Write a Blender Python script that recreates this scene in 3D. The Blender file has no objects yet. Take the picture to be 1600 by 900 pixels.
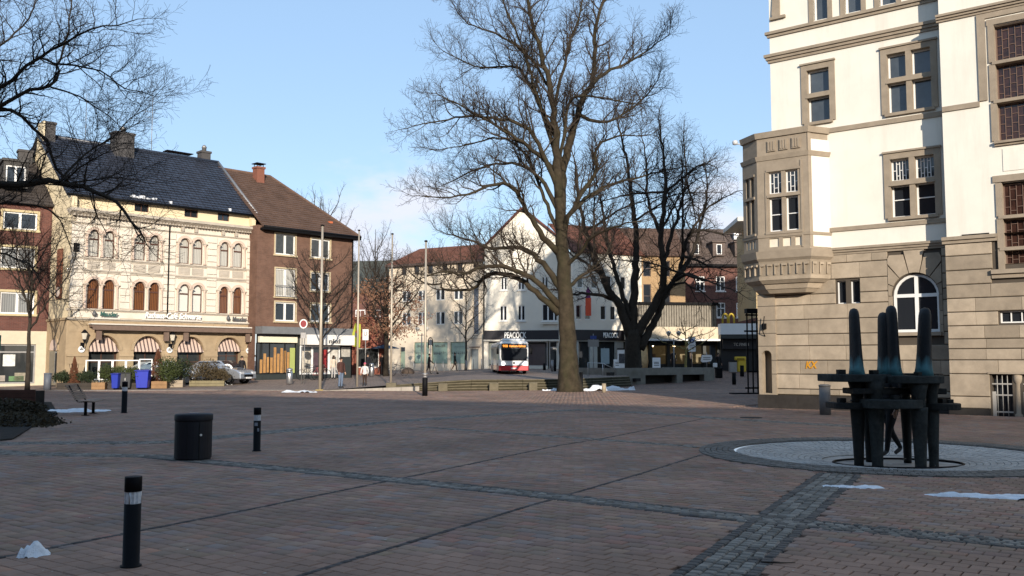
import bpy, math, random
import numpy as np
from mathutils import Vector, Matrix

R = math.radians
scene = bpy.context.scene
COL = scene.collection
random.seed(7)
rng = np.random.default_rng(7)

# ------------------------------------------------------------------ camera
cam_data = bpy.data.cameras.new("camera")
cam = bpy.data.objects.new("camera", cam_data)
COL.objects.link(cam)
cam.location = (0, 0, 1.65)
cam.rotation_euler = (R(90 + 4.456), 0, 0)
cam_data.sensor_width = 36.0
cam_data.lens = 36.0 * 1450 / 1600
cam_data.clip_start = 0.1
cam_data.clip_end = 4000
scene.camera = cam

# ------------------------------------------------------------------ sky, sun, exposure
SUN_EL, SUN_AZ = R(15.5), R(10)          # low winter sun, behind the camera and a little to its right
to_sun = Vector((math.sin(SUN_AZ) * math.cos(SUN_EL), -math.cos(SUN_AZ) * math.cos(SUN_EL), math.sin(SUN_EL)))
world = bpy.data.worlds.new("World")
scene.world = world
world.use_nodes = True
wn, wl = world.node_tree.nodes, world.node_tree.links
wn.clear()
w_out = wn.new("ShaderNodeOutputWorld")
w_bg = wn.new("ShaderNodeBackground")
w_bg.inputs["Strength"].default_value = 0.14
w_sky = wn.new("ShaderNodeTexSky")
w_sky.sky_type = 'NISHITA'
w_sky.sun_disc = False
w_sky.sun_elevation = SUN_EL
w_sky.sun_rotation = math.atan2(to_sun.x, to_sun.y)
w_sky.altitude = 50
w_sky.air_density = 1.0
w_sky.dust_density = 0.6
w_sky.ozone_density = 1.0
# soft clouds lying low over the horizon, by direction of view into the sky
w_tc = wn.new("ShaderNodeTexCoord")
w_map = wn.new("ShaderNodeMapping")
w_map.inputs["Scale"].default_value = (2.2, 2.2, 5.0)
w_map.inputs["Location"].default_value = (1.35, 0.4, 0.2)
w_noise = wn.new("ShaderNodeTexNoise")
w_noise.inputs["Scale"].default_value = 2.6
w_noise.inputs["Detail"].default_value = 7
w_noise.inputs["Roughness"].default_value = 0.55
w_sep = wn.new("ShaderNodeSeparateXYZ")
w_band = wn.new("ShaderNodeMapRange")
w_band.inputs["From Min"].default_value = 0.24
w_band.inputs["From Max"].default_value = 0.07
w_cov = wn.new("ShaderNodeMath"); w_cov.operation = 'MULTIPLY_ADD'
w_cov.inputs[1].default_value = 0.20
w_cov.inputs[2].default_value = -0.12
w_add = wn.new("ShaderNodeMath"); w_add.operation = 'ADD'
w_ramp = wn.new("ShaderNodeMapRange")
w_ramp.interpolation_type = 'SMOOTHSTEP'
w_ramp.inputs["From Min"].default_value = 0.60
w_ramp.inputs["From Max"].default_value = 0.82
w_mix = wn.new("ShaderNodeMix"); w_mix.data_type = 'RGBA'
w_mix.inputs[7].default_value = (5.2, 5.5, 6.3, 1)
w_veil = wn.new("ShaderNodeMix"); w_veil.data_type = 'RGBA'
w_veil.inputs[0].default_value = 0.50
w_veil.inputs[7].default_value = (2.95, 4.55, 7.0, 1)
wl.new(w_tc.outputs["Generated"], w_map.inputs["Vector"])
wl.new(w_map.outputs[0], w_noise.inputs["Vector"])
wl.new(w_tc.outputs["Generated"], w_sep.inputs[0])
wl.new(w_sep.outputs[2], w_band.inputs["Value"])
wl.new(w_band.outputs[0], w_cov.inputs[0])
wl.new(w_cov.outputs[0], w_add.inputs[0])
wl.new(w_noise.outputs["Fac"], w_add.inputs[1])
cur = w_add.outputs[0]
for d0, k0, amt in (((-.150, .980, .130), .9895, .30), ((.228, .960, .165), .992, .22)):
    vd = wn.new("ShaderNodeVectorMath"); vd.operation = 'DOT_PRODUCT'
    vd.inputs[1].default_value = Vector(d0).normalized()
    wl.new(w_tc.outputs["Generated"], vd.inputs[0])
    mk = wn.new("ShaderNodeMapRange"); mk.inputs["From Min"].default_value = k0; mk.inputs["From Max"].default_value = 1.0; mk.inputs["To Max"].default_value = amt
    wl.new(vd.outputs["Value"], mk.inputs["Value"])
    ma = wn.new("ShaderNodeMath"); ma.operation = 'ADD'
    wl.new(cur, ma.inputs[0]); wl.new(mk.outputs[0], ma.inputs[1]); cur = ma.outputs[0]
wl.new(cur, w_ramp.inputs["Value"])
wl.new(w_ramp.outputs[0], w_mix.inputs[0])
wl.new(w_sky.outputs[0], w_veil.inputs[6])
wl.new(w_veil.outputs[2], w_mix.inputs[6])
wl.new(w_mix.outputs[2], w_bg.inputs["Color"])
wl.new(w_bg.outputs[0], w_out.inputs["Surface"])

sun_data = bpy.data.lights.new("sun", 'SUN')
sun_data.energy = 5.0
sun_data.angle = R(0.5)
sun_data.color = (1.0, 0.90, 0.77)
sun = bpy.data.objects.new("sun", sun_data)
COL.objects.link(sun)
sun.rotation_euler = to_sun.to_track_quat('Z', 'Y').to_euler()

scene.view_settings.view_transform = 'Standard'
scene.view_settings.look = 'None'
scene.view_settings.exposure = 0.25
scene.view_settings.gamma = 1.0
scene.view_settings.use_curve_mapping = False

# ------------------------------------------------------------------ mesh helpers
class MB:
    """collects simple shapes and links them as ONE mesh object"""
    def __init__(self):
        self.v, self.f, self.m, self.s = [], [], [], []
        self.T = None
    def add(self, verts, faces, mi=0, smooth=False):
        o = len(self.v)
        if self.T is not None:
            verts = [tuple(self.T @ Vector(p)) for p in verts]
        self.v.extend(verts)
        for f in faces:
            self.f.append(tuple(i + o for i in f)); self.m.append(mi); self.s.append(smooth)
        return self
    def box(self, x0, x1, y0, y1, z0, z1, mi=0):
        v = [(x0,y0,z0),(x1,y0,z0),(x1,y1,z0),(x0,y1,z0),(x0,y0,z1),(x1,y0,z1),(x1,y1,z1),(x0,y1,z1)]
        return self.add(v, [(3,2,1,0),(4,5,6,7),(0,1,5,4),(1,2,6,5),(2,3,7,6),(3,0,4,7)], mi)
    def quad(self, a, b, c, d, mi=0):
        return self.add([a,b,c,d], [(0,1,2,3)], mi)
    def prism(self, poly, a0, a1, axis='y', mi=0, smooth=False):
        """poly: 2D outline (xz for axis y, xy for axis z, yz for axis x)"""
        n = len(poly)
        def P(p, a):
            return (p[0], a, p[1]) if axis == 'y' else ((p[0], p[1], a) if axis == 'z' else (a, p[0], p[1]))
        v = [P(p, a0) for p in poly] + [P(p, a1) for p in poly]
        self.add(v, [tuple(range(n)), tuple(range(2*n-1, n-1, -1))], mi)
        o = len(self.v) - 2*n
        for i in range(n):
            j = (i+1) % n
            self.f.append((o+i, o+n+i, o+n+j, o+j)); self.m.append(mi); self.s.append(smooth)
        return self
    def tube(self, pts, radii, n=6, mi=0, smooth=True, cap=True):
        pts = [Vector(p) for p in pts]
        if not isinstance(radii, (list, tuple)): radii = [radii]*len(pts)
        t = (pts[1]-pts[0]).normalized()
        up = Vector((0,0,1)) if abs(t.z) < .9 else Vector((1,0,0))
        a = t.cross(up).normalized()
        vs = []
        for i, p in enumerate(pts):
            if i == 0: t = pts[1]-pts[0]
            elif i == len(pts)-1: t = pts[i]-pts[i-1]
            else: t = pts[i+1]-pts[i-1]
            if t.length < 1e-9: t = Vector((0,0,1))
            t = t.normalized()
            a = (a - t*a.dot(t))
            if a.length < 1e-6: a = t.orthogonal()
            a.normalize(); b = t.cross(a)
            for k in range(n):
                an = 2*math.pi*k/n
                vs.append(tuple(p + (a*math.cos(an) + b*math.sin(an))*radii[i]))
        fs = []
        for i in range(len(pts)-1):
            for k in range(n):
                k2 = (k+1) % n
                fs.append((i*n+k, i*n+k2, (i+1)*n+k2, (i+1)*n+k))
        self.add(vs, fs, mi, smooth)
        if cap:
            o = len(self.v) - len(vs)
            self.f.append(tuple(o+k for k in range(n-1, -1, -1))); self.m.append(mi); self.s.append(False)
            q = o + (len(pts)-1)*n
            self.f.append(tuple(q+k for k in range(n))); self.m.append(mi); self.s.append(False)
        return self
    def lathe(self, prof, n=16, c=(0,0,0), mi=0, smooth=True, cap=True, sx=1, sy=1):
        vs = []
        for r, z in prof:
            for k in range(n):
                an = 2*math.pi*k/n
                vs.append((c[0]+r*sx*math.cos(an), c[1]+r*sy*math.sin(an), c[2]+z))
        fs = []
        for i in range(len(prof)-1):
            for k in range(n):
                k2 = (k+1) % n
                fs.append((i*n+k, i*n+k2, (i+1)*n+k2, (i+1)*n+k))
        self.add(vs, fs, mi, smooth)
        if cap:
            o = len(self.v)-len(vs)
            self.f.append(tuple(o+k for k in range(n-1,-1,-1))); self.m.append(mi); self.s.append(False)
            q = o+(len(prof)-1)*n
            self.f.append(tuple(q+k for k in range(n))); self.m.append(mi); self.s.append(False)
        return self
    def mesh(self, name, mats):
        me = bpy.data.meshes.new(name)
        me.from_pydata(self.v, [], self.f)
        if not isinstance(mats, (list, tuple)): mats = [mats]
        for m in mats: me.materials.append(m)
        if len(self.f):
            me.polygons.foreach_set('material_index', self.m)
            me.polygons.foreach_set('use_smooth', self.s)
        me.update()
        return me
    def build(self, name, mats, parent=None, loc=(0,0,0), rz=0, kind=None, bevel=0, label=None):
        return link(name, self.mesh(name, mats), parent, loc, rz, kind, bevel, label)

def link(name, me, parent=None, loc=(0,0,0), rz=0, kind=None, bevel=0, label=None):
    o = bpy.data.objects.new(name, me)
    COL.objects.link(o)
    o.location = loc
    o.rotation_euler = (0, 0, rz)
    if parent is not None: o.parent = parent
    if kind: o["kind"] = kind
    if label: o["label"] = label
    if bevel:
        b = o.modifiers.new("bevel", 'BEVEL')
        b.width = bevel; b.segments = 1; b.limit_method = 'ANGLE'
    return o

def thing(name, label, cat, loc=(0,0,0), rz=0, group=None):
    o = bpy.data.objects.new(name, None)
    COL.objects.link(o)
    o.location = loc; o.rotation_euler = (0, 0, rz)
    return tag(o, label, cat, group)

def tag(o, label, cat, group=None):
    o["label"] = label; o["category"] = cat
    if group: o["group"] = group
    return o

def dup(src, loc=None, rz=None, label=None, parent=None):
    c = src.copy(); COL.objects.link(c)
    if parent is not None: c.parent = parent
    if loc is not None: c.location = loc
    if rz is not None: c.rotation_euler = (0, 0, rz)
    if label: c["label"] = label
    for ch in list(src.children):
        dup(ch, parent=c)
    return c

def text_mesh(body, size, sx=1.0, depth=0.02, shear=0.0, bold=0.0):
    """letters as a mesh lying in the xz plane, starting at x=0, facing -y"""
    cu = bpy.data.curves.new("letters", 'FONT')
    cu.body = body; cu.size = size; cu.extrude = depth; cu.shear = shear; cu.offset = bold
    cu.resolution_u = 3
    ob = bpy.data.objects.new("letters", cu)
    COL.objects.link(ob)
    dg = bpy.context.evaluated_depsgraph_get()
    me = bpy.data.meshes.new_from_object(ob.evaluated_get(dg))
    bpy.data.objects.remove(ob); bpy.data.curves.remove(cu)
    me.transform(Matrix.Rotation(R(90), 4, 'X') @ Matrix.Diagonal((sx, 1, 1, 1)))
    return me

def lettering(body, size, mat, parent, loc, width=None, rz=0, depth=0.02, shear=0, bold=0.0):
    me = text_mesh(body, size, 1, depth, shear, bold)
    xs = [v.co.x for v in me.vertices]
    if width and xs:
        k = width/(max(xs)-min(xs))
        me.transform(Matrix.Diagonal((k, 1, 1, 1)))
    me.materials.clear(); me.materials.append(mat)
    return link("lettering", me, parent, loc, rz)

# ------------------------------------------------------------------ materials
def pm(name, col, rough=.7, var=.18, scale=3.0, bump=0.0, bscale=30.0, metal=0.0, spec=.5, coat=0.0,
       objvar=0.0, stain=0.0, stain_col=(.05,.04,.03), emit=None, attr=None, stain_scale=(.9,.9,.9), stain_from=.52):
    m = bpy.data.materials.new(name); m.use_nodes = True
    n, l = m.node_tree.nodes, m.node_tree.links
    b = n["Principled BSDF"]
    b.inputs["Roughness"].default_value = rough
    b.inputs["Metallic"].default_value = metal
    b.inputs["Specular IOR Level"].default_value = spec*(.35 if rough >= .7 else 1)   # rough stone, wood and paving hardly shine
    b.inputs["Coat Weight"].default_value = coat
    geo = n.new("ShaderNodeNewGeometry")
    cur = None
    if var > 0:
        no = n.new("ShaderNodeTexNoise"); no.inputs["Scale"].default_value = scale
        no.inputs["Detail"].default_value = 6; no.inputs["Roughness"].default_value = .65
        l.new(geo.outputs["Position"], no.inputs["Vector"])
        mr = n.new("ShaderNodeMapRange")
        mr.inputs["From Min"].default_value = .28; mr.inputs["From Max"].default_value = .72
        mr.inputs["To Min"].default_value = 1-var; mr.inputs["To Max"].default_value = 1+var
        l.new(no.outputs["Fac"], mr.inputs["Value"]); cur = mr.outputs[0]
    if objvar > 0:
        oi = n.new("ShaderNodeObjectInfo")
        mr2 = n.new("ShaderNodeMapRange")
        mr2.inputs["To Min"].default_value = 1-objvar; mr2.inputs["To Max"].default_value = 1+objvar
        l.new(oi.outputs["Random"], mr2.inputs["Value"])
        if cur is None: cur = mr2.outputs[0]
        else:
            mu = n.new("ShaderNodeMath"); mu.operation = 'MULTIPLY'
            l.new(cur, mu.inputs[0]); l.new(mr2.outputs[0], mu.inputs[1]); cur = mu.outputs[0]
    base = n.new("ShaderNodeRGB"); base.outputs[0].default_value = (*col, 1)
    src = base.outputs[0]
    if attr:
        at = n.new("ShaderNodeAttribute"); at.attribute_name = attr
        src = at.outputs["Color"]
    if cur is not None:
        vm = n.new("ShaderNodeVectorMath"); vm.operation = 'SCALE'
        l.new(src, vm.inputs[0]); l.new(cur, vm.inputs["Scale"]); src = vm.outputs[0]
    if stain > 0:
        ns = n.new("ShaderNodeTexNoise"); ns.inputs["Scale"].default_value = 1.0
        smp = n.new("ShaderNodeMapping"); smp.inputs["Scale"].default_value = stain_scale
        l.new(geo.outputs["Position"], smp.inputs["Vector"])
        ns.inputs["Detail"].default_value = 8; ns.inputs["Roughness"].default_value = .7
        l.new(smp.outputs[0], ns.inputs["Vector"])
        ms = n.new("ShaderNodeMapRange"); ms.inputs["From Min"].default_value = stain_from; ms.inputs["From Max"].default_value = stain_from+.23
        ms.inputs["To Max"].default_value = stain
        l.new(ns.outputs["Fac"], ms.inputs["Value"])
        mx = n.new("ShaderNodeMix"); mx.data_type = 'RGBA'
        l.new(ms.outputs[0], mx.inputs[0]); l.new(src, mx.inputs[6]); mx.inputs[7].default_value = (*stain_col, 1)
        src = mx.outputs[2]
    l.new(src, b.inputs["Base Color"])
    if bump > 0:
        nb = n.new("ShaderNodeTexNoise"); nb.inputs["Scale"].default_value = bscale; nb.inputs["Detail"].default_value = 5
        l.new(geo.outputs["Position"], nb.inputs["Vector"])
        bu = n.new("ShaderNodeBump"); bu.inputs["Strength"].default_value = bump; bu.inputs["Distance"].default_value = .02
        l.new(nb.outputs["Fac"], bu.inputs["Height"]); l.new(bu.outputs[0], b.inputs["Normal"])
    if emit:
        b.inputs["Emission Color"].default_value = (*emit[0], 1); b.inputs["Emission Strength"].default_value = emit[1]
    return m

def brickmat(name, c1, c2, mortar, bw=.24, bh=.075, gap=.011, rough=.85, bump=.5, axes='facade', var=.25, rot=0):
    """bricks by local position: x+y along the wall, z up ('facade'), or x, y on the ground ('ground')"""
    m = bpy.data.materials.new(name); m.use_nodes = True
    n, l = m.node_tree.nodes, m.node_tree.links
    b = n["Principled BSDF"]; b.inputs["Roughness"].default_value = rough; b.inputs["Specular IOR Level"].default_value = .18
    tc = n.new("ShaderNodeTexCoord"); sep = n.new("ShaderNodeSeparateXYZ"); com = n.new("ShaderNodeCombineXYZ")
    l.new(tc.outputs["Object"], sep.inputs[0])
    if axes == 'facade':
        ad = n.new("ShaderNodeMath"); ad.operation = 'ADD'
        l.new(sep.outputs[0], ad.inputs[0]); l.new(sep.outputs[1], ad.inputs[1])
        l.new(ad.outputs[0], com.inputs[0]); l.new(sep.outputs[2], com.inputs[1])
        vec = com.outputs[0]
    else:
        mp = n.new("ShaderNodeMapping"); mp.inputs["Rotation"].default_value = (0, 0, -rot)
        l.new(tc.outputs["Object"], mp.inputs["Vector"]); vec = mp.outputs[0]
    br = n.new("ShaderNodeTexBrick")
    br.inputs["Scale"].default_value = 1; br.inputs["Brick Width"].default_value = bw; br.inputs["Row Height"].default_value = bh
    br.inputs["Mortar Size"].default_value = gap; br.inputs["Mortar Smooth"].default_value = .2; br.inputs["Bias"].default_value = 0
    br.inputs["Color1"].default_value = (*c1, 1); br.inputs["Color2"].default_value = (*c2, 1); br.inputs["Mortar"].default_value = (*mortar, 1)
    l.new(vec, br.inputs["Vector"])
    no = n.new("ShaderNodeTexNoise"); no.inputs["Scale"].default_value = 1.3; no.inputs["Detail"].default_value = 8; no.inputs["Roughness"].default_value = .7
    l.new(tc.outputs["Object"], no.inputs["Vector"])
    mr = n.new("ShaderNodeMapRange"); mr.inputs["From Min"].default_value = .3; mr.inputs["From Max"].default_value = .7
    mr.inputs["To Min"].default_value = 1-var; mr.inputs["To Max"].default_value = 1+var
    l.new(no.outputs["Fac"], mr.inputs["Value"])
    vm = n.new("ShaderNodeVectorMath"); vm.operation = 'SCALE'
    l.new(br.outputs["Color"], vm.inputs[0]); l.new(mr.outputs[0], vm.inputs["Scale"])
    l.new(vm.outputs[0], b.inputs["Base Color"])
    bu = n.new("ShaderNodeBump"); bu.inputs["Strength"].default_value = bump; bu.inputs["Distance"].default_value = .01; bu.invert = True
    l.new(br.outputs["Fac"], bu.inputs["Height"]); l.new(bu.outputs[0], b.inputs["Normal"])
    return m

def curtainmat(name, col, gap_col, folds=26.0):
    """a window pane with a gathered curtain hanging just behind it"""
    m = pm(name, col, .25, 0, spec=.6, coat=.6)
    n, l = m.node_tree.nodes, m.node_tree.links
    b = n["Principled BSDF"]
    tc = n.new("ShaderNodeTexCoord"); sep = n.new("ShaderNodeSeparateXYZ"); l.new(tc.outputs["Object"], sep.inputs[0])
    wv = n.new("ShaderNodeMath"); wv.operation = 'MULTIPLY'; wv.inputs[1].default_value = folds*2; l.new(sep.outputs[0], wv.inputs[0])
    sn = n.new("ShaderNodeMath"); sn.operation = 'SINE'; l.new(wv.outputs[0], sn.inputs[0])
    mr = n.new("ShaderNodeMapRange"); mr.inputs["From Min"].default_value = -1
    l.new(sn.outputs[0], mr.inputs["Value"])
    mx = n.new("ShaderNodeMix"); mx.data_type = 'RGBA'
    l.new(mr.outputs[0], mx.inputs[0]); mx.inputs[6].default_value = (*col, 1); mx.inputs[7].default_value = (*gap_col, 1)
    l.new(mx.outputs[2], b.inputs["Base Color"])
    b.inputs["Coat Roughness"].default_value = .03
    return m

PLASTER_W = pm("white_plaster", (.82,.79,.71), .85, .04, 1.5, .08, 60)
STONE = pm("grey_sandstone", (.335,.272,.20), .85, .2, 2.2, .45, 40, objvar=.2, stain=.35, stain_col=(.17,.14,.105))
STONE_TRIM = pm("trim_sandstone", (.30,.245,.183), .85, .14, 3, .3, 45, stain=.3, stain_col=(.16,.13,.10))
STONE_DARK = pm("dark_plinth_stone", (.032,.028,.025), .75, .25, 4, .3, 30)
JOINT = pm("dark_joint", (.085,.07,.055), .9, .1)
GLASS = pm("dark_window_glass", (.018,.021,.026), .05, 0, spec=.6, coat=.3)
GLASS_GREY = pm("grey_window_glass", (.06,.07,.08), .06, .3, 1.2, spec=.6, coat=.3)
GLASS_SHOP = pm("shop_window_glass", (.030,.033,.034), .04, .35, .8, spec=.6, coat=.3)
WHITE_PAINT = pm("white_window_paint", (.78,.77,.74), .45, .05)
CREAM_PAINT = pm("cream_window_paint", (.62,.55,.38), .5, .06)
BROWN_PAINT = pm("brown_window_paint", (.085,.035,.022), .5, .1)
LEAD = pm("lead_came", (.16,.10,.075), .6, .1)
GLASS_LEADED = pm("brown_leaded_glass", (.040,.019,.014), .12, .5, 5, spec=.5)
METAL_DARK = pm("dark_painted_metal", (.005,.005,.006), .6, .2, 8, .1, 60, spec=.12)
METAL_GREY = pm("galvanised_metal", (.30,.29,.28), .5, .15, 8, metal=.6)
STEEL = pm("brushed_steel", (.5,.5,.5), .35, .1, 8, metal=.9)
BLACK = pm("black_rubber", (.012,.012,.012), .7, .1)
# ------------------------------------------------------------------ facade helpers (local: x along, y into the house, z up)
def arch_pts(x0, x1, zs, rise=None, n=12):
    """points of an arch from (x1, zs) over to (x0, zs)"""
    cx, r = (x0+x1)/2, (x1-x0)/2
    rise = r if rise is None else rise
    return [(cx + r*math.cos(math.pi*k/n), zs + rise*math.sin(math.pi*k/n)) for k in range(n+1)]

def punched(mb, x0, x1, z0, z1, holes, depth=.2, y=0.0, mi=0, mr=None):
    """front face with openings and their reveals; a hole is (xa, xb, za, zb) or (xa, xb, za, zb, rise)"""
    mr = mi if mr is None else mr
    xs = sorted({x0, x1, *[h[0] for h in holes], *[h[1] for h in holes]})
    zs = sorted({z0, z1, *[h[2] for h in holes], *[h[3] for h in holes]})
    xs = [x for x in xs if x0-1e-6 <= x <= x1+1e-6]; zs = [z for z in zs if z0-1e-6 <= z <= z1+1e-6]
    for i in range(len(xs)-1):
        for j in range(len(zs)-1):
            cx, cz = (xs[i]+xs[i+1])/2, (zs[j]+zs[j+1])/2
            if any(h[0] < cx < h[1] and h[2] < cz < h[3] for h in holes): continue
            mb.quad((xs[i],y,zs[j]),(xs[i+1],y,zs[j]),(xs[i+1],y,zs[j+1]),(xs[i],y,zs[j+1]), mi)
    for h in holes:
        xa, xb, za, zb = h[:4]
        y2 = y+depth
        if len(h) > 4:
            zsp = zb-h[4]
            ap = arch_pts(xa, xb, zsp, h[4])
            mid = len(ap)//2
            for k in range(len(ap)-1):
                p, q = ap[k], ap[k+1]
                c = (xb, zb) if k < mid else (xa, zb)
                mb.add([(p[0],y,p[1]),(c[0],y,c[1]),(q[0],y,q[1])], [(0,1,2)], mi)
                mb.quad((p[0],y,p[1]),(q[0],y,q[1]),(q[0],y2,q[1]),(p[0],y2,p[1]), mr)
            zt = zsp
        else:
            zt = zb
            mb.quad((xa,y,zb),(xb,y,zb),(xb,y2,zb),(xa,y2,zb), mr)
        mb.quad((xa,y,za),(xa,y,zt),(xa,y2,zt),(xa,y2,za), mr)
        mb.quad((xb,y,za),(xb,y2,za),(xb,y2,zt),(xb,y,zt), mr)
        mb.quad((xa,y,za),(xa,y2,za),(xb,y2,za),(xb,y,za), mr)
    return mb

def outline(w, h, rise=0, inset=0, n=12):
    if rise <= 0:
        return [(inset,inset),(w-inset,inset),(w-inset,h-inset),(inset,h-inset)]
    pts = [(inset,inset),(w-inset,inset)]
    pts += arch_pts(inset, w-inset, h-rise, max(rise-inset, .01), n)
    return pts

WIN_CACHE = {}
def window(parent, x, z, w, h, y=.12, frame=None, pane=None, rise=0, fw=.06, vs=(), hs=(), bar=.045, d=.07, extra=None, key=None, rz=0):
    """frame mesh (thing's part) with one pane sub-part; vs/hs give mullion and transom positions as fractions;
    extra: list of boxes (x0,x1,z0,z1) of slim glazing bars"""
    frame = frame or WHITE_PAINT; pane = pane or GLASS
    k = (round(w,2), round(h,2), frame.name, pane.name, round(rise,2), fw, tuple(vs), tuple(hs), bar, key)
    if k not in WIN_CACHE:
        mb = MB()
        o, i = outline(w, h, rise, 0), outline(w, h, rise, fw)
        n = len(o)
        for a in range(n):
            b = (a+1) % n
            mb.quad((o[a][0],0,o[a][1]),(o[b][0],0,o[b][1]),(i[b][0],0,i[b][1]),(i[a][0],0,i[a][1]))
            mb.quad((i[a][0],0,i[a][1]),(i[b][0],0,i[b][1]),(i[b][0],d,i[b][1]),(i[a][0],d,i[a][1]))
            mb.quad((o[b][0],0,o[b][1]),(o[a][0],0,o[a][1]),(o[a][0],d,o[a][1]),(o[b][0],d,o[b][1]))
        for f in vs: mb.box(w*f-bar/2, w*f+bar/2, -.004, d, fw, (h-fw if rise <= 0 else h-fw-max(0, rise*(1-math.sqrt(max(0,1-(2*f-1)**2))))))
        for f in hs: mb.box(fw, w-fw, -.002, d-.002, h*f-bar/2, h*f+bar/2)
        for e in (extra or ()): mb.box(e[0], e[1], .012, d-.004, e[2], e[3])
        pb = MB(); po = outline(w, h, rise, fw*.6)
        pb.prism(po, d*.6, d*.6+.02, 'y')
        WIN_CACHE[k] = (mb.mesh("window", frame), pb.mesh("pane", pane))
    f = link("window", WIN_CACHE[k][0], parent, (x, y, z), rz)
    link("pane", WIN_CACHE[k][1], f)
    return f

def tiled_roof(parent, a, b, c, d, tw, th, mat, thick=.06, lift=.035, name="roof", under=None):
    """slope a (eave left) b (eave right) c (ridge right) d (ridge left): a deck (part) and its tiles (one part, too small to pick apart singly)"""
    a, b, c, d = map(Vector, (a, b, c, d))
    nrm = (b-a).cross(d-a).normalized()
    mb = MB(); off = nrm*(-.08)
    mb.add([tuple(p) for p in (a,b,c,d)]+[tuple(p+off) for p in (a,b,c,d)], [(0,1,2,3),(7,6,5,4),(0,4,5,1),(1,5,6,2),(2,6,7,3),(3,7,4,0)])
    deck = mb.build(name, under or mat, parent)
    rows = max(1, int(((d-a).length+(c-b).length)/2/th))
    tb = MB()
    for r in range(rows):
        l0, r0 = a.lerp(d, r/rows), b.lerp(c, r/rows)
        l1, r1 = a.lerp(d, min(1,(r+1.12)/rows)), b.lerp(c, min(1,(r+1.12)/rows))
        cols = max(1, int((r0-l0).length/tw))
        for q in range(cols):
            f0, f1 = q/cols, (q+.93)/cols
            hh = lift*random.uniform(.75, 1.25)
            p = [l0.lerp(r0,f0)+nrm*hh, l0.lerp(r0,f1)+nrm*hh*.8, l1.lerp(r1,f1)+nrm*.008, l1.lerp(r1,f0)+nrm*.008, l0.lerp(r0,f0)+nrm*.002, l0.lerp(r0,f1)+nrm*.002]
            tb.add([tuple(x) for x in p], [(0,1,2,3),(4,5,1,0),(0,3,4),(1,5,2)])
    return deck, tb.build("roof_tiles", mat, deck, kind="stuff")

def chimney(parent, x, y, z0, z1, wx, wy, mat, cap=None, pots=0, lid=False):
    mb = MB(); mb.box(x-wx/2,x+wx/2,y-wy/2,y+wy/2,z0,z1); mb.box(x-wx/2-.06,x+wx/2+.06,y-wy/2-.06,y+wy/2+.06,z1-.16,z1-.02)
    ch = mb.build("chimney", mat, parent)
    for k in range(pots):
        p = MB(); p.lathe([(.16,0),(.16,.28),(.2,.3),(.12,.46),(.02,.52)], 10)
        p.build("chimney_pot", METAL_GREY, ch, (x-wx/4+wx/2*k/max(1,pots-1) if pots > 1 else x, y, z1-.03))
    if lid:
        p = MB()
        for sx in (-1,1):
            for sy in (-1,1): p.box(x+sx*wx*.38-.02,x+sx*wx*.38+.02,y+sy*wy*.38-.02,y+sy*wy*.38+.02,z1-.03,z1+.2)
        p.box(x-wx*.62,x+wx*.62,y-wy*.62,y+wy*.62,z1+.2,z1+.25)
        p.build("chimney_lid", METAL_DARK, ch)
    return ch

def band(parent, x0, x1, z0, z1, proj, mat, y=0.0, name="string_course", steps=1, x_ret=0):
    mb = MB()
    for k in range(steps):
        a, b = k/steps, (k+1)/steps
        mb.box(x0-(proj*b if x_ret else 0), x1, y-proj*b, y+.05+.004*k, z0+(z1-z0)*a, z0+(z1-z0)*b)
    return mb.build(name, mat, parent)

# ------------------------------------------------------------------ terrain
def clamp(v, a=0.0, b=1.0): return max(a, min(b, v))
def edge_y(x):
    """front line of the steps up to the upper terrace"""
    pts = [(-60, 46), (-30, 49.5), (-16, 52), (-9, 51), (-4, 50.4), (2.5, 52.2), (7.8, 60.2), (9, 62)]
    for (xa, ya), (xb, yb) in zip(pts, pts[1:]):
        if xa <= x <= xb: return ya + (yb-ya)*(x-xa)/(xb-xa)
    return 62.0
def zt(x, y):
    s = clamp((x+10.6)/8)
    return max(.57*s, .3*clamp((y-53)/9)) + .0085*max(0, y-57)
def zlow(x, y):
    if x > 7.8: return .82*clamp((y-66)/13) + .004*max(0, y-79)
    return 0.0
def gz(x, y):
    if x < 7.85 and y > edge_y(x)+.9: return zt(x, y)
    return zlow(x, y)
# ------------------------------------------------------------------ ground
PAVE_ROT = R(-36)
E1 = np.array([math.cos(PAVE_ROT), math.sin(PAVE_ROT)]); E2 = np.array([-E1[1], E1[0]])
DIRT = dict(stain=.55, stain_col=(.135,.098,.072), stain_scale=(.38,.38,.38), stain_from=.47)
PAVER = pm("clay_paver", (.285,.178,.127), .8, .25, .45, .3, 90, objvar=.10, **DIRT)
PAVER_A = pm("clay_paver_field", (.285,.178,.127), .8, .25, .45, .3, 90, attr="tone", **DIRT)
SAND = brickmat("plaza_bedding", (.285,.178,.127), (.175,.12,.098), (.07,.053,.044), .2, .16, .012, .9, .5, 'ground', .25, PAVE_ROT)
TERR = brickmat("terrace_paving", (.27,.205,.165), (.22,.17,.14), (.12,.095,.078), .3, .15, .01, .85, .4, 'ground', .2, PAVE_ROT)
COBBLE = pm("grey_cobble", (.18,.163,.138), .75, .3, 3.5, .3, 60, objvar=.3)
COBBLE_A = pm("grey_cobble_field", (.18,.163,.138), .75, .3, 3.5, .3, 60, attr="tone")
COBBLE_D = pm("dark_cobble", (.095,.085,.076), .75, .25, 5, .3, 60)
SOIL = pm("dark_soil", (.022,.018,.014), .95, .4, 5, .8, 25)
CONCRETE = pm("weathered_concrete", (.20,.185,.155), .9, .22, 1.6, .4, 35, stain=.5, stain_col=(.09,.085,.06))
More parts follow.
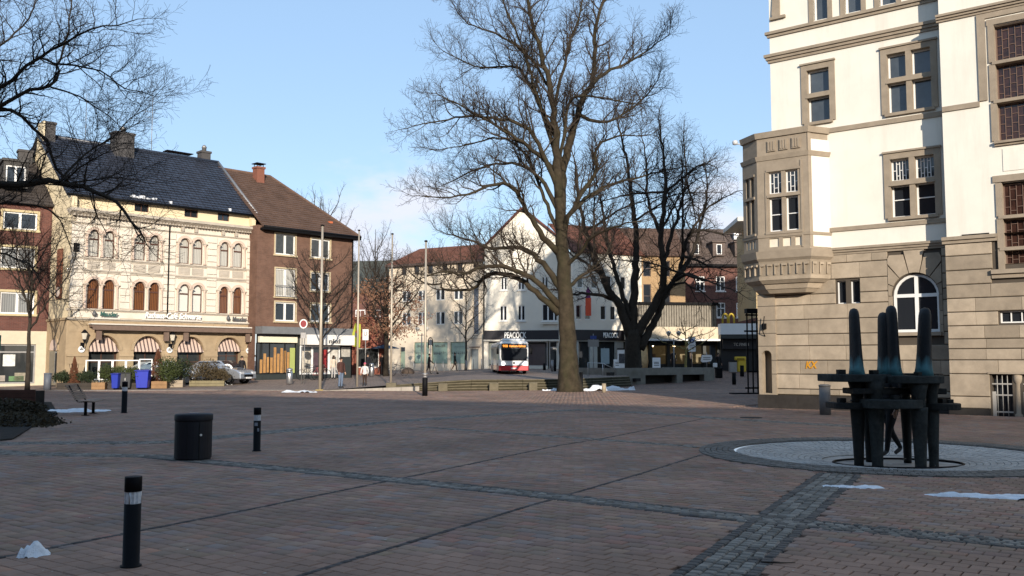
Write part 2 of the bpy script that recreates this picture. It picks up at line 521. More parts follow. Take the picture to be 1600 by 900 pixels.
SNOW = pm("old_snow", (.76,.77,.78), .8, .10, 9, .7, 70, stain=.5, stain_col=(.40,.38,.35), stain_scale=(12,12,12), stain_from=.55)

# plaza sheet out to the horizon
xs = [-900,-400,-200,-120,-80,-60,-45,-30,-20,-10,0,3.3,7.8,7.802,10.1,13,16,20,25,32,40,60,100,200,400,900]
ys = [-300,-120,-60,-30,-10,0,10,13.2,20.0,30,40,50,58,62,64,66,67,69,71,73,75,77,79,82,90,100,120,160,250,500,1000,2500]
mb = MB()
vs = [(x, y, zlow(x, y)-.022) for y in ys for x in xs]
nx = len(xs)
fx = (3.3, 10.1); fy = (13.2, 20.0)                 # the fountain bowl is let into the ground here
mb.add(vs, [(j*nx+i, j*nx+i+1, (j+1)*nx+i+1, (j+1)*nx+i) for j in range(len(ys)-1) for i in range(nx-1)
            if not (fx[0] <= xs[i] < fx[1] and fy[0] <= ys[j] < fy[1])])
bx = []
for t in range(64):
    a = 2*math.pi*t/64; ca, sa = math.cos(a), math.sin(a)
    k = 1/max(abs(ca), abs(sa))
    bx.append(((6.7+2.75*ca, 16.6+2.75*sa, -.022), (6.7+3.4*k*ca, 16.6+3.4*k*sa, -.022)))
for t in range(64):
    (i0, o0), (i1, o1) = bx[t], bx[(t+1) % 64]
    mb.quad(i0, o0, o1, i1)
plaza = mb.build("plaza", SAND, kind="structure")

# upper terrace
mb = MB()
cols = list(np.arange(-60, -20, 4)) + list(np.arange(-20, 7.9, .9)) + [7.8]
deps = [0,1,2,3,4,5,6,8,10,12,15,19,24,30,38,50,80,140]
vs = []
for x in cols:
    y0 = edge_y(x) + (1.28 if x > -5 else 1.28*clamp((x+9)/4))
    for dpt in deps: vs.append((x, y0+dpt, zt(x, y0+dpt)+.003))
m_ = len(deps)
mb.add(vs, [(i*m_+j, (i+1)*m_+j, (i+1)*m_+j+1, i*m_+j+1) for i in range(len(cols)-1) for j in range(m_-1)])
mb.quad((7.8,60.2,-.02),(7.8,160,-.02),(7.8,160,1.5),(7.8,60.2,.0))
terrace = mb.build("terrace", TERR, kind="structure")

# pale strip standing for light reflected along the terrace's low left edge, and the stone steps on its right
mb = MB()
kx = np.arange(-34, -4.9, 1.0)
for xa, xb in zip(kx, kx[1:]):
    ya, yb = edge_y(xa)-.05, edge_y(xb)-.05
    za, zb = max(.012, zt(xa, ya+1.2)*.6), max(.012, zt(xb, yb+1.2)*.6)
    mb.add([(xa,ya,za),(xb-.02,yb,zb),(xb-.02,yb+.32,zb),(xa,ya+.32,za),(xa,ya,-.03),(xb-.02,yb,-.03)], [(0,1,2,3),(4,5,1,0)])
LIGHT_STRIP = pm("pale_reflected_light", (.36,.32,.27), .85, .15, 4, .3, 40)
mb.build("reflected_light_strip", LIGHT_STRIP, kind="structure")
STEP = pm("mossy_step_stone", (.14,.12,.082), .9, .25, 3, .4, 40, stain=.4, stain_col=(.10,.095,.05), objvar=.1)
RISER = pm("mossy_riser_with_shade", (.055,.047,.028), .95, .3, 3, .4, 40)  # mossy stone, darkened further for the shade under the tread edges
steps = thing("stone_steps", "low flight of mossy stone steps rising to the terrace behind the tall tree", "steps", (0,0,0))
sx_ = list(np.arange(-6.5, 7.71, 1.42))
for k in range(4):
    for xa, xb in zip(sx_, sx_[1:]):
        mb = MB(); g = .008
        h0, h1 = zt(xa, edge_y(xa)+1.3)+.002, zt(xb, edge_y(xb)+1.3)+.002
        d0 = .32*k
        z0a, z1a = -.03, h0*(k+1)/4-.045; z1b = h1*(k+1)/4-.045
        ya, yb = edge_y(xa)+d0, edge_y(xb)+d0
        yaa, ybb = ya+.335, yb+.335
        v = [(xa+g,ya,z0a),(xb-g,yb,z0a),(xb-g,ybb,z0a),(xa+g,yaa,z0a),(xa+g,ya,z1a),(xb-g,yb,z1b),(xb-g,ybb,z1b),(xa+g,yaa,z1a)]
        mb.add(v, [(3,2,1,0),(4,5,6,7),(0,1,5,4),(1,2,6,5),(2,3,7,6),(3,0,4,7)])
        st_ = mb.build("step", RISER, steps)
        mb = MB(); u = .045
        v = [(xa+g,ya-u,z1a),(xb-g,yb-u,z1b),(xb-g,ybb,z1b),(xa+g,yaa,z1a),(xa+g,ya-u,z1a+.047),(xb-g,yb-u,z1b+.047),(xb-g,ybb,z1b+.047),(xa+g,yaa,z1a+.047)]
        mb.add(v, [(3,2,1,0),(4,5,6,7),(0,1,5,4),(1,2,6,5),(2,3,7,6),(3,0,4,7)])
        mb.build("tread", STEP, st_)

# ---- pavers and cobble bands
BANDS = [  # polyline, width, dark borders
    ([(-6.2,16.2),(-4.9,15.27),(-2.84,13.88),(.16,11.72),(2.25,10.05),(4.6,8.5),(7.0,6.7)], .46, True),
    ([(-.4,3.9),(1.6,7.38),(3.36,10.9),(4.75,13.65)], .62, True),
    ([(-2.2,23.2),(.39,20.88),(1.87,19.54),(3.5,17.95)], .32, False),
    ([(-11,18.6),(-7.0,18.9),(-5,22.6),(-2.8,25.75),(0,29.2),(2.4,31.4),(4.04,29.48),(6.12,26.3),(8.6,23.4)], .62, False),
    ([(-10.4,17.6),(-8.6,16.6),(-6.2,16.2)], .5, False),
]
LINES = [([(-2.6,5.4),(-1.51,7.5),(.14,10.6),(1.87,13.7),(3.3,16.39)], .07),
         ([(-4.8,7.0),(-3.0,10.28),(-1.04,14.2),(.9,18.2),(1.97,19.9),(5.46,26.58)], .07)]
def seg_dist(P, poly):
    d = np.full(len(P), 1e9); al = np.zeros(len(P)); base = 0
    for (ax, ay), (bx, by) in zip(poly, poly[1:]):
        a = np.array([ax, ay]); b = np.array([bx, by]); L = np.linalg.norm(b-a)
        t = np.clip(((P-a) @ (b-a))/L**2, 0, 1)
        q = np.linalg.norm(P-(a+t[:,None]*(b-a)), axis=1)
        w = q < d; d[w] = q[w]
    return d
FC = np.array([6.7, 16.6])          # fountain centre
TH_O = np.array([9.31, 32.74]); TH_A = R(-38)
def in_bed(P):
    poly = [(-30,10),(-11.3,16.9),(-10.4,19.5),(-12.2,24),(-13.9,28.6),(-18,36.5),(-30,36.5)]
    ins = np.zeros(len(P), bool)
    for (ax, ay), (bx, by) in zip(poly, poly[1:]+poly[:1]):
        c = ((ay > P[:,1]) != (by > P[:,1])) & (P[:,0] < (bx-ax)*(P[:,1]-ay)/(by-ay+1e-12)+ax)
        ins ^= c
    return ins
edge_v = np.vectorize(edge_y)
def keep_mask(P):
    k = (P[:,1] > 5.2) & (P[:,1] < np.minimum(edge_v(P[:,0])-.12, 54)) & (np.abs(P[:,0]) < .58*P[:,1]+2.2)
    k &= np.linalg.norm(P-FC, axis=1) > 3.32
    k &= ~in_bed(P)
    u = np.array([math.cos(TH_A), math.sin(TH_A)]); w = np.array([-u[1], u[0]])
    Q = P-TH_O; tx, ty = Q@u, Q@w
    k &= ~((tx > -1.5) & (ty > -.72) & (ty < 30))
    return k
def blocks_mesh(name, P, ang, hx, hy, mat, ztop, jit, tone, chamfer=.007, zfun=None):
    n = len(P)
    ca, sa = np.cos(ang), np.sin(ang)
    corner = np.array([[-1,-1],[1,-1],[1,1],[-1,1]], float)
    top = corner*np.array([hx-chamfer, hy-chamfer]); bot = corner*np.array([hx, hy])
    def place(c):
        X = P[:,0,None]+c[None,:,0]*ca[:,None]-c[None,:,1]*sa[:,None]
        Y = P[:,1,None]+c[None,:,0]*sa[:,None]+c[None,:,1]*ca[:,None]
        return X, Y
    z = ztop + rng.uniform(-jit, jit, n)
    tilt = rng.normal(0, jit*.6, (n,4))
    V = np.zeros((n, 12, 3))
    X, Y = place(top); V[:,0:4,0], V[:,0:4,1], V[:,0:4,2] = X, Y, z[:,None]+tilt
    X, Y = place(bot); V[:,4:8,0], V[:,4:8,1], V[:,4:8,2] = X, Y, z[:,None]-chamfer*.8+tilt
    V[:,8:12,0], V[:,8:12,1], V[:,8:12,2] = X, Y, -.03
    q = [[0,1,2,3]] + [[4+i,4+(i+1)%4,(i+1)%4,i] for i in range(4)] + [[8+i,8+(i+1)%4,4+(i+1)%4,4+i] for i in range(4)]
    F = (np.arange(n)[:,None,None]*12 + np.array(q)[None]).reshape(-1,4)
    me = bpy.data.meshes.new(name)
    me.vertices.add(n*12); me.vertices.foreach_set('co', V.reshape(-1))
    me.loops.add(F.size); me.loops.foreach_set('vertex_index', F.reshape(-1).astype(np.int32))
    me.polygons.add(len(F)); me.polygons.foreach_set('loop_start', (np.arange(len(F))*4).astype(np.int32))
    me.update(calc_edges=True)
    at = me.color_attributes.new("tone", 'FLOAT_COLOR', 'POINT')
    at.data.foreach_set('color', np.repeat(np.c_[tone, np.ones(n)], 12, axis=0).reshape(-1).astype(np.float32))
    me.materials.append(mat)
    return me
L_, W_ = .2, .16
ii, jj = np.meshgrid(np.arange(-420, 420), np.arange(-120, 480))
ii, jj = ii.ravel(), jj.ravel()
P = ((ii+.5*(jj % 2))[:,None]*L_*E1 + jj[:,None]*W_*E2)
P = P[keep_mask(P)]
for poly, wd, _b in BANDS: P = P[seg_dist(P, poly) > wd/2-.04]
for poly, wd in LINES: P = P[seg_dist(P, poly) > .0]
def on_screen(P):
    return (np.abs(P[:,0]) < .553*P[:,1]-.1) & (P[:,1] > 6.75)
order = np.lexsort((P[:,1], ~on_screen(P)))
near, rest = P[order[:300]], P[order[300:]]
one = MB()
tv = [(-.0885,-.0715,0),(.0885,-.0715,0),(.0885,.0715,0),(-.0885,.0715,0)]
bv = [(-.0948,-.0772,-.006),(.0948,-.0772,-.006),(.0948,.0772,-.006),(-.0948,.0772,-.006)]
lv = [(x,y,-.03) for x,y,_ in bv]
one.add(tv+bv+lv, [(0,1,2,3)]+[(4+i,4+(i+1)%4,(i+1)%4,i) for i in range(4)]+[(8+i,8+(i+1)%4,4+(i+1)%4,4+i) for i in range(4)])
pv_me = one.mesh("paver", PAVER)
for p in near:
    link("paver", pv_me, plaza, (p[0], p[1], random.uniform(-.002,.002)), PAVE_ROT)
n = len(rest)
base = np.array([.275,.178,.130])
tone = base*rng.normal(1, .085, (n,1))*(1+rng.normal(0,.025,(n,3)))
red = rng.random(n) < .08; tone[red] *= np.array([1.12,.95,.92])
grey = rng.random(n) < .10; tone[grey] = (tone[grey]+tone[grey].mean(axis=1, keepdims=True)*np.array([1.1,1.0,.95]))/2
me = blocks_mesh("pavers", rest, np.full(n, PAVE_ROT), .0948, .0772, PAVER_A, 0.0, .0022, tone)
link("pavers", me, plaza, kind="stuff")

# cobbles of the bands
CP, CA, CT = [], [], []
for poly, wd, border in BANDS:
    pts = [np.array(p, float) for p in poly]
    rows = max(2, int(round(wd/.1)))
    for a, b in zip(pts, pts[1:]):
        d = b-a; L = np.linalg.norm(d); d /= L; nn = np.array([-d[1], d[0]])
        for s in np.arange(0.05, L, .108):
            for r in range(rows):
                off = (r-(rows-1)/2)*wd/rows
                CP.append(a+d*(s+rng.normal(0,.008)+(.05 if r % 2 else 0))+nn*(off+rng.normal(0,.005)))
                CA.append(math.atan2(d[1], d[0])+rng.normal(0,.05))
                dark = border and r in (0, rows-1)
                CT.append(np.array([.095,.085,.076])*rng.uniform(.7,1.3) if dark else np.array([.18,.163,.138])*rng.uniform(.6,1.35))
CP, CA, CT = np.array(CP), np.array(CA), np.array(CT)
ok = np.linalg.norm(CP-FC, axis=1) > 3.3
for q, (poly, wd, _) in enumerate(BANDS[:1]):     # the wide band runs through the first one
    pass
ok &= (CP[:,1] > 3.8) & ~in_bed(CP)
CP, CA, CT = CP[ok], CA[ok], CT[ok]
order = np.lexsort((CP[:,1], ~on_screen(CP)))
cb = MB()
cb.add([(-.036,-.036,.004),(.036,-.036,.004),(.036,.036,.004),(-.036,.036,.004)]+[(-.047,-.047,-.008),(.047,-.047,-.008),(.047,.047,-.008),(-.047,.047,-.008)]+[(-.047,-.047,-.03),(.047,-.047,-.03),(.047,.047,-.03),(-.047,.047,-.03)],
       [(0,1,2,3)]+[(4+i,4+(i+1)%4,(i+1)%4,i) for i in range(4)]+[(8+i,8+(i+1)%4,4+(i+1)%4,4+i) for i in range(4)])
cb_l, cb_d = cb.mesh("cobble", COBBLE), cb.mesh("cobble", COBBLE_D)
for i in order[:300]:
    link("cobble", cb_d if CT[i].mean() < .105 else cb_l, plaza, (CP[i,0], CP[i,1], random.uniform(.001,.006)), CA[i])
r_ = order[300:]
me = blocks_mesh("cobbles", CP[r_], CA[r_], .049, .049, COBBLE_A, .006, .003, CT[r_], .012)
link("cobbles", me, plaza, kind="stuff")
# thin dark drainage rows
GP, GA = [], []
for poly, wd in LINES:
    for a, b in zip(poly, poly[1:]):
        a, b = np.array(a), np.array(b); d = b-a; L = np.linalg.norm(d); d /= L
        for s in np.arange(0, L, .105):
            GP.append(a+d*s); GA.append(math.atan2(d[1], d[0]))
GP, GA = np.array(GP), np.array(GA)
me = blocks_mesh("drainage_stones", GP, GA, .050, .030, COBBLE_A, .0055, .0015, np.tile([.06,.05,.045], (len(GP),1))*rng.uniform(.7,1.4,(len(GP),1)), .008)
link("drainage_stones", me, plaza, kind="stuff")

# ---- snow remains
def snow(label, x, y, length, width, h, rz, seed, z=0.0):
    """a ragged melting heap: lumps with a frayed outline, bare where the noise eats it away"""
    rs = np.random.default_rng(seed)
    cell = .022 if length < 2 else .045
    nl, nw = int(length/cell), int(width/cell)
    def field(n1, n2, k):
        g = rs.normal(0, 1, (k+3, k*2+3)); a = np.linspace(0, k*2, n1+1); b = np.linspace(0, k, n2+1)
        ai, bi = a.astype(int), b.astype(int); fa, fb_ = a-ai, b-bi
        fa, fb_ = fa*fa*(3-2*fa), fb_*fb_*(3-2*fb_)
        G = lambda p, q: g[np.ix_(bi+q, ai+p)]
        return (G(0,0)*(1-fa)+G(1,0)*fa)*(1-fb_)[:,None]+(G(0,1)*(1-fa)+G(1,1)*fa)*fb_[:,None]
    u = np.linspace(-1, 1, nl+1)[None,:]; v = np.linspace(-1, 1, nw+1)[:,None]
    v = v + .25*np.sin(u*3+seed)
    H = 1.0-(u**2)**1.1-(np.abs(v)*1.15)**1.7
    H = H*.9 + .42*field(nl, nw, 3) + .17*field(nl, nw, 7) + .05*field(nl, nw, 15)-.12
    H = np.clip(H, 0, 1.3)**.8*h + (H > 0)*rs.normal(0, h*.012, H.shape)
    edge = (np.abs(u)*np.ones_like(v) > .985) | (np.abs(v)*np.ones_like(u) > 1.2); H[edge] = 0
    mb = MB(); X = np.linspace(-length/2, length/2, nl+1); Y = np.linspace(-width/2, width/2, nw+1)
    vs = [(X[i], Y[j], H[j,i]-.004) for j in range(nw+1) for i in range(nl+1)]
    fs = [(j*(nl+1)+i, j*(nl+1)+i+1, (j+1)*(nl+1)+i+1, (j+1)*(nl+1)+i) for j in range(nw) for i in range(nl) if max(H[j,i],H[j,i+1],H[j+1,i],H[j+1,i+1]) > .004]
    mb.add(vs, fs, 0, True)
    o = mb.build("snow_patch", SNOW, None, (x, y, z), rz)
    return tag(o, label, "snow", "patches of old snow")
snow("thin strip of old snow lying across the cobble band in front of the fountain", 4.45, 12.25, .95, .22, .04, R(-12), 1)
snow("longest strip of old snow at the right edge of the plaza, near the fountain rim", 5.85, 11.35, 1.75, .30, .06, R(-18), 2)
snow("small white clump of snow at the bottom left, near the closest lamp bollard", -4.05, 8.02, .25, .2, .10, R(10), 3)
snow("bright snow heap just right of the tall tree's trunk", 5.1, 51.2, 3.6, .9, .26, R(25), 4)
snow("small bright snow heap just left of the tall tree's trunk", 2.3, 51.0, 1.4, .5, .12, R(15), 5)
snow("flat bright snow patch at the terrace edge near the leftmost flagpole", -11.0, 48.3, 1.9, 1.1, .12, R(0), 6)
snow("greyish snow patch behind the bench beside the planting bed", -14.1, 30.2, 2.0, 1.1, .10, R(10), 8)
# small pale bits of grit and litter trodden into the paving
mb = MB()
for k in range(260):
    y = 6.8+34*random.random()**1.5; x = random.uniform(-.5,.5)*y
    s = random.uniform(.006,.02)*(1+y*.02); a = random.uniform(0,6.28)
    q = [(x+s*math.cos(a+t)*random.uniform(.5,1), y+s*math.sin(a+t)*random.uniform(.5,1), .006+random.uniform(0,.004)) for t in (0,1.3,2.6,3.9,5.1)]
    mb.add(q, [(0,1,2,3,4)])
mb.build("grit_and_litter", pm("pale_grit",(.34,.31,.27),.8,.5,3), kind="stuff", parent=plaza)
# ------------------------------------------------------------------ town hall (right)
th = thing("town_hall", "white plastered town hall with grey sandstone ground floor and corner oriel", "building", (9.31,32.74,0), R(-38))
WT = pm("warm_white_plaster", (.735,.695,.605), .85, .05, 1.0, .08, 60, stain=.4, stain_col=(.52,.48,.40), stain_scale=(1.6,1.6,.18), stain_from=.5)
# --- main white wall (x 0..5.75, plane y=0)
HM = [(1.30,2.14,9.92,11.86), (4.02,5.42,9.78,11.86), (4.02,5.42,6.3,8.32)]
top_w = [(1.62,2.12), (2.72,3.26), (3.86,4.40)]
HM += [(a,b,13.52,15.3) for a,b in top_w]
mb = MB()
punched(mb, 0, 5.75, 5.46, 15.6, HM, .26)
mb.box(0, .06, .001, 14, 5.46, 15.6)           # left flank
mb.quad((0,0,5.46),(0,14,5.46),(0,14,15.6),(0,0,15.6))
mb.build("wall", WT, th)
# gable scroll above the left corner
mb = MB()
mb.box(.14,.42,-.08,.3,13.98,14.05); mb.box(.05,.62,-.10,.3,13.88,13.98)
pr = [(.12,14.05),(.42,14.05),(.42,15.9),(.30,15.9),(.24,15.2),(.16,14.6)]
mb.prism(pr, -.08, .3, 'y'); mb.build("gable_scroll", STONE_TRIM, th)
# --- protruding bay (x>=5.8, plane y=-.7)
PY = -.7
HB = [(7.36,9.9,9.42,11.84), (7.36,9.9,8.26,9.36), (7.42,9.9,5.98,7.0), (7.42,9.9,4.52,5.9)]
mb = MB()
punched(mb, 5.85, 20, 5.45, 18, [(7.36,9.9,8.26,11.84),(7.42,9.9,4.52,7.0)], .3, PY)
mb.quad((5.85,PY,5.45),(5.85,.3,5.45),(5.85,.3,18),(5.85,PY,18))
mb.build("wall", WT, th)
# --- rusticated stone ground floor: backing wall plus blocks
backing = MB()
HS = [(3.98,5.4,2.55,4.45,.71), (2.17,2.47,3.56,4.34), (2.62,2.92,3.56,4.34)]
punched(backing, 0, 5.85, -.1, 5.46, HS, .34, .03)
backing.quad((0,.03,-.1),(0,14,-.1),(0,14,5.46),(0,.03,5.46))
HSB = [(7.24,8.1,2.76,3.12), (6.95,7.5,-.05,1.24), (7.78,8.4,-.05,1.24), (7.42,9.9,4.52,5.46)]
punched(backing, 5.85, 20, -.1, 5.46, HSB, .34, PY+.03)
backing.quad((5.85,PY+.03,-.1),(5.85,.03,-.1),(5.85,.03,5.46),(5.85,PY+.03,5.46))
backing.build("wall", JOINT, th)
BLOCK = {}
def block(x0, x1, z0, z1, y, dep=.10, ch=.018):
    """a stone block, proud of the joint, with bevelled front edges"""
    k = (round(x1-x0,2), round(z1-z0,2), round(dep,2))
    if k not in BLOCK:
        w, h = k[0], k[1]; mb = MB(); g = .011; gx = .0025; cx_ = .005
        f = [(gx+cx_,-0,g+ch),(w-gx-cx_,0,g+ch),(w-gx-cx_,0,h-g-ch),(gx+cx_,0,h-g-ch)]
        b = [(gx,ch,g),(w-gx,ch,g),(w-gx,ch,h-g),(gx,ch,h-g)]
        c = [(gx,dep,g),(w-gx,dep,g),(w-gx,dep,h-g),(gx,dep,h-g)]
        mb.add(f+b+c, [(0,1,2,3)]+[(4+i,4+(i+1)%4,(i+1)%4,i) for i in range(4)]+[(8+i,8+(i+1)%4,4+(i+1)%4,4+i) for i in range(4)])
        BLOCK[k] = mb.mesh("stone_block", STONE)
    link("stone_block", BLOCK[k], th, (x0, y+random.uniform(-.004,.004), z0))
def course(x0, x1, z0, z1, y, holes, seed, lens=(.8,1.5)):
    rs = random.Random(seed)
    spans = [(x0, x1)]
    for h in holes:
        if h[2] < z1-.03 and h[3] > z0+.03:
            ns = []
            for a, b in spans:
                if h[1] <= a or h[0] >= b: ns.append((a,b)); continue
                if h[0]-a > .08: ns.append((a,h[0]))
                if b-h[1] > .08: ns.append((h[1],b))
            spans = ns
    for a, b in spans:
        x = a
        while x < b-1e-3:
            e = x+rs.uniform(*lens)
            if b-e < .45: e = b
            block(x, e, z0, z1, y)
            x = e
ZM = [.5,.66,1.17,1.65,2.15,2.55,3.06,3.56,3.92,4.4,4.94]
holesM = [(3.86,5.52,2.42,5.1), (2.13,2.96,3.54,4.38)]
for k, (za, zb) in enumerate(zip([.46]+ZM[1:], ZM[1:]+[5.22])):
    course(.0, 5.85, za, zb, -.045, holesM, 30+k)
ZB = [.2,.56,1.24,1.66,2.0,2.3,2.7,3.12,3.54,3.96,4.4,4.85]
holesB = [(7.2,8.14,2.72,3.15), (6.9,8.45,-.2,1.26), (7.1,9.9,4.3,5.46), (7.06,10,4.04,4.32)]
for k, (za, zb) in enumerate(zip(ZB, ZB[1:]+[5.22])):
    course(5.8, 12, za, zb, PY-.05, holesB, 60+k, (.75,1.4))
# voussoirs round the arched window
mb = None
cx, zs, r0, r1 = 4.69, 3.74, .74, 1.30
for k in range(7):
    a0, a1 = math.pi*k/7+.016, math.pi*(k+1)/7-.016
    rr = r1+(.12 if k == 3 else 0)
    v = MB(); n = 6; poly = []
    poly += [(cx+r0*math.cos(a0+(a1-a0)*i/n), zs+r0*math.sin(a0+(a1-a0)*i/n)) for i in range(n+1)]
    def lim(a):
        q = min(.82/max(1e-6, abs(math.cos(a))), (1.46 if rr > 1.35 else 1.34)/max(1e-6, math.sin(a)))
        return (cx+q*math.cos(a), zs+q*math.sin(a))
    poly += [lim(a1-(a1-a0)*i/n) for i in range(n+1)]
    v.prism(poly, -.065, .05, 'y'); v.build("voussoir", STONE, th)
for side in (3.86, 5.40):
    for za, zb in ((2.42,2.78),(2.78,3.22),(3.22,3.74)):
        v = MB(); v.box(side+.004, side+.116, -.05, .05, za+.008, zb-.008); v.build("stone_block", STONE, th)
# plinth
mb = MB(); mb.box(-.03, 5.85, -.10, .05, -.1, .44); mb.box(5.76, 6.9, PY-.11, PY+.05, -.15, .2); mb.box(7.5, 7.78, PY-.11, PY+.05, -.15, -.02); mb.box(8.4, 14, PY-.11, PY+.05, -.15, .2)
mb.build("plinth", STONE_DARK, th)
# left corner pillar with a niche
mb = MB()
punched(mb, -.62, .02, .44, 3.98, [(-.5,-.14,.5,2.0,.18)], .3, -.11)
mb.quad((.02,-.11,.44),(.02,.3,.44),(.02,.3,3.98),(.02,-.11,3.98)); mb.quad((-.62,.3,.44),(-.62,-.11,.44),(-.62,-.11,3.98),(-.62,.3,3.98))
mb.quad((-.62,.3,.44),(.02,.3,.44),(.02,.3,3.98),(-.62,.3,3.98))
for z in (1.17,1.65,2.15,2.6,3.06,3.56):
    if z < 1.9: mb.box(-.14,.03,-.113,-.05,z-.012,z+.012,1)
    else: mb.box(-.63,.03,-.113,-.05,z-.012,z+.012,1)
mb.build("corner_pillar", [STONE, JOINT], th)
mb = MB(); mb.box(-.66,.06,-.16,.34,-.1,.45); mb.box(.06,.75,-.14,.02,-.1,.42); mb.build("plinth", STONE_DARK, th)
mb = MB(); mb.box(-.42,-.30,-.24,-.11,2.75,2.95); mb.tube([(-.36,-.12,2.5),(-.36,-.3,2.65),(-.30,-.3,3.2)], .018, 6); mb.build("wall_bracket", METAL_DARK, th)
# --- string courses
band(th, -.02, 5.8, 5.22, 5.46, .14, STONE_TRIM, steps=3)
band(th, 1.9, 5.75, 6.02, 6.16, .05, STONE_TRIM)
band(th, 1.9, 5.75, 9.46, 9.62, .05, STONE_TRIM)
band(th, -.02, 5.78, 12.32, 12.62, .16, STONE_TRIM, steps=3, x_ret=1, name="cornice")
band(th, -.02, 5.78, 13.26, 13.46, .12, STONE_TRIM, steps=2, x_ret=1, name="cornice")
band(th, 5.72, 7.26, 5.24, 5.45, .12, STONE_TRIM, PY, steps=2)
band(th, 5.78, 20, 12.28, 12.5, .16, STONE_TRIM, PY, steps=3, name="cornice")
band(th, 7.08, 9.9, 4.10, 4.36, .16, STONE_TRIM, PY, steps=2, name="window_sill")
band(th, 7.30, 9.9, 8.10, 8.24, .14, STONE_TRIM, PY, steps=2, name="window_sill")
mb = MB(); mb.box(6.93,7.16,PY-.05,PY+.05,9.56,12.1); mb.box(5.86,6.93,PY-.05,PY+.05,9.40,9.56); mb.box(6.93,9.9,PY-.052,PY+.05,12.1,12.26)
mb.build("wall_frame", STONE_TRIM, th)
mb = MB(); mb.box(6.3,7.05,PY-.10,PY,5.455,5.49); mb.build("ledge_plate", METAL_DARK, th)
mb = MB(); mb.tube([(5.76,-.1,.3),(5.76,-.1,15)], .05, 8); mb.build("downpipe", METAL_DARK, th)
# --- stone window surrounds with crosses, white frames, panes
def cross_window(x0, x1, z0, z1, zt_, y=0.0, mull=True, bars='plain', pane=GLASS_GREY, sur=.2, top_extra=.05):
    s = MB()
    for a, b, c, d in ((x0-sur,x0,z0-.02,z1+sur),(x1,x1+sur,z0-.02,z1+sur),(x0,x1,z1,z1+sur)): s.box(a,b,y-.05,y+.24,c,d)
    s.box(x0-sur-.03,x1+sur+.03,y-.10,y+.1,z1+sur,z1+sur+.06)
    s.box(x0-.1,x1+.1,y-.10,y+.24,z0-.10,z0)
    s.box(x0,x1,y-.055,y+.2,zt_-.07,zt_+.07)
    s.box(x0-.02,x1+.02,y-.085,y+.1,zt_-.10,zt_-.065)
    xm = (x0+x1)/2
    if mull: s.box(xm-.085,xm+.085,y-.045,y+.2,z0,z1)
    so = s.build("window_surround", STONE_TRIM, th)
    cols = [(x0,xm-.085),(xm+.085,x1)] if mull else [(x0,x1)]
    for a, b in cols:
        w = b-a
        h = z1-zt_-.07
        if bars == 'lattice':
            ex = []
            bw = .022
            for k in (1,2,3,4):
                ex.append((w*(.09+.164*k)-bw/2, w*(.09+.164*k)+bw/2, .05, h-.04))
            for k in range(5):
                xa, xb = w*(.09+.164*k), w*(.09+.164*(k+1))
                for f in ((.5,) if k % 2 == 0 else (.26,.8)): ex.append((xa, xb, h*f-bw/2, h*f+bw/2))
            window(so, a, zt_+.07, w, h, y+.16, WHITE_PAINT, GLASS, fw=.05, extra=ex, key='lat')
            window(so, a, z0, w, zt_-.07-z0, y+.16, WHITE_PAINT, GLASS, fw=.05, hs=(.55,), bar=.03)
        else:
            window(so, a, zt_+.07, w, h, y+.16, WHITE_PAINT, pane, fw=.05)
            window(so, a, z0, w, zt_-.07-z0, y+.16, WHITE_PAINT, pane, fw=.05)
    return so
cross_window(1.33, 2.11, 9.92, 11.78, 10.88, mull=False)
cross_window(4.04, 5.40, 9.80, 11.80, 10.90)
cross_window(4.04, 5.40, 6.32, 8.26, 7.46, bars='lattice')
for a, b in top_w:
    s = MB(); s.box(a-.16,a,-.04,.2,13.46,15.4); s.box(b,b+.16,-.04,.2,13.46,15.4); so = s.build("window_surround", STONE_TRIM, th)
    window(so, a, 13.52, b-a, 1.75, .14, WHITE_PAINT, GLASS_GREY, fw=.055)
window(th, 3.99, 2.56, 1.41, 1.88, .12, WHITE_PAINT, GLASS, rise=.70, fw=.085, vs=(.5,), hs=(.63,), bar=.11)
mb = MB(); mb.box(3.92,5.46,-.12,.1,2.44,2.55); mb.build("window_sill", STONE_TRIM, th)
for a in (2.17, 2.62): window(th, a, 3.56, .30, .78, .14, WHITE_PAINT, GLASS, fw=.035)
window(th, 7.24, 2.76, .86, .36, PY+.14, WHITE_PAINT, GLASS, fw=.04, vs=(.33,.66), bar=.03)
# leaded hall windows of the bay
def leaded(x0, x1, z0, z1, sur=.17):
    s = MB()
    s.box(x0-sur,x0,PY-.05,PY+.25,z0-.02,z1+.02)
    so = s.build("window_surround", STONE_TRIM, th)
    w, h = x1-x0, z1-z0
    ex = []
    k = 0
    nxb, nzb = int(w/.165), max(3, int(h/.27))
    for i in range(1, nxb): ex.append((w*i/nxb-.008, w*i/nxb+.008, .02, h-.02))
    for i in range(nxb):
        for j in range(1, nzb+1):
            zz = h*(j-(.5 if i % 2 else .15))/nzb
            if .03 < zz < h-.03: ex.append((w*i/nxb, w*(i+1)/nxb, zz-.008, zz+.008))
    window(so, x0, z0, w, h, PY+.2, LEAD, GLASS_LEADED, fw=.035, extra=ex, key='lead')
for z0, z1 in ((10.72,11.84),(9.52,10.62),(8.28,9.42)): leaded(7.40, 9.86, z0, z1)
for z0, z1 in ((5.98,6.95),(5.02,5.88),(4.38,4.95)): leaded(7.44, 9.86, z0, z1)
mb = MB()
for z in (10.62,9.42,5.88,4.92):
    mb = MB(); mb.box(7.32,9.9,PY-.07,PY+.2,z,z+.1); mb.build("window_transom", STONE_TRIM, th)
for z0, z1 in ((11.86,12.04),(7.0,7.2)):
    mb = MB(); mb.box(7.2,9.9,PY-.05,PY+.1,z0,z1); mb.build("window_head", STONE_TRIM, th)
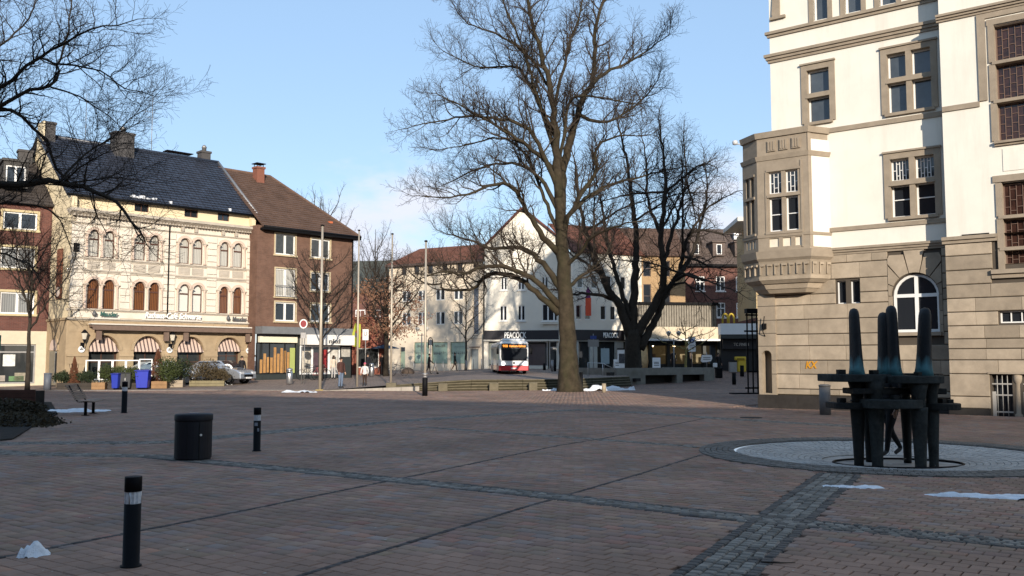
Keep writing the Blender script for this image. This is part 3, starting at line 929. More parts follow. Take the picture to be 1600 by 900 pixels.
mb = MB(); mb.box(7.5,9.8,PY-.02,PY+.1,7.32,8.0); mb.build("spandrel_panel", WT, th)
# barred cellar openings with a small column between
for x0, x1 in ((6.95,7.5),(7.78,8.4)):
    g = MB()
    for i in range(1,4): g.tube([(x0+(x1-x0)*i/4,PY+.06,-.05),(x0+(x1-x0)*i/4,PY+.06,1.22)], .014, 5)
    for z in (.12,.62,.95): g.box(x0,x1,PY+.045,PY+.075,z-.02,z+.02)
    g.box(x0+.0,x0+.1,PY+.04,PY+.1,-.1,.72); g.build("window_grille", pm("pale_grey_iron",(.33,.31,.28),.6,.15), th)
    p = MB(); p.box(x0,x1,PY+.3,PY+.33,-.05,1.24); p.build("pane", GLASS, th)
mb = MB(); mb.lathe([(.13,-.1),(.13,.05),(.095,.09),(.09,.95),(.12,1.0),(.14,1.08),(.14,1.24)], 14, (7.64,PY+.1,0)); mb.build("column", STONE_TRIM, th)
mb = MB(); mb.box(6.86,8.5,PY-.075,PY+.04,1.245,1.30); mb.build("lintel", STONE_TRIM, th)
# --- corner oriel
PL = [(2.02,.0),(1.58,-.8),(-.25,-.8),(-1.03,-.25),(-1.03,1.2),(-.2,1.8),(2.02,1.8)]
def scaled(s, dy=0):
    cx_, cy_ = .45, .5
    return [(cx_+(x-cx_)*s, cy_+(y-cy_)*s+dy) for x, y in PL]
def ring(z0, z1, s0, s1, mat, name="oriel_moulding", mi=0):
    a, b = scaled(s0), scaled(s1)
    m = MB(); n = len(a)
    m.add([(x,y,z0) for x,y in a]+[(x,y,z1) for x,y in b], [(i,(i+1)%n,n+(i+1)%n,n+i) for i in range(n)]+[tuple(range(n-1,-1,-1)),tuple(range(n,2*n))])
    return m.build(name, mat, th)
ring(3.98, 4.12, .70, .78, STONE); ring(4.12, 4.30, .80, .86, STONE); ring(4.30, 4.42, .90, .98, STONE)
ring(4.42, 4.54, .99, 1.0, STONE); ring(4.54, 5.06, .985, 1.0, STONE, "oriel_corbel"); ring(5.06, 5.16, 1.0, 1.06, STONE_TRIM); ring(5.16, 5.42, 1.05, 1.08, STONE_TRIM)
ring(5.42, 5.50, 1.0, 1.0, STONE_TRIM, "oriel_wall")
body = thing_parent = None
# walls of the oriel, face by face
def face_frame(i):
    (xa, ya), (xb, yb) = PL[i+1], PL[i]          # seen from outside left -> right
    w = math.hypot(xb-xa, yb-ya); ang = math.atan2(yb-ya, xb-xa)
    return xa, ya, w, ang
oriel = MB()
def oface(i, holes, z0=5.5, z1=8.72, mi=0):
    xa, ya, w, ang = face_frame(i)
    oriel.T = Matrix.Translation((xa,ya,0)) @ Matrix.Rotation(ang, 4, 'Z')
    punched(oriel, 0, w, z0, z1, holes, .22, 0, mi)
    return xa, ya, w, ang
FW = face_frame(1)[2]
fh = [(.42,.88,6.1,7.28),(1.02,1.46,6.1,7.28),(.42,.88,7.42,8.18),(1.02,1.46,7.42,8.18),(.4,.74,5.56,5.86),(.88,1.18,5.56,5.86),(1.32,1.62,5.56,5.86)]
oface(1, fh)
sh = [(.22,.42,6.1,7.3),(.52,.74,6.1,7.3),(.22,.42,7.42,8.1),(.52,.74,7.42,8.1),(.2,.36,5.56,5.84),(.42,.56,5.56,5.84),(.62,.78,5.56,5.84)]
oface(2, sh)
oface(3, [])
oriel.T = None
oriel.build("oriel_wall", STONE_TRIM, th)
w0 = MB(); xa, ya, w, ang = face_frame(0)
w0.T = Matrix.Translation((xa,ya,0)) @ Matrix.Rotation(ang, 4, 'Z')
w0.box(.0, .14, -.015, .2, 5.5, 9.4, 1); w0.box(.14, w, 0, .2, 5.5, 9.2, 0)
w0.build("oriel_wall", [WT, STONE_TRIM], th)
def face_part(i, name, mat, fn):
    xa, ya, w, ang = face_frame(i)
    o = MB(); fn(o, w); return o.build(name, mat, th, (xa, ya, 0), ang)
fo = face_part(1, "window_surround", STONE_TRIM, lambda o, w: (o.box(.34,1.56,-.04,.02,8.2,8.28), o.box(.36,1.54,-.05,.05,7.29,7.37), o.box(.3,1.6,-.06,.02,6.0,6.08), o.box(.3,.36,-.03,.02,6.08,8.2), o.box(1.56,1.62,-.03,.02,5.5,8.5)))
def lat(w, h):
    ex = []; bw = .02
    for k in (1,2): ex.append((w*k/3-bw/2, w*k/3+bw/2, .04, h-.04))
    for k in range(3):
        for f in ((.5,) if k % 2 == 0 else (.28,.78)): ex.append((w*k/3, w*(k+1)/3, h*f-bw/2, h*f+bw/2))
    return ex
for a, b in ((.42,.88),(1.02,1.46)):
    window(fo, a, 7.42, b-a, .76, .1, WHITE_PAINT, GLASS, fw=.04, extra=lat(b-a,.76), key='lat3')
    window(fo, a, 6.1, b-a, 1.18, .1, WHITE_PAINT, GLASS, fw=.045, hs=(.5,), bar=.03)
f2 = face_part(2, "window_surround", STONE_TRIM, lambda o, w: (o.box(.16,.8,-.04,.02,8.12,8.2), o.box(.16,.8,-.05,.05,7.31,7.40), o.box(.12,.84,-.06,.02,6.0,6.08)))
for a, b in ((.22,.42),(.52,.74)):
    window(f2, a, 7.42, b-a, .68, .1, STONE_TRIM, GLASS, fw=.03); window(f2, a, 6.1, b-a, 1.2, .1, STONE_TRIM, GLASS, fw=.03)
PANEL = pm("cream_panel", (.72,.65,.52), .8, .08)
face_part(1, "panel", PANEL, lambda o, w: [o.box(a,b,.05,.07,5.56,5.86) for a, b in ((.4,.74),(.88,1.18),(1.32,1.62))])
face_part(2, "panel", PANEL, lambda o, w: [o.box(a,b,.05,.07,5.56,5.84) for a, b in ((.2,.36),(.42,.56),(.62,.78))])
ring(5.9, 6.0, 1.02, 1.03, STONE_TRIM); ring(8.62, 8.78, 1.02, 1.05, STONE_TRIM); ring(8.78, 9.42, .985, .985, STONE_TRIM, "oriel_parapet"); ring(9.42, 9.62, 1.03, 1.06, STONE_TRIM)
def flutes(o, w):
    n = 3
    for k in range(n):
        c = w*(.3+.24*k)
        o.box(c-.15,c+.15,-.03,.05,8.92,9.30)
        for q in (-.09,0,.09): o.box(c+q-.022,c+q+.022,-.055,.02,8.96,9.27)
face_part(1, "carved_relief", STONE_TRIM, flutes)
def arcs(o, w):
    n = int(w/.26)
    for k in range(n):
        c = w*(k+.5)/n
        o.box(c-.085,c-.05,-.045,.05,4.6,4.90); o.box(c-.085,c+.085,-.055,.05,4.90,4.98)
face_part(1, "carved_relief", STONE, arcs); face_part(0, "carved_relief", STONE, arcs); face_part(2, "carved_relief", STONE, arcs)
# roofs and tower: the mass above and behind the picture
SLATE = pm("dark_roof_slate", (.06,.055,.055), .6, .2, 4, .3, 20)
mb = MB(); mb.box(.03,6,.3,13.9,-.1,15.6); mb.build("core_wall", WT, th)
mb = MB(); mb.box(6,34,.1,10,-.1,18); mb.build("core_wall", WT, th)
mb = MB(); mb.box(18,34,10,22,-.1,28); mb.build("shade_wing_wall", WT, th)  # unseen tall wing, added to shade the street beyond
mb = MB(); mb.prism([(-.4,0),(4.8,1.2),(10.2,0)], 5.8, 34, 'x'); r = mb.build("roof", SLATE, th, (0,0,18.0))
mb = MB(); mb.box(.35,7.35,1.6,6.6,15,24.5); mb.build("tower_wall", WT, th)
mb = MB(); mb.add([(.1,1.3,24.5),(7.6,1.3,24.5),(7.6,6.9,24.5),(.1,6.9,24.5),(3.85,4.1,29)], [(0,1,4),(1,2,4),(2,3,4),(3,0,4),(3,2,1,0)]); mb.build("roof", SLATE, th)
# graffiti tag and security camera
lettering("KX", .34, pm("orange_spray_paint",(.55,.25,.02),.7,.2,9), th, (1.05,-.072,1.38), width=.42, depth=.004, shear=.2, bold=.01)
cam_mb = MB(); cam_mb.lathe([(.02,-.1),(.09,-.08),(.10,.02),(.08,.06),(.02,.08)], 12, (-1.25,-.35,9.55)); cam_mb.tube([(-1.22,-.33,9.5),(-.95,-.2,9.44)], .022, 6)
cam_mb.build("security_camera", pm("pale_plastic",(.55,.55,.55),.5,.05), th)
# ------------------------------------------------------------------ the cafe house (left)
CAFE_UP = pm("pinkish_cream_stucco", (.67,.60,.50), .85, .10, 1.6, .15, 50, stain=.18, stain_col=(.36,.30,.24))
CAFE_TRIM = pm("weathered_stucco_trim", (.44,.385,.315), .85, .14, 2.2, .2, 40, stain=.35, stain_col=(.27,.24,.2))
CAFE_PINK = pm("pink_stucco", (.58,.45,.36), .85, .08, 2, .1, 50)
CAFE_STONE = pm("tan_sandstone", (.36,.27,.17), .85, .15, 2, .3, 40, objvar=.08, stain=.2, stain_col=(.2,.16,.11))
CAFE_SIDE = pm("yellow_cream_plaster", (.70,.585,.39), .88, .10, .9, .1, 50, stain=.15, stain_col=(.45,.36,.2))
TILE_BLUE = pm("dark_glazed_roof_tile", (.032,.037,.052), .38, .3, 1.2, spec=.6)
TILE_BROWN = pm("brown_roof_tile", (.118,.073,.053), .8, .25, 1.2)
TILE_RED = pm("red_roof_tile", (.17,.075,.05), .8, .25, 1.2)
CURT_W = curtainmat("white_curtained_glass", (.52,.50,.44), (.33,.31,.27))
CURT_B = curtainmat("brown_curtained_glass", (.22,.085,.03), (.05,.022,.012), 30)
CURT_D = curtainmat("dim_net_curtain_glass", (.26,.26,.25), (.15,.155,.155))
BLIND = pm("blind_behind_glass", (.60,.60,.54), .3, .04, coat=.5)
cf = thing("cafe_house", "ornate pink and cream cafe house with dark blue glazed tile roof and arched ground floor", "building", (-26.16,54.6,0), R(44))
UP = [(1.07,1.67),(1.97,2.58),(3.83,4.47),(4.75,5.36),(6.70,7.34),(7.60,8.25),(9.48,10.08),(10.42,11.07)]
LO = [(1.05,1.76),(1.99,2.67),(3.84,4.55),(4.80,5.45),(6.74,7.42),(7.64,8.29),(9.50,10.12),(10.47,11.10)]
mb = MB()
hol = [(a,b,7.86,9.50,(b-a)/2) for a,b in UP] + [(a,b,4.74,6.52,(b-a)/2) for a,b in LO]
punched(mb, 0, 12.0, 4.15, 10.35, hol, .22)
mb.quad((12.0,0,4.15),(12.0,6,4.15),(12.0,6,10.35),(12.0,0,10.35))
mb.build("wall", CAFE_UP, cf)
# ground floor arcade
mb = MB()
AR = [(1.24,3.02),(3.92,5.68),(6.68,8.46),(9.42,11.08)]
punched(mb, 0, 12.1, -.05, 4.2, [(a,b,(.0 if i in (3,) else .55),3.16,(b-a)/2) for i,(a,b) in enumerate(AR)], .42, -.06)
mb.quad((12.1,-.06,-.05),(12.1,4,-.05),(12.1,4,4.2),(12.1,-.06,4.2))
mb.build("wall", CAFE_STONE, cf)
def cblock(x0, x1, z0, z1, y=-.085):
    v = MB(); v.box(x0+.006,x1-.006,y,y+.06,z0+.006,z1-.006); v.build("stone_block", CAFE_STONE, cf)
for x0, x1 in ((.0,1.2),(3.06,3.88),(5.72,6.64),(8.50,9.38),(11.12,12.1)):
    for z0, z1 in ((0.02,.5),(.5,.98),(.98,1.42),(1.42,1.86)): cblock(x0, x1, z0, z1)
    v = MB(); v.box(x0-.03,x1+.03,-.13,.02,1.88,2.02); v.build("impost", CAFE_STONE, cf)
for (a,b) in AR:                                   # arch mouldings
    v = MB(); c = (a+b)/2; r = (b-a)/2; n = 18
    for k in range(n):
        a0, a1 = math.pi*k/n, math.pi*(k+1)/n
        zz = 3.16-r
        p = [(c+q*math.cos(t), zz+q*math.sin(t)) for q, t in ((r+.01,a0),(r+.20,a0),(r+.20,a1),(r+.01,a1))]
        v.prism(p, -.115, 0, 'y')
    v.build("arch_moulding", CAFE_STONE, cf)
x = .15
for z0, z1 in ((3.34,3.72),(3.72,4.1)):
    x = .05
    while x < 11.9:
        e = min(12.05, x+random.uniform(.9,1.3)); cblock(x, e, z0, z1, -.078); x = e
# awnings in the arches (striped cloth), dark shop glass under them
STRIPE = bpy.data.materials.new("striped_awning_cloth"); STRIPE.use_nodes = True
sn, sl = STRIPE.node_tree.nodes, STRIPE.node_tree.links
tcn = sn.new("ShaderNodeTexCoord"); spn = sn.new("ShaderNodeSeparateXYZ"); sl.new(tcn.outputs["Object"], spn.inputs[0])
mun = sn.new("ShaderNodeMath"); mun.operation = 'MULTIPLY'; mun.inputs[1].default_value = 2*math.pi/.235; sl.new(spn.outputs[0], mun.inputs[0])
sin = sn.new("ShaderNodeMath"); sin.operation = 'SINE'; sl.new(mun.outputs[0], sin.inputs[0])
gtn = sn.new("ShaderNodeMath"); gtn.operation = 'GREATER_THAN'; gtn.inputs[1].default_value = .35; sl.new(sin.outputs[0], gtn.inputs[0])
mxn = sn.new("ShaderNodeMix"); mxn.data_type = 'RGBA'; sl.new(gtn.outputs[0], mxn.inputs[0])
mxn.inputs[6].default_value = (.58,.44,.36,1); mxn.inputs[7].default_value = (.11,.075,.07,1)
sl.new(mxn.outputs[2], sn["Principled BSDF"].inputs["Base Color"]); sn["Principled BSDF"].inputs["Roughness"].default_value = .9
for i, (a,b) in enumerate(AR):
    r = (b-a)/2; c = (a+b)/2; zz = 3.16-r
    aw = MB(); n = 14
    pts_o = [(r*.96*math.cos(math.pi*k/n), r*.96*math.sin(math.pi*k/n)) for k in range(n+1)]
    vs = [(p[0], .34, p[1]) for p in pts_o] + [(p[0]*.98, .34-.55*(1-p[1]/r*.9), p[1]*.55+.02 if p[1] > 0 else 0) for p in pts_o]
    aw.add([(x_, .32, z_) for x_, z_ in pts_o] + [(x_*.97, -.10+.42*(z_/r), z_*.9) for x_, z_ in pts_o], [(k, k+1, n+2+k, n+1+k) for k in range(n)], 0, True)
    # the front cloth
    m_ = len(aw.v)
    front = [(x_*.97, -.10+.42*(z_/r), z_*.9) for x_, z_ in pts_o]
    for k in range(n//2):
        l, l2, rr_, r2 = front[n-k], front[n-k-1], front[k], front[k+1]
        aw.quad(rr_, r2, l2, l)
    aw.box(-r*.97, r*.97, -.12, -.06, -.10, 0)
    aw.build("arch_awning", STRIPE, cf, (c, .02, zz))
    zb = .0 if i == 3 else .55
    window(cf, a+.02, zb, b-a-.04, zz+.0-zb+.1, .36, BROWN_PAINT, GLASS_SHOP, fw=.07, vs=(.5,), hs=(.55,) if i != 3 else (.8,))
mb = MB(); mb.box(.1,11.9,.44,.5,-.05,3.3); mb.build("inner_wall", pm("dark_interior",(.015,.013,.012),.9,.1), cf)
# windows, columns, arches of the upper floors
def pair(row, za, zb, style):
    for i, (a,b) in enumerate(row):
        p = style[i]
        window(cf, a, za, b-a, zb-za, .10, BROWN_PAINT, p, rise=(b-a)/2, fw=.055, hs=(.66,), bar=.09)
        c, r, zz = (a+b)/2, (b-a)/2, zb-(b-a)/2
        v = MB(); n = 12
        for k in range(n):
            a0, a1 = math.pi*k/n, math.pi*(k+1)/n
            q = [(c+s*math.cos(t), zz+s*math.sin(t)) for s, t in ((r+.01,a0),(r+.18,a0),(r+.18,a1),(r+.01,a1))]
            v.prism(q, -.11, .02, 'y')
        v.build("arch_moulding", CAFE_PINK, cf)
    for i in range(0, 8, 2):
        (a,b), (c,d) = row[i], row[i+1]
        zz = zb-(b-a)/2
        for cx_ in (a-.13, (b+c)/2, d+.13):
            v = MB(); v.lathe([(.10,0),(.10,.07),(.075,.1),(.065,zz-za-.14),(.10,zz-za-.06),(.11,zz-za)], 10, (0,0,0))
            v.build("column", CAFE_PINK, cf, (cx_, -.05, za))
            v = MB(); v.box(cx_-.15,cx_+.15,-.17,.02,zz+.002,zz+.06); v.build("capital", CAFE_TRIM, cf)
pair(UP, 7.86, 9.50, [CURT_W,CURT_W,CURT_W,CURT_W,CURT_W,CURT_W,CURT_W,CURT_W])
pair(LO, 4.74, 6.52, [CURT_B,CURT_B,CURT_B,CURT_B,BLIND,BLIND,CURT_B,CURT_B])
for z0, z1, pr, mat, st in ((7.66,7.82,.12,CAFE_TRIM,2),(6.90,7.10,.10,CAFE_TRIM,2),(4.60,4.72,.12,CAFE_TRIM,2),(4.02,4.16,.22,CAFE_TRIM,2),(9.80,9.90,.08,CAFE_TRIM,2)):
    band(cf, -.1 if z0 != 9.8 else 0, 12.1, z0, z1, pr, mat, steps=st)
band(cf, -.15, 12.25, 10.32, 10.56, .42, CAFE_TRIM, steps=4, name="cornice")
mb = MB(); mb.box(-.1,12.2,-.40,.5,10.56,10.68); mb.build("cornice", CAFE_TRIM, cf)
# pilasters of banded blocks, relief panels, brackets, dentils
for xa, xb in ((.05,.75),(2.98,3.55),(5.66,6.40),(8.55,9.2),(11.38,11.98)):
    z = 4.78
    while z < 9.7:
        if not (6.55 < z < 7.75 and False):
            v = MB(); v.box(xa,xb,-.085,.01,z+.018,z+.395); v.build("pilaster_block", CAFE_UP, cf)
        z += .415
for row in (UP,):
    for a,b in row:
        v = MB(); v.box(a-.06,b+.06,-.035,.01,7.16,7.60); v.box(a+.05,b-.05,-.05,.01,7.28,7.48); v.build("relief_panel", CAFE_TRIM, cf)
        v = MB(); v.box(a+.02,a+.2,-.16,.01,9.95,10.3); v.box(a+.05,a+.17,-.10,.01,9.85,9.97); v.build("bracket", CAFE_TRIM, cf)
v = MB()
for k in range(60): v.box(.05+k*.2, .13+k*.2, -.30, -.02, 10.24, 10.34)
v.build("dentils", CAFE_TRIM, cf, kind="stuff")
v = MB(); v.tube([(5.95,-.1,4.1),(5.95,-.1,10.2)], .045, 8); v.build("downpipe", METAL_DARK, cf)
# attic strip
mb = MB(); AT = [(3.89,4.79),(7.13,8.06),(9.44,10.27)]
punched(mb, 0, 12.0, 10.6, 11.62, [(a,b,10.98,11.5) for a,b in AT], .15, .42)
mb.build("wall", CAFE_SIDE, cf)
for a,b in AT: window(cf, a, 10.98, b-a, .52, .5, BROWN_PAINT, GLASS, fw=.05, vs=(.5,))
# side gable wall, with lower stone part and niche
DEP = 12.2
def gable(parent, x, w0, h0, ridge, mat, th_=.3, name="gable_wall"):
    v = MB(); v.prism([(0,-.05),(w0,-.05),(w0,h0),(w0/2,ridge),(0,h0)], x, x+th_, 'x')
    return v.build(name, mat, parent)
gable(cf, 0.0, DEP, 11.35, 15.95, CAFE_SIDE); gable(cf, 11.7, DEP, 11.2, 15.7, CAFE_SIDE)
mb = MB(); mb.box(0,12,DEP-.3,DEP,-.05,11.6); mb.build("rear_wall", CAFE_SIDE, cf)
mb = MB(); mb.box(-.07,.0,-.06,5.5,-.05,4.1); mb.box(-.14,.0,-.12,5.5,4.02,4.16); mb.build("wall", CAFE_STONE, cf)
sd = MB()
for k in range(14):
    a0, a1 = math.pi*k/14, math.pi*(k+1)/14
    sd.prism([(2.0+.7*math.cos(a0), 2.25+.7*math.sin(a0)),(2.0+.9*math.cos(a0), 2.25+.9*math.sin(a0)),(2.0+.9*math.cos(a1), 2.25+.9*math.sin(a1)),(2.0+.7*math.cos(a1), 2.25+.7*math.sin(a1))], -.12, -.06, 'x')
sd.build("arch_moulding", CAFE_STONE, cf)
sd = MB(); sd.box(-.09,-.06,1.35,2.65,2.25,2.9); sd.build("niche_panel", STRIPE, cf)
sd = MB(); sd.box(-.085,-.06,1.35,2.65,.0,2.2); sd.build("side_door", GLASS, cf)
v = MB(); v.box(-.1,-.05,1.05,1.95,5.35,8.35); v.build("wall_plaque", pm("brown_plaque",(.24,.10,.06),.7,.1), cf)
v = MB(); v.lathe([(.3,0),(.3,.03)], 18); v.T = None
o = v.build("plaque_emblem", pm("pale_emblem",(.6,.5,.42),.7,.1), cf, (-.10,1.5,5.75)); o.rotation_euler = (0,R(-90),0)
# roof
ez, rz_, ry = 11.66, 16.15, 6.1
tiled_roof(cf, (-.25,.12,ez-.15), (12.15,.12,ez-.15), (12.15,ry,rz_), (-.25,ry,rz_), .30, .34, TILE_BLUE, lift=.085)
mb = MB(); mb.add([(-.25,ry,rz_),(12.15,ry,rz_),(12.15,DEP+.3,ez-.15),(-.25,DEP+.3,ez-.15)], [(0,1,2,3)]); mb.build("roof", TILE_BLUE, cf)
v = MB(); v.tube([(-.25,.06,ez-.13),(12.15,.06,ez-.13)], .08, 8); v.build("gutter", METAL_DARK, cf)
v = MB(); v.tube([(-.3,ry,rz_+.03),(12.2,ry,rz_+.03)], .13, 8); v.build("ridge", TILE_BLUE, cf)
v = MB(); v.tube([(12.15,.1,ez),(12.15,ry,rz_+.06)], .10, 6); v.build("verge", METAL_GREY, cf)
CH_D = pm("dark_slate_chimney", (.075,.07,.068), .8, .2, 3, .3, 20)
chimney(cf, 4.9, 5.4, 14.8, 17.0, 1.3, .9, CH_D, pots=1)
chimney(cf, .35, 5.9, 15.6, 17.0, .65, .8, CH_D)
v = MB(); v.box(-.12,-.02,5.35,6.5,15.2,16.95); v.build("gable_top", CAFE_SIDE, cf)
chimney(cf, 11.2, 6.4, 15.4, 16.9, .7, .7, CH_D, pots=1)
chimney(cf, 9.7, 7.4, 15.0, 16.5, 1.6, .6, pm("red_chimney_brick",(.27,.09,.055),.85,.15), lid=True)
v = MB(); v.tube([(7.8,7.6,15.5),(7.8,7.6,20.6)], .025, 5)
for z, w_ in ((20.2,.5),(19.4,.7),(19.0,.45)): v.tube([(7.8-w_,7.6,z),(7.8+w_,7.6,z)], .015, 4)
v.tube([(2.9,6.6,16),(2.9,6.6,19.6)], .02, 5); v.build("antenna", METAL_GREY, cf, kind="stuff")
v = MB()
for k in range(9): v.box(3.6+.2*k+random.uniform(-.05,.05), 3.75+.2*k, .35+random.uniform(0,.2), .62, ez+.08, ez+.24+random.uniform(0,.14))
for xx in (6.1,10.2): v.box(xx, xx+.14, .3, .5, ez+.02, ez+.2)
v.build("roof_snow", SNOW, cf, kind="stuff")
# awning cassette with brackets, signs, lamps, discs
AWN = pm("folded_brown_awning", (.16,.11,.085), .8, .15, 6); AWB = pm("bright_awning_metal", (.62,.56,.48), .4, .08)
v = MB(); v.box(1.2,11.7,-.62,-.1,3.62,3.74); v.box(1.25,11.65,-.66,-.5,3.46,3.62); v.build("awning", AWN, cf)
v = MB(); v.box(1.15,11.72,-.60,-.08,3.78,3.86); v.build("awning_cover", AWB, cf)
for xx in (1.5, 5.62, 6.9, 11.2):
    v = MB(); v.box(xx,xx+.32,-.5,-.38,2.86,3.45); v.build("awning_arm", AWN, cf)
SIGNW = pm("white_sign_letters", (.85,.84,.80), .5, .02); SIGNG = pm("dark_green_sign_letters", (.04,.11,.09), .5, .05); SIGND = pm("dark_sign_letters", (.10,.10,.10), .5, .05)
lettering("Rathaus-Café Schwarte", .52, SIGNW, cf, (4.45,-.26,4.28), width=3.65, depth=.03, shear=.25, bold=.008)
v = MB(); v.box(4.3,8.2,-.28,-.06,4.12,4.22); v.build("sign_rail", AWB, cf)
lettering("Mauder", .40, SIGNG, cf, (1.75,-.26,4.30), width=1.05, depth=.03, shear=.15, bold=.01)
v = MB(); v.box(1.2,2.95,-.28,-.06,4.12,4.22); v.build("sign_rail", AWB, cf)
lettering("Mauder", .40, SIGND, cf, (10.3,-.26,4.26), width=1.05, depth=.03, shear=.15, bold=.01)
v = MB(); v.box(9.85,11.45,-.28,-.06,4.10,4.2); v.build("sign_rail", AWB, cf)
for xx in (1.45, 10.05):
    v = MB(); v.lathe([(.05,0),(.12,.06),(.13,.2),(.05,.3),(.02,.36)], 8, (xx,-.2,4.28)); v.build("sign_emblem", SIGND, cf)
LAMP_G = pm("lantern_glass", (.55,.5,.4), .3, .1)
for xx in (.85, 6.2, 11.65):
    v = MB(); v.lathe([(.02,.62),(.06,.6),(.20,.44),(.21,.41)], 6, (xx,-.42,2.85)); v.lathe([(.10,0),(.12,.02),(.05,-.12),(.02,-.16)], 6, (xx,-.42,2.87))
    v.tube([(xx,-.08,2.5),(xx,-.3,2.4),(xx,-.42,2.62),(xx,-.42,2.75)], .03, 6); v.box(xx-.1,xx+.1,-.12,-.06,2.4,2.7)
    lo = v.build("wall_lantern", METAL_DARK, cf)
    g = MB(); g.lathe([(.10,0),(.18,.40)], 6, (xx,-.42,2.88), smooth=False); g.build("lantern_glass", LAMP_G, lo)
    d = MB(); d.lathe([(.19,0),(.19,.05)], 20); dd = d.build("round_sign", WHITE_PAINT, cf, (xx-.05,-.10,2.3)); dd.rotation_euler = (R(90),0,0)
    e = MB(); e.box(-.10,.10,-.012,0,-.035,.035); e.box(-.035,.035,-.012,0,.05,.11); ee = e.build("sign_print", SIGND, cf, (xx-.05,-.152,2.3))
for xx, ar in ((.3,1), (11.85,1)):
    v = MB(); v.box(xx-.15,xx+.15,-.2,-.06,8.1,8.6); v.build("floodlight", METAL_DARK, cf)
    v = MB(); v.tube([(xx,-.15,8.35),(xx+.75,-.85,8.42)], .025, 5); v.tube([(xx,-.1,8.3),(xx+.3,-.5,8.0)], .015, 5); v.build("flag_bracket", METAL_GREY, cf)

# ------------------------------------------------------------------ brown brick house right of the cafe
BR_BROWN = brickmat("brown_wall_brick", (.175,.092,.062), (.14,.072,.049), (.145,.10,.078))
BR_RED = brickmat("dark_red_wall_brick", (.145,.056,.042), (.11,.042,.034), (.13,.085,.07))
bh = thing("brown_brick_house", "brown brick house with brown tiled roof and two shops, right of the ornate cafe", "building", (-17.05,62.0,0), R(46))
BW = [(x,z,w,h) for z,h in ((8.86,1.4),(5.62,2.3),(4.32,1.32)) for x,w in ((1.28,1.58),(4.16,1.58))]
BW = [(1.28,8.88,1.58,1.42),(4.16,8.88,1.58,1.36),(1.34,6.0,1.58,1.92),(4.18,6.55,1.56,1.3),(1.36,4.32,1.60,1.30),(4.20,4.36,1.62,1.26)]
mb = MB(); punched(mb, -.1, 7.7, 3.4, 10.75, [(x,x+w,z,z+h) for x,z,w,h in BW], .16)
mb.quad((7.7,0,0),(7.7,13,0),(7.7,13,10.75),(7.7,0,10.75)); mb.quad((-.1,13,0),(-.1,0,0),(-.1,0,10.75),(-.1,13,10.75))
mb.build("wall", BR_BROWN, bh)
SUR = pm("cream_window_surround", (.52,.42,.27), .7, .1)
DARKWIN = pm("window_glass_with_dark_blind", (.05,.05,.045), .15, .3, 6, coat=.3)
for k, (x,z,w,h) in enumerate(BW):
    s = MB(); t = .09
    for a,b,c,d in ((x-t,x,z-t,z+h+t),(x+w,x+w+t,z-t,z+h+t),(x,x+w,z+h,z+h+t)): s.box(a,b,-.05,.12,c,d)
    s.box(x-t-.05,x+w+t+.05,-.12,.1,z-.11,z)
    so = s.build("window_surround", SUR, bh)
    window(so, x, z, w, h, .06, WHITE_PAINT, CURT_W if k in (2,) else (DARKWIN if k < 2 else GLASS), fw=.09, vs=(.5,), bar=.16)
v = MB()
for k in range(13): v.tube([(1.3+.13*k,-.14,6.0),(1.3+.13*k,-.14,6.75)], .012, 4)
v.box(1.25,2.98,-.16,-.12,6.72,6.77); v.box(1.25,2.98,-.16,-.12,5.98,6.02); v.build("window_railing", METAL_GREY, bh)
tiled_roof(bh, (.12,-.45,10.62), (8.05,-.45,10.62), (4.7,6.5,15.6), (.45,6.5,15.6), .30, .34, TILE_BROWN, lift=.07)
tiled_roof(bh, (8.05,-.45,10.62), (8.05,13.4,10.62), (4.72,6.5,15.6), (4.7,6.5,15.6), .30, .34, TILE_BROWN, lift=.06)
mb = MB(); mb.add([(-.3,6.5,15.6),(4.7,6.5,15.6),(8.05,13.4,10.62),(-.3,13.4,10.62)], [(0,1,2,3)]); mb.build("roof", TILE_BROWN, bh)
v = MB(); v.box(.1,8.1,-.55,.1,10.42,10.58); v.build("eaves_board", METAL_DARK, bh)
v = MB(); v.tube([(.1,-.5,10.62),(8.1,-.5,10.62)], .09, 8); v.build("gutter", METAL_DARK, bh)
v = MB(); v.tube([(.4,6.5,15.63),(4.7,6.5,15.63),(8.08,-.45,10.66)], .11, 8); v.build("ridge", TILE_BROWN, bh)
v = MB(); v.tube([(7.66,-.12,.3),(7.66,-.12,10.5)], .05, 6); v.build("downpipe", METAL_DARK, bh)
chimney(bh, 3.2, 5.6, 14.2, 16.0, .62, .62, pm("red_brick_chimney",(.22,.09,.06),.85,.15), lid=True)
v = MB(); v.box(6.3,6.6,.9,1.2,11.62,11.78); o = v.build("replaced_tile", pm("new_orange_tile",(.5,.14,.06),.7,.1), bh)
SLABG = pm("grey_canopy_slab", (.16,.165,.17), .7, .15, 3)
v = MB(); v.box(-.1,7.75,-.9,.1,3.42,3.9); v.build("shop_canopy", SLABG, bh)
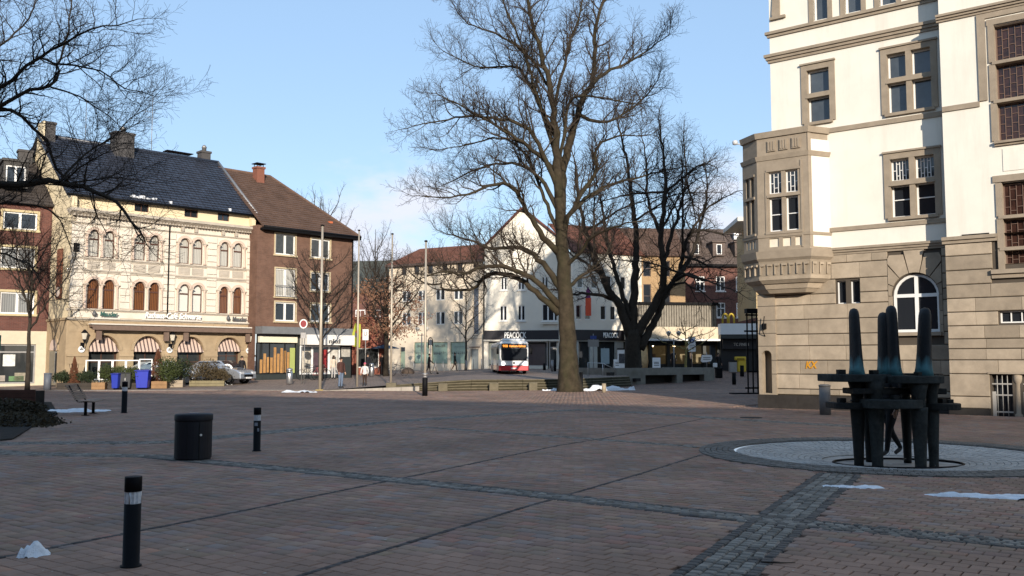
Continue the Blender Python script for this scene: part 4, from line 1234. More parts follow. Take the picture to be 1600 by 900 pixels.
# two shop fronts
SHOPDARK = pm("dark_shop_tiles", (.03,.035,.033), .4, .2, 4)
v = MB(); v.box(-.05,3.1,-.12,.0,.25,.72); v.box(3.0,3.3,-.12,.0,.25,3.42); v.box(3.3,7.7,-.12,.0,.25,.68); v.box(6.7,7.7,-.14,.0,.25,2.55); v.build("shop_plinth", SHOPDARK, bh)
WOODS = pm("orange_wood_display", (.40,.21,.07), .6, .25, 3); INTW = pm("bright_shop_interior", (.55,.50,.42), .7, .4, 1.6)
v = MB(); v.box(.05,2.95,-.35,-.1,2.85,3.25); v.build("shop_sign", pm("cream_sign_board",(.72,.68,.52),.6,.08), bh)
window(bh, -.05, .72, 3.05, 2.1, -.1, METAL_DARK, GLASS_SHOP, fw=.05, vs=(.33,.72))
for k in range(9):
    v = MB(); v.box(.25+.26*k,.44+.26*k,-.075,-.062,.8+.02*(k % 3),1.7+.45*math.sin(k*1.9)**2+(.4 if k > 3 else 0)); v.build("display_board", WOODS, bh)
v = MB(); v.box(2.55,2.95,-.076,-.06,.78,2.5); v.build("display_board", pm("green_display_board",(.35,.40,.12),.6,.1), bh)
v = MB(); v.box(3.3,7.72,-1.0,-.05,2.72,3.42); v.build("shop_sign", pm("white_sign_fascia",(.74,.71,.66),.5,.04), bh)
lettering("nkd", .42, SIGND, bh, (5.05,-1.03,2.85), width=.95, depth=.02, bold=.01)
window(bh, 3.32, .68, 3.35, 2.0, -.1, WHITE_PAINT, GLASS_SHOP, fw=.1, vs=(.3,.52,.72), bar=.16)
for x0,x1,z0,z1,cn in ((3.5,4.2,.8,2.3,(.5,.45,.36)),(4.45,4.85,.8,2.2,(.08,.05,.06)),(5.1,5.6,1.1,2.4,(.5,.05,.05)),(5.85,6.5,.8,2.4,(.55,.52,.46)),(6.0,6.35,1.0,1.9,(.12,.13,.12)),(5.0,5.5,.75,1.3,(.55,.42,.33))):
    v = MB(); v.box(x0,x1,-.085 if cn[0] > .13 else -.095,-.06,z0,z1); v.build("display_board", pm("shop_display",cn,.6,.35,3), bh)
v = MB(); v.box(6.75,7.5,-.18,-.14,1.9,2.6); v.build("poster_frame", pm("mottled_poster",(.4,.38,.33),.5,.5,5), bh)

# ------------------------------------------------------------------ dark red brick house left of the cafe
lb = thing("red_brick_house", "dark red brick house with a cream shop front at the far left behind bare branches", "building", (-28.5,57.0,0), R(35))
LW = [(-2.68,9.58,1.86,1.06),(-2.74,7.2,1.86,1.28),(-2.66,4.44,1.86,1.32),(-7.2,9.58,1.86,1.06),(-7.2,7.2,1.86,1.28),(-7.2,4.44,1.86,1.32)]
mb = MB(); punched(mb, -12, 0, 3.42, 11.2, [(x,x+w,z,z+h) for x,z,w,h in LW], .16)
mb.quad((0,0,0),(0,9,0),(0,9,11.2),(0,0,11.2)); mb.build("wall", BR_RED, lb)
mb = MB(); punched(mb, -12, 0, -.1, 3.42, [(-5.0,-.62,.25,2.62)], .2, -.03); mb.quad((0,-.03,-.1),(0,.3,-.1),(0,.3,3.42),(0,-.03,3.42)); mb.build("shop_wall", pm("yellow_cream_shop_plaster",(.56,.485,.36),.8,.08), lb)
for k,(x,z,w,h) in enumerate(LW):
    s = MB(); t = .14
    for a,b,c,d in ((x-t,x,z-t,z+h+t),(x+w,x+w+t,z-t,z+h+t),(x,x+w,z+h,z+h+t)): s.box(a,b,-.04,.12,c,d)
    s.box(x-t-.05,x+w+t+.05,-.1,.1,z-.12,z)
    so = s.build("window_surround", pm("yellow_window_surround",(.50,.41,.24),.7,.1) if k == 0 else bpy.data.materials["yellow_window_surround"], lb)
    window(so, x, z, w, h, .07, WHITE_PAINT, CURT_D if k in (1,2,4) else GLASS, fw=.09, vs=(.5,), bar=.15)
window(lb, -5.0, .25, 4.38, 2.37, .08, METAL_GREY, GLASS_SHOP, fw=.09, vs=(.2,.46,.9), hs=(.80,), bar=.09)
for x0,x1,z0,z1,cn in ((-2.35,-1.7,1.3,2.0,(.62,.62,.58)),(-2.9,-2.2,.4,.75,(.3,.26,.22)),(-2.0,-1.2,.4,.7,(.1,.2,.08)),(-1.7,-1.0,.42,.9,(.25,.22,.16))):
    v = MB(); v.box(x0,x1,.10,.115,z0,z1); v.build("display_board", pm("shop_display",cn,.6,.4,6), lb)
tiled_roof(lb, (-12,-.3,11.15), (.1,-.3,11.15), (.1,3.6,14.5), (-12,3.6,14.5), .3, .34, pm("dark_brown_roof_tile",(.06,.05,.045),.75,.2,1.5), lift=.05)
mb = MB(); mb.box(-12,0,.4,9,10,11.2); mb.build("rear_wall", BR_RED, lb)
for xa in (-2.75,):
    v = MB(); punched(v, xa, xa+1.35, 12.15, 13.75, [(xa+.12,xa+1.22,12.3,13.5)], .1, .1); v.box(xa-.1,xa+1.45,.0,3.0,13.75,13.9)
    v.quad((xa+1.35,.1,12.15),(xa+1.35,3,12.15),(xa+1.35,3,13.75),(xa+1.35,.1,13.75)); v.quad((xa,3,12.15),(xa,.1,12.15),(xa,.1,13.75),(xa,3,13.75))
    do = v.build("dormer", pm("dark_dormer_slate",(.07,.065,.06),.7,.2), lb)
    window(do, xa+.12, 12.3, 1.1, 1.2, .16, WHITE_PAINT, GLASS, fw=.09, vs=(.5,), bar=.12)
chimney(lb, -1.2, 3.6, 13.6, 15.2, .8, .7, CH_D)
# ------------------------------------------------------------------ buildings across the far side of the square
CREAM = pm("warm_cream_plaster", (.74,.62,.47), .88, .05, .8, .06, 60)
PALE = pm("pale_cream_plaster", (.76,.70,.59), .88, .05, .8, .06, 60)
BRK_RED = brickmat("red_wall_brick", (.17,.066,.05), (.13,.05,.04), (.15,.11,.09))
BROWN_FRAME = pm("dark_brown_frame", (.09,.06,.05), .6, .1)
cb_ = thing("cream_house", "plain cream house with red tiled roof and three pale green shop windows", "building", (-2.82,91.0,.8), R(-30))
CW = [(x,z,w,h) for x,z,w,h in [(-10.0,9.65,.6,1.2),(-8.4,9.65,.65,1.2),(-6.7,9.65,.65,1.2),(-4.9,9.65,.64,1.2),(-3.1,9.65,.64,1.2)]]
C2 = [(-9.9,6.9,1.1,1.1),(-7.9,6.9,1.1,1.1),(-5.68,6.9,1.1,1.1),(-3.48,6.9,1.1,1.1),(-9.9,4.45,1.1,1.3),(-7.9,4.45,1.1,1.3),(-5.66,4.45,1.1,1.3),(-3.5,4.45,1.1,1.3)]
SH = [(-8.3,.52,1.85,2.16),(-6.1,.52,1.9,2.16),(-3.86,.52,2.0,2.16)]
hol = [(x,x+w,z,z+h) for x,z,w,h in CW+C2+SH] + [(-10.1,-9.45,-.0,2.2),(-1.45,-.55,-.05,1.95),(-1.14,-.54,3.45,8.1)]
mb = MB(); punched(mb, -11.6, 0, -.6, 10.82, hol, .18); mb.quad((-11.6,10,-.6),(-11.6,0,-.6),(-11.6,0,10.82),(-11.6,10,10.82)); mb.build("wall", CREAM, cb_)
for x,z,w,h in CW: window(cb_, x, z, w, h, .08, BROWN_FRAME, GLASS, fw=.05)
for x,z,w,h in C2: window(cb_, x, z, w, h, .06, WHITE_PAINT, GLASS, fw=.07, vs=(.5,), bar=.16)
GREENG = pm("pale_green_window_film", (.26,.36,.29), .3, .06, coat=.4)
for i,(x,z,w,h) in enumerate(SH):
    f = window(cb_, x, z, w, h, .06, pm("olive_window_frame",(.22,.25,.16),.5,.05) if i == 0 else bpy.data.materials["olive_window_frame"], GREENG, fw=.06)
    v = MB()
    rs = random.Random(i)
    for k in range(7):
        xa = .15+.23*k; v.box(xa, xa+.14, .02, .028, .95+rs.uniform(-.05,.05), 1.02+rs.uniform(-.03,.06)); v.box(xa, xa+.12, .02, .028, 1.12, 1.15+rs.uniform(0,.05))
    v.box(.4, w-.4, .02, .028, 1.66, 1.68)
    v.build("window_print", SIGND, f, kind="stuff")
for i in (0,1): lettering("BALZER", .34, SIGND, cb_, (SH[i][0]+.35,.07,2.2), width=1.2, depth=.008)
v = MB(); v.box(-10.05,-9.5,.1,.16,0,1.75); v.build("door", pm("pale_green_door",(.34,.42,.30),.5,.05), cb_)
v = MB(); v.box(-10.05,-9.5,.1,.16,1.78,2.2); v.build("pane", GLASS, cb_)
v = MB(); v.box(-1.45,-.55,.12,.16,-.05,1.95); v.build("door", pm("grey_door",(.22,.24,.24),.5,.08), cb_)
v = MB(); v.box(-1.6,-.35,-.08,.05,2.12,2.18); v.build("door_lintel", TILE_RED, cb_)
# glass-block strip of the stairs
v = MB()
for i in range(4):
    for j in range(31): v.box(-1.13+.15*i, -1.0+.15*i, .08, .16, 3.47+.15*j, 3.59+.15*j)
v.build("glass_blocks", pm("bluish_glass_block",(.10,.12,.16),.2,.3,3), cb_, kind="stuff")
v = MB(); v.box(-1.14,-.54,.15,.2,3.45,8.1); v.build("block_mortar", pm("grey_mortar",(.4,.37,.3),.9,.1), cb_)
band(cb_, -1.9, 0, 2.95, 3.03, .05, pm("dull_cream_band",(.5,.42,.32),.8,.05))  # narrow band, darker than the cream wall
tiled_roof(cb_, (-11.8,-.35,10.75), (.3,-.35,10.75), (1.2,3.2,12.75), (-9.9,3.2,12.75), .32, .3, TILE_RED, lift=.05)
v = MB(); v.box(-11.8,.2,-.45,.1,10.55,10.75); v.build("eaves_board", BROWN_FRAME, cb_)
v = MB(); v.box(-11.5,0,3,10,-.6,10.7); v.build("rear_wall", CREAM, cb_)
v = MB(); v.lathe([(.14,0),(.16,.06),(.02,.1)], 10); o = v.build("wall_lamp", METAL_DARK, cb_, (-.9,-.1,10.2)); o.rotation_euler = (R(90),0,0)

# gabled corner house with the black fascia
pk = thing("gabled_corner_house", "tall pale gabled corner house with black PEACOCK fascia over its shop windows", "building", (-2.66,90.0,.8), R(-10))
PW = [(1.5,4.68,.72,1.45,(.5,)),(3.26,4.68,.72,1.45,(.5,)),(5.64,4.62,1.7,1.6,(.33,.67)),(1.6,7.65,.62,1.25,(.5,)),(3.3,7.65,.62,1.25,(.5,)),(5.6,7.65,.62,1.25,(.5,))]
mb = MB(); punched(mb, 0, 8.25, 3.68, 11.9, [(x,x+w,z,z+h) for x,z,w,h,_ in PW], .18)
mb.add([(0,0,11.9),(8.25,0,11.9),(3.7,0,15.45)], [(0,1,2)]); mb.quad((0,6,3.6),(0,0,3.6),(0,0,11.9),(0,6,11.9))
mb.build("wall", PALE, pk)
for x,z,w,h,vs_ in PW:
    f = window(pk, x, z, w, h, .06, WHITE_PAINT, GLASS, fw=.07, vs=vs_, bar=.13)
    v = MB(); v.box(-.12,w+.12,-.16,.02,-.13,-.03); v.build("sill", WHITE_PAINT, f)
v = MB(); v.box(5.45,7.55,-.22,.0,4.30,4.42); v.box(5.6,5.75,-.18,0,4.14,4.3); v.box(7.2,7.35,-.18,0,4.14,4.3); v.build("window_ledge", PALE, pk)
FASC = pm("black_sign_fascia", (.012,.011,.016), .45, .05)
v = MB(); v.box(-.02,8.35,-.25,.05,2.83,3.72); v.build("shop_fascia", FASC, pk)
lettering("PEACOCK", .82, SIGNW, pk, (2.0,-.29,2.98), width=2.12, depth=.03, bold=.012)
v = MB(); v.box(-.05,8.3,-.3,.3,2.68,2.83); v.box(-.05,.35,-.12,.3,-.3,2.68); v.box(7.4,8.3,-.12,.3,-.3,2.68); v.build("shop_pillar", PALE, pk)
f = window(pk, .35, .3, 5.8, 2.38, .1, STEEL, GLASS_SHOP, fw=.08, vs=(.56,), bar=.1)
window(pk, 6.3, .0, 1.1, 2.68, .12, STEEL, GLASS_SHOP, fw=.08, hs=(.78,))
mb = MB(); mb.box(.3,6.2,.02,.3,-.3,.3); mb.build("shop_plinth", PALE, pk)
for x0,x1,z0,z1,cn in ((.45,3.3,.5,2.5,(.28,.30,.26)),(3.7,4.1,.4,2.4,(.36,.40,.36)),(4.35,5.9,.4,2.4,(.075,.05,.05))):
    v = MB(); v.box(x0,x1,.13,.142,z0,z1); v.build("display_wall", pm("shop_inner_wall",cn,.4,.2,1,coat=.4), pk)
tiled_roof(pk, (-.35,-.2,11.6), (-.35,9,11.6), (3.7,9,15.6), (3.7,-.2,15.6), .32, .3, TILE_RED, lift=.05)
mb = MB(); mb.add([(3.7,-.2,15.6),(3.7,9,15.6),(8.6,9,11.6),(8.6,-.2,11.6)], [(0,1,2,3)]); mb.build("roof", TILE_RED, pk)
v = MB()
for a, b in (((-.4,11.55),(3.7,15.62)),((3.7,15.62),(8.7,11.5))): v.tube([(a[0],-.18,a[1]),(b[0],-.18,b[1])], .12, 5)
v.build("verge", pm("brown_verge",(.12,.05,.04),.7,.1), pk)
# its right-hand wing round the corner
pw = thing("corner_house_wing", "right wing of the pale corner house, with PEACOCK lettering behind the two big trunks", "building", (5.62,86.0,.8), R(25))
QW = [(.35,4.64,.62,1.35),(1.3,4.64,.62,1.35),(2.98,4.64,.62,1.35),(4.03,4.64,.62,1.35),(.5,7.6,.62,1.25),(2.0,7.6,.62,1.25),(3.6,7.6,.62,1.25),(5.2,4.64,.62,1.35),(5.2,7.6,.62,1.25),(6.6,4.64,.62,1.35),(6.6,7.6,.62,1.25)]
mb = MB(); punched(mb, 0, 7.6, 3.68, 11.0, [(x,x+w,z,z+h) for x,z,w,h in QW], .18); mb.quad((7.6,0,-.6),(7.6,10,-.6),(7.6,10,11),(7.6,0,11)); mb.quad((0,10,-.6),(0,0,-.6),(0,0,11),(0,10,11)); mb.build("wall", PALE, pw)
for x,z,w,h in QW: window(pw, x, z, w, h, .06, WHITE_PAINT, GLASS, fw=.07)
v = MB(); v.box(-.05,6.4,-.25,.05,2.7,3.68); v.build("shop_fascia", FASC, pw)
lettering("PEACOCK", .66, SIGNW, pw, (3.1,-.29,2.98), width=1.62, depth=.03, bold=.012)
v = MB()
for a,b in ((0,.55),(1.75,2.55),(4.5,5.4),(6.2,7.6)): v.box(a,b,-.12,.3,-.4,2.7)
v.box(0,7.6,-.14,.3,2.6,2.7); v.build("shop_pillar", pm("pale_green_grey_pillar",(.45,.46,.42),.7,.06), pw)
for a,b in ((.55,1.75),(2.55,4.5),(5.4,6.2)): window(pw, a, -.1, b-a, 2.7, .1, METAL_DARK, GLASS_SHOP, fw=.06)
tiled_roof(pw, (-.2,-.3,10.95), (7.8,-.3,10.95), (7.8,4.5,14.2), (-.2,4.5,14.2), .32, .3, TILE_RED, lift=.05)
v = MB(); v.box(0,7.6,3.5,8.5,-.6,11); v.build("rear_wall", PALE, pw)
bn = thing("hanging_banner", "orange red banner hanging from the corner house beside the tall trunk", "banner", (7.05,85.6,5.5), R(15))
v = MB(); v.tube([(0,.75,2.3),(0,0,2.3)], .03, 6); v.build("banner_arm", METAL_GREY, bn)
v = MB(); v.box(-.27,.27,-.02,.02,.25,1.9); v.build("banner_cloth", pm("orange_red_cloth",(.62,.09,.045),.7,.1), bn)
v = MB(); v.prism([(-.22,1.9),(.22,1.9),(.2,2.6),(0,2.95),(-.2,2.6)], -.025, .025, 'y'); v.build("banner_head", pm("purple_cloth",(.16,.04,.12),.7,.1), bn)

# shop building with the lit canopy, behind the planter tree
sh = thing("canopy_shop_building", "two storey shop row with ribbed grey panels, a long pale canopy and lit shop windows", "building", (11.2,86.5,.82), R(8))
TAN = pm("tan_brick_face", (.36,.24,.13), .85, .15, 1.5, .2, 40)
mb = MB(); mb.box(0,8.4,.5,8,3.9,6.2); mb.build("wall", pm("grey_brown_concrete",(.17,.15,.125),.85,.2,1.2,.3,20), sh)
for k in range(34):
    v = MB(); v.box(.05+.245*k,.2+.245*k,.38,.5,3.95,6.0); v.build("rib_panel", pm("grey_rib_panel",(.24,.215,.175),.8,.2,2) if k == 0 else bpy.data.materials["grey_rib_panel"], sh)
v = MB(); v.box(-.1,8.5,.25,.6,6.05,6.3); v.build("parapet_rail", METAL_DARK, sh)
CAN = pm("pale_canopy", (.62,.52,.38), .7, .08)
v = MB(); v.box(-.6,8.2,-1.6,.6,2.75,3.9); v.build("shop_canopy", CAN, sh)
v = MB(); v.box(-.6,8.2,-1.68,-1.5,2.62,2.80); v.build("canopy_edge", WHITE_PAINT, sh)
INT = pm("glowing_shop_interior", (.17,.14,.085), .7, .5, 1.2, emit=((.9,.65,.3), .025))  # weak glow put into the wall stands for lamplight inside
mb = MB(); mb.box(0,8.4,2.6,2.8,-.3,2.75); mb.build("inner_wall", INT, sh)
for x in (0,1.6,3.3,5.2,6.8,8.2):
    v = MB(); v.box(x,x+.3,-.1,.4,-.3,2.75); v.build("shop_pillar", SHOPDARK, sh)
for a,b in ((.3,1.6),(1.9,3.3),(3.6,5.2),(5.5,6.8),(7.1,8.2)):
    v = MB(); v.box(a,b,.35,.40,0,.5); v.build("shop_plinth", SHOPDARK, sh); v = MB(); v.box(a,b,.36,.39,2.2,2.75); v.build("shop_frame", SHOPDARK, sh)
    v = MB(); v.box(a+.2,a+.8,1.6,1.9,-.2,random.uniform(1.2,1.9)); v.build("shop_display", pm("shop_goods",(.10,.08,.07),.8,.5,6) if "shop_goods" not in bpy.data.materials else bpy.data.materials["shop_goods"], sh)
LIT = pm("lit_shop_lamp", (1,.8,.5), .5, 0, emit=((1,.72,.38), 14))
for x,y in ((2.2,.9),(4.4,1.2)):
    v = MB(); v.lathe([(.03,0),(.10,.05),(.10,.12),(.03,.16)], 10, (x,y,2.1)); v.build("ceiling_lamp", LIT, sh)
v = MB(); v.lathe([(.4,0),(.5,.8),(.42,1.9),(.2,2.4),(.05,2.75)], 12, (0,0,0)); tag(v.build("wooden_figure_stand", pm("pale_wood_cladding",(.62,.43,.22),.7,.2,5), None, (11.9,84.6,.75)), "tall pointed pale wooden stand in front of the canopy shops", "display stand")
ob = thing("tan_brick_building", "tan brick upper building with tall windows above the ribbed shop panels", "building", (10.4,94.0,.8), R(6))
TW = [(1.0,6.2,.8,2.4),(3.0,6.2,.8,2.4),(5.0,6.2,.8,2.4),(1.0,9.4,.8,1.6),(3.0,9.4,.8,1.6),(5.0,9.4,.8,1.6)]
mb = MB(); punched(mb, 0, 7.4, 0, 11.6, [(x,x+w,z,z+h) for x,z,w,h in TW], .2); mb.box(0,7.4,.2,8,0,11.6); mb.build("wall", TAN, ob)
for x,z,w,h in TW: window(ob, x, z, w, h, .1, BROWN_FRAME, GLASS, fw=.07, hs=(.5,))
tiled_roof(ob, (-.2,-.3,11.5), (7.6,-.3,11.5), (7.6,4.5,15.0), (-.2,4.5,15.0), .32, .3, TILE_BROWN, lift=.05)

# red brick block with dormers, right
rb = thing("red_brick_block", "shaded red brick block with grey dormer roof and white windows, right of the trees", "building", (17.6,98.0,.85), R(4))
RW = [(x,z,.95,1.55) for z in (8.15,5.35) for x in (1.9,4.1,6.25,8.7)]
mb = MB(); punched(mb, 0, 12.5, 2.9, 11.0, [(x,x+w,z,z+h) for x,z,w,h in RW], .18); mb.quad((0,9,2.9),(0,0,2.9),(0,0,11),(0,9,11)); mb.build("wall", BRK_RED, rb)
for x,z,w,h in RW:
    f = window(rb, x, z, w, h, .05, WHITE_PAINT, GLASS, fw=.09, vs=(.5,), hs=(.62,), bar=.08)
    v = MB(); v.box(-.1,w+.1,-.14,.02,-.12,-.02); v.build("sill", WHITE_PAINT, f)
RTILE = pm("grey_brown_roof_tile", (.125,.095,.08), .8, .25, 1.2)
tiled_roof(rb, (-.2,-.35,10.95), (12.7,-.35,10.95), (12.7,4.4,15.4), (-.2,4.4,15.4), .32, .3, RTILE, lift=.05)
v = MB(); v.box(-.2,12.7,-.5,0,10.72,10.95); v.build("eaves_board", METAL_DARK, rb)
for x in (1.4,3.9,6.3,8.8):
    v = MB(); punched(v, x, x+1.3, 11.9, 13.4, [(x+.4,x+1.0,12.1,13.2)], .1, .3); v.box(x-.15,x+1.45,.1,2.6,13.4,13.52)
    v.quad((x,2.4,11.9),(x,.3,11.9),(x,.3,13.4),(x,2.4,13.4)); v.quad((x+1.3,.3,11.9),(x+1.3,2.4,11.9),(x+1.3,2.4,13.4),(x+1.3,.3,13.4))
    d = v.build("dormer", RTILE, rb); window(d, x+.4, 12.1, .6, 1.1, .35, WHITE_PAINT, GLASS, fw=.08)
v = MB(); v.box(6.9,7.4,2.4,2.8,14.0,14.9); v.build("chimney", WHITE_PAINT, rb)
v = MB(); punched(v, 0, 12.5, -.3, 2.9, [(.6,2.6,0,2.3),(3.4,5.6,0,2.3),(6.4,8.6,0,2.3)], .3, -.02); v.box(0,12.5,-.12,0,2.9,4.4); v.build("shop_wall", pm("dark_grey_shopfront",(.05,.05,.055),.6,.15), rb)
for a in (.6,3.4,6.4): window(rb, a, 0, 2.0 if a < 1 else 2.2, 2.3, .15, METAL_DARK, GLASS_SHOP, fw=.08, vs=(.5,))
v = MB()
for k in range(30): v.box(.3+.2*k,.34+.2*k,-.2,-.15,2.9,4.1)
v.box(.2,6.4,-.24,-.14,4.1,4.22); v.build("balcony_bars", METAL_GREY, rb, kind="stuff")

# corner building with the white fascia and yellow arches
mc = thing("fast_food_house", "tan corner building with a long white fascia and yellow M arches", "building", (17.55,78.5,.85), R(-4))
mb = MB(); punched(mb, 3.1, 12, 4.4, 12.4, [(5.2,6.3,4.75,6.6),(7.2,8.3,4.75,6.6),(5.2,6.3,8.0,9.8)], .2); mb.quad((3.1,9,4.4),(3.1,0,4.4),(3.1,0,12.4),(3.1,9,12.4)); mb.build("wall", pm("tan_plaster",(.42,.31,.17),.85,.1,1), mc)
for x,z in ((5.2,4.75),(7.2,4.75)): window(mc, x, z, 1.1, 1.85, .08, WHITE_PAINT, GLASS, fw=.09, vs=(.5,), hs=(.4,), bar=.09)
window(mc, 5.2, 8.0, 1.1, 1.8, .08, WHITE_PAINT, GLASS, fw=.09, vs=(.5,))
v = MB(); v.box(1.4,12,-1.6,6,12.4,12.75); v.build("flat_roof", pm("pale_roof_edge",(.62,.58,.52),.7,.06), mc)
v = MB(); v.box(-.1,9,-1.3,.2,2.95,3.85); v.build("white_fascia", pm("white_fascia_panel",(.74,.74,.72),.5,.03), mc)
v = MB(); v.box(-.1,9,-1.25,.1,2.6,2.95); v.build("canopy_soffit", SHOPDARK, mc)
YEL = pm("bright_yellow_sign", (.62,.42,.03), .45, .04)
def arches(parent, x, z, w, h, y):
    v = MB()
    for s in (0,1):
        pts = []
        for k in range(11):
            t = math.pi*(1-k/10)
            pts.append((x+w*(.25+.5*s)+w*.22*math.cos(t), y, z+h*max(0.0, math.sin(t))**.55))
        v.tube(pts, w*.085, 6)
    v.build("yellow_arches", YEL, parent)
arches(mc, .05, 3.88, 1.0, .78, -1.2)
arches(mc, 3.0, 3.02, .9, .68, -1.36)
lettering("cDonald's", .52, pm("grey_sign_letters",(.30,.30,.30),.5,.03), mc, (3.98,-1.34,3.12), width=2.4, depth=.02, bold=.012)
v = MB(); v.box(.1,3.1,.1,.3,-.3,2.6); v.build("inner_wall", pm("near_black_wall",(.012,.012,.013),.6,.1), mc)
v = MB(); v.box(.2,3.0,-.3,.0,1.75,2.55); v.build("shop_fascia", FASC, mc)
lettering("TC FINEN", .34, pm("pale_grey_letters",(.5,.5,.5),.5,.03), mc, (1.1,-.33,2.02), width=1.25, depth=.02, bold=.008)
v = MB(); v.box(3.1,4.3,-.1,.4,-.3,2.6); v.build("pillar", pm("grey_concrete_pillar",(.22,.20,.17),.85,.1), mc)
window(mc, 4.3, 0, 4.5, 2.6, .1, WHITE_PAINT, pm("green_tinted_shop_glass",(.10,.16,.13),.1,.3,2,coat=.4), fw=.08, vs=(.12,.24,.5))
mb = MB(); mb.box(4.3,12,.3,9,-.3,4.4); mb.build("core_wall", SHOPDARK, mc)

# grey roofed building and hills far left of centre; a house wall in the gap
gr = thing("grey_roofed_house", "distant brick house with a long grey green roof behind the leafy tree", "building", (-26,112,.8), R(-4))
mb = MB(); mb.box(0,14,0,8,-.5,9.2); mb.build("wall", BRK_RED, gr)
tiled_roof(gr, (-.4,-.4,9.0), (14.4,-.4,9.0), (14.4,4.2,13.4), (-.4,4.2,13.1), .34, .34, pm("grey_green_roof_tile",(.075,.08,.07),.85,.2,1), lift=.05)
for x in (7.2,9.6,11.6):
    window(gr, x, 5.4, 1.2, 1.5, -.03, WHITE_PAINT, GLASS, fw=.1, vs=(.5,)); window(gr, x, 2.2, 1.2, 1.5, -.03, WHITE_PAINT, GLASS, fw=.1, vs=(.5,))
rs_ = thing("low_red_shop", "low red shop in the gap between the brown brick house and the cream house", "shop", (-15.2,76.0,.45), R(20))
mb = MB(); punched(mb, 0, 5.2, -.3, 4.8, [(.5,1.6,0,2.2),(2.6,4.4,.6,2.2)], .2); mb.box(0,5.2,.2,4,-.3,4.8); mb.build("wall", pm("red_brown_wall",(.26,.09,.06),.8,.15), rs_)
window(rs_, .5, 0, 1.1, 2.2, .1, METAL_DARK, GLASS_SHOP, fw=.06); window(rs_, 2.6, .6, 1.8, 1.6, .1, WHITE_PAINT, GLASS_SHOP, fw=.06)
v = MB(); v.box(0,2.3,-.5,.0,2.3,3.0); v.build("shop_sign", pm("dark_red_sign",(.28,.03,.03),.5,.1), rs_)
v = MB(); v.box(.4,2.0,-.5,.0,1.35,1.75); v.build("shop_sign", YEL, rs_)

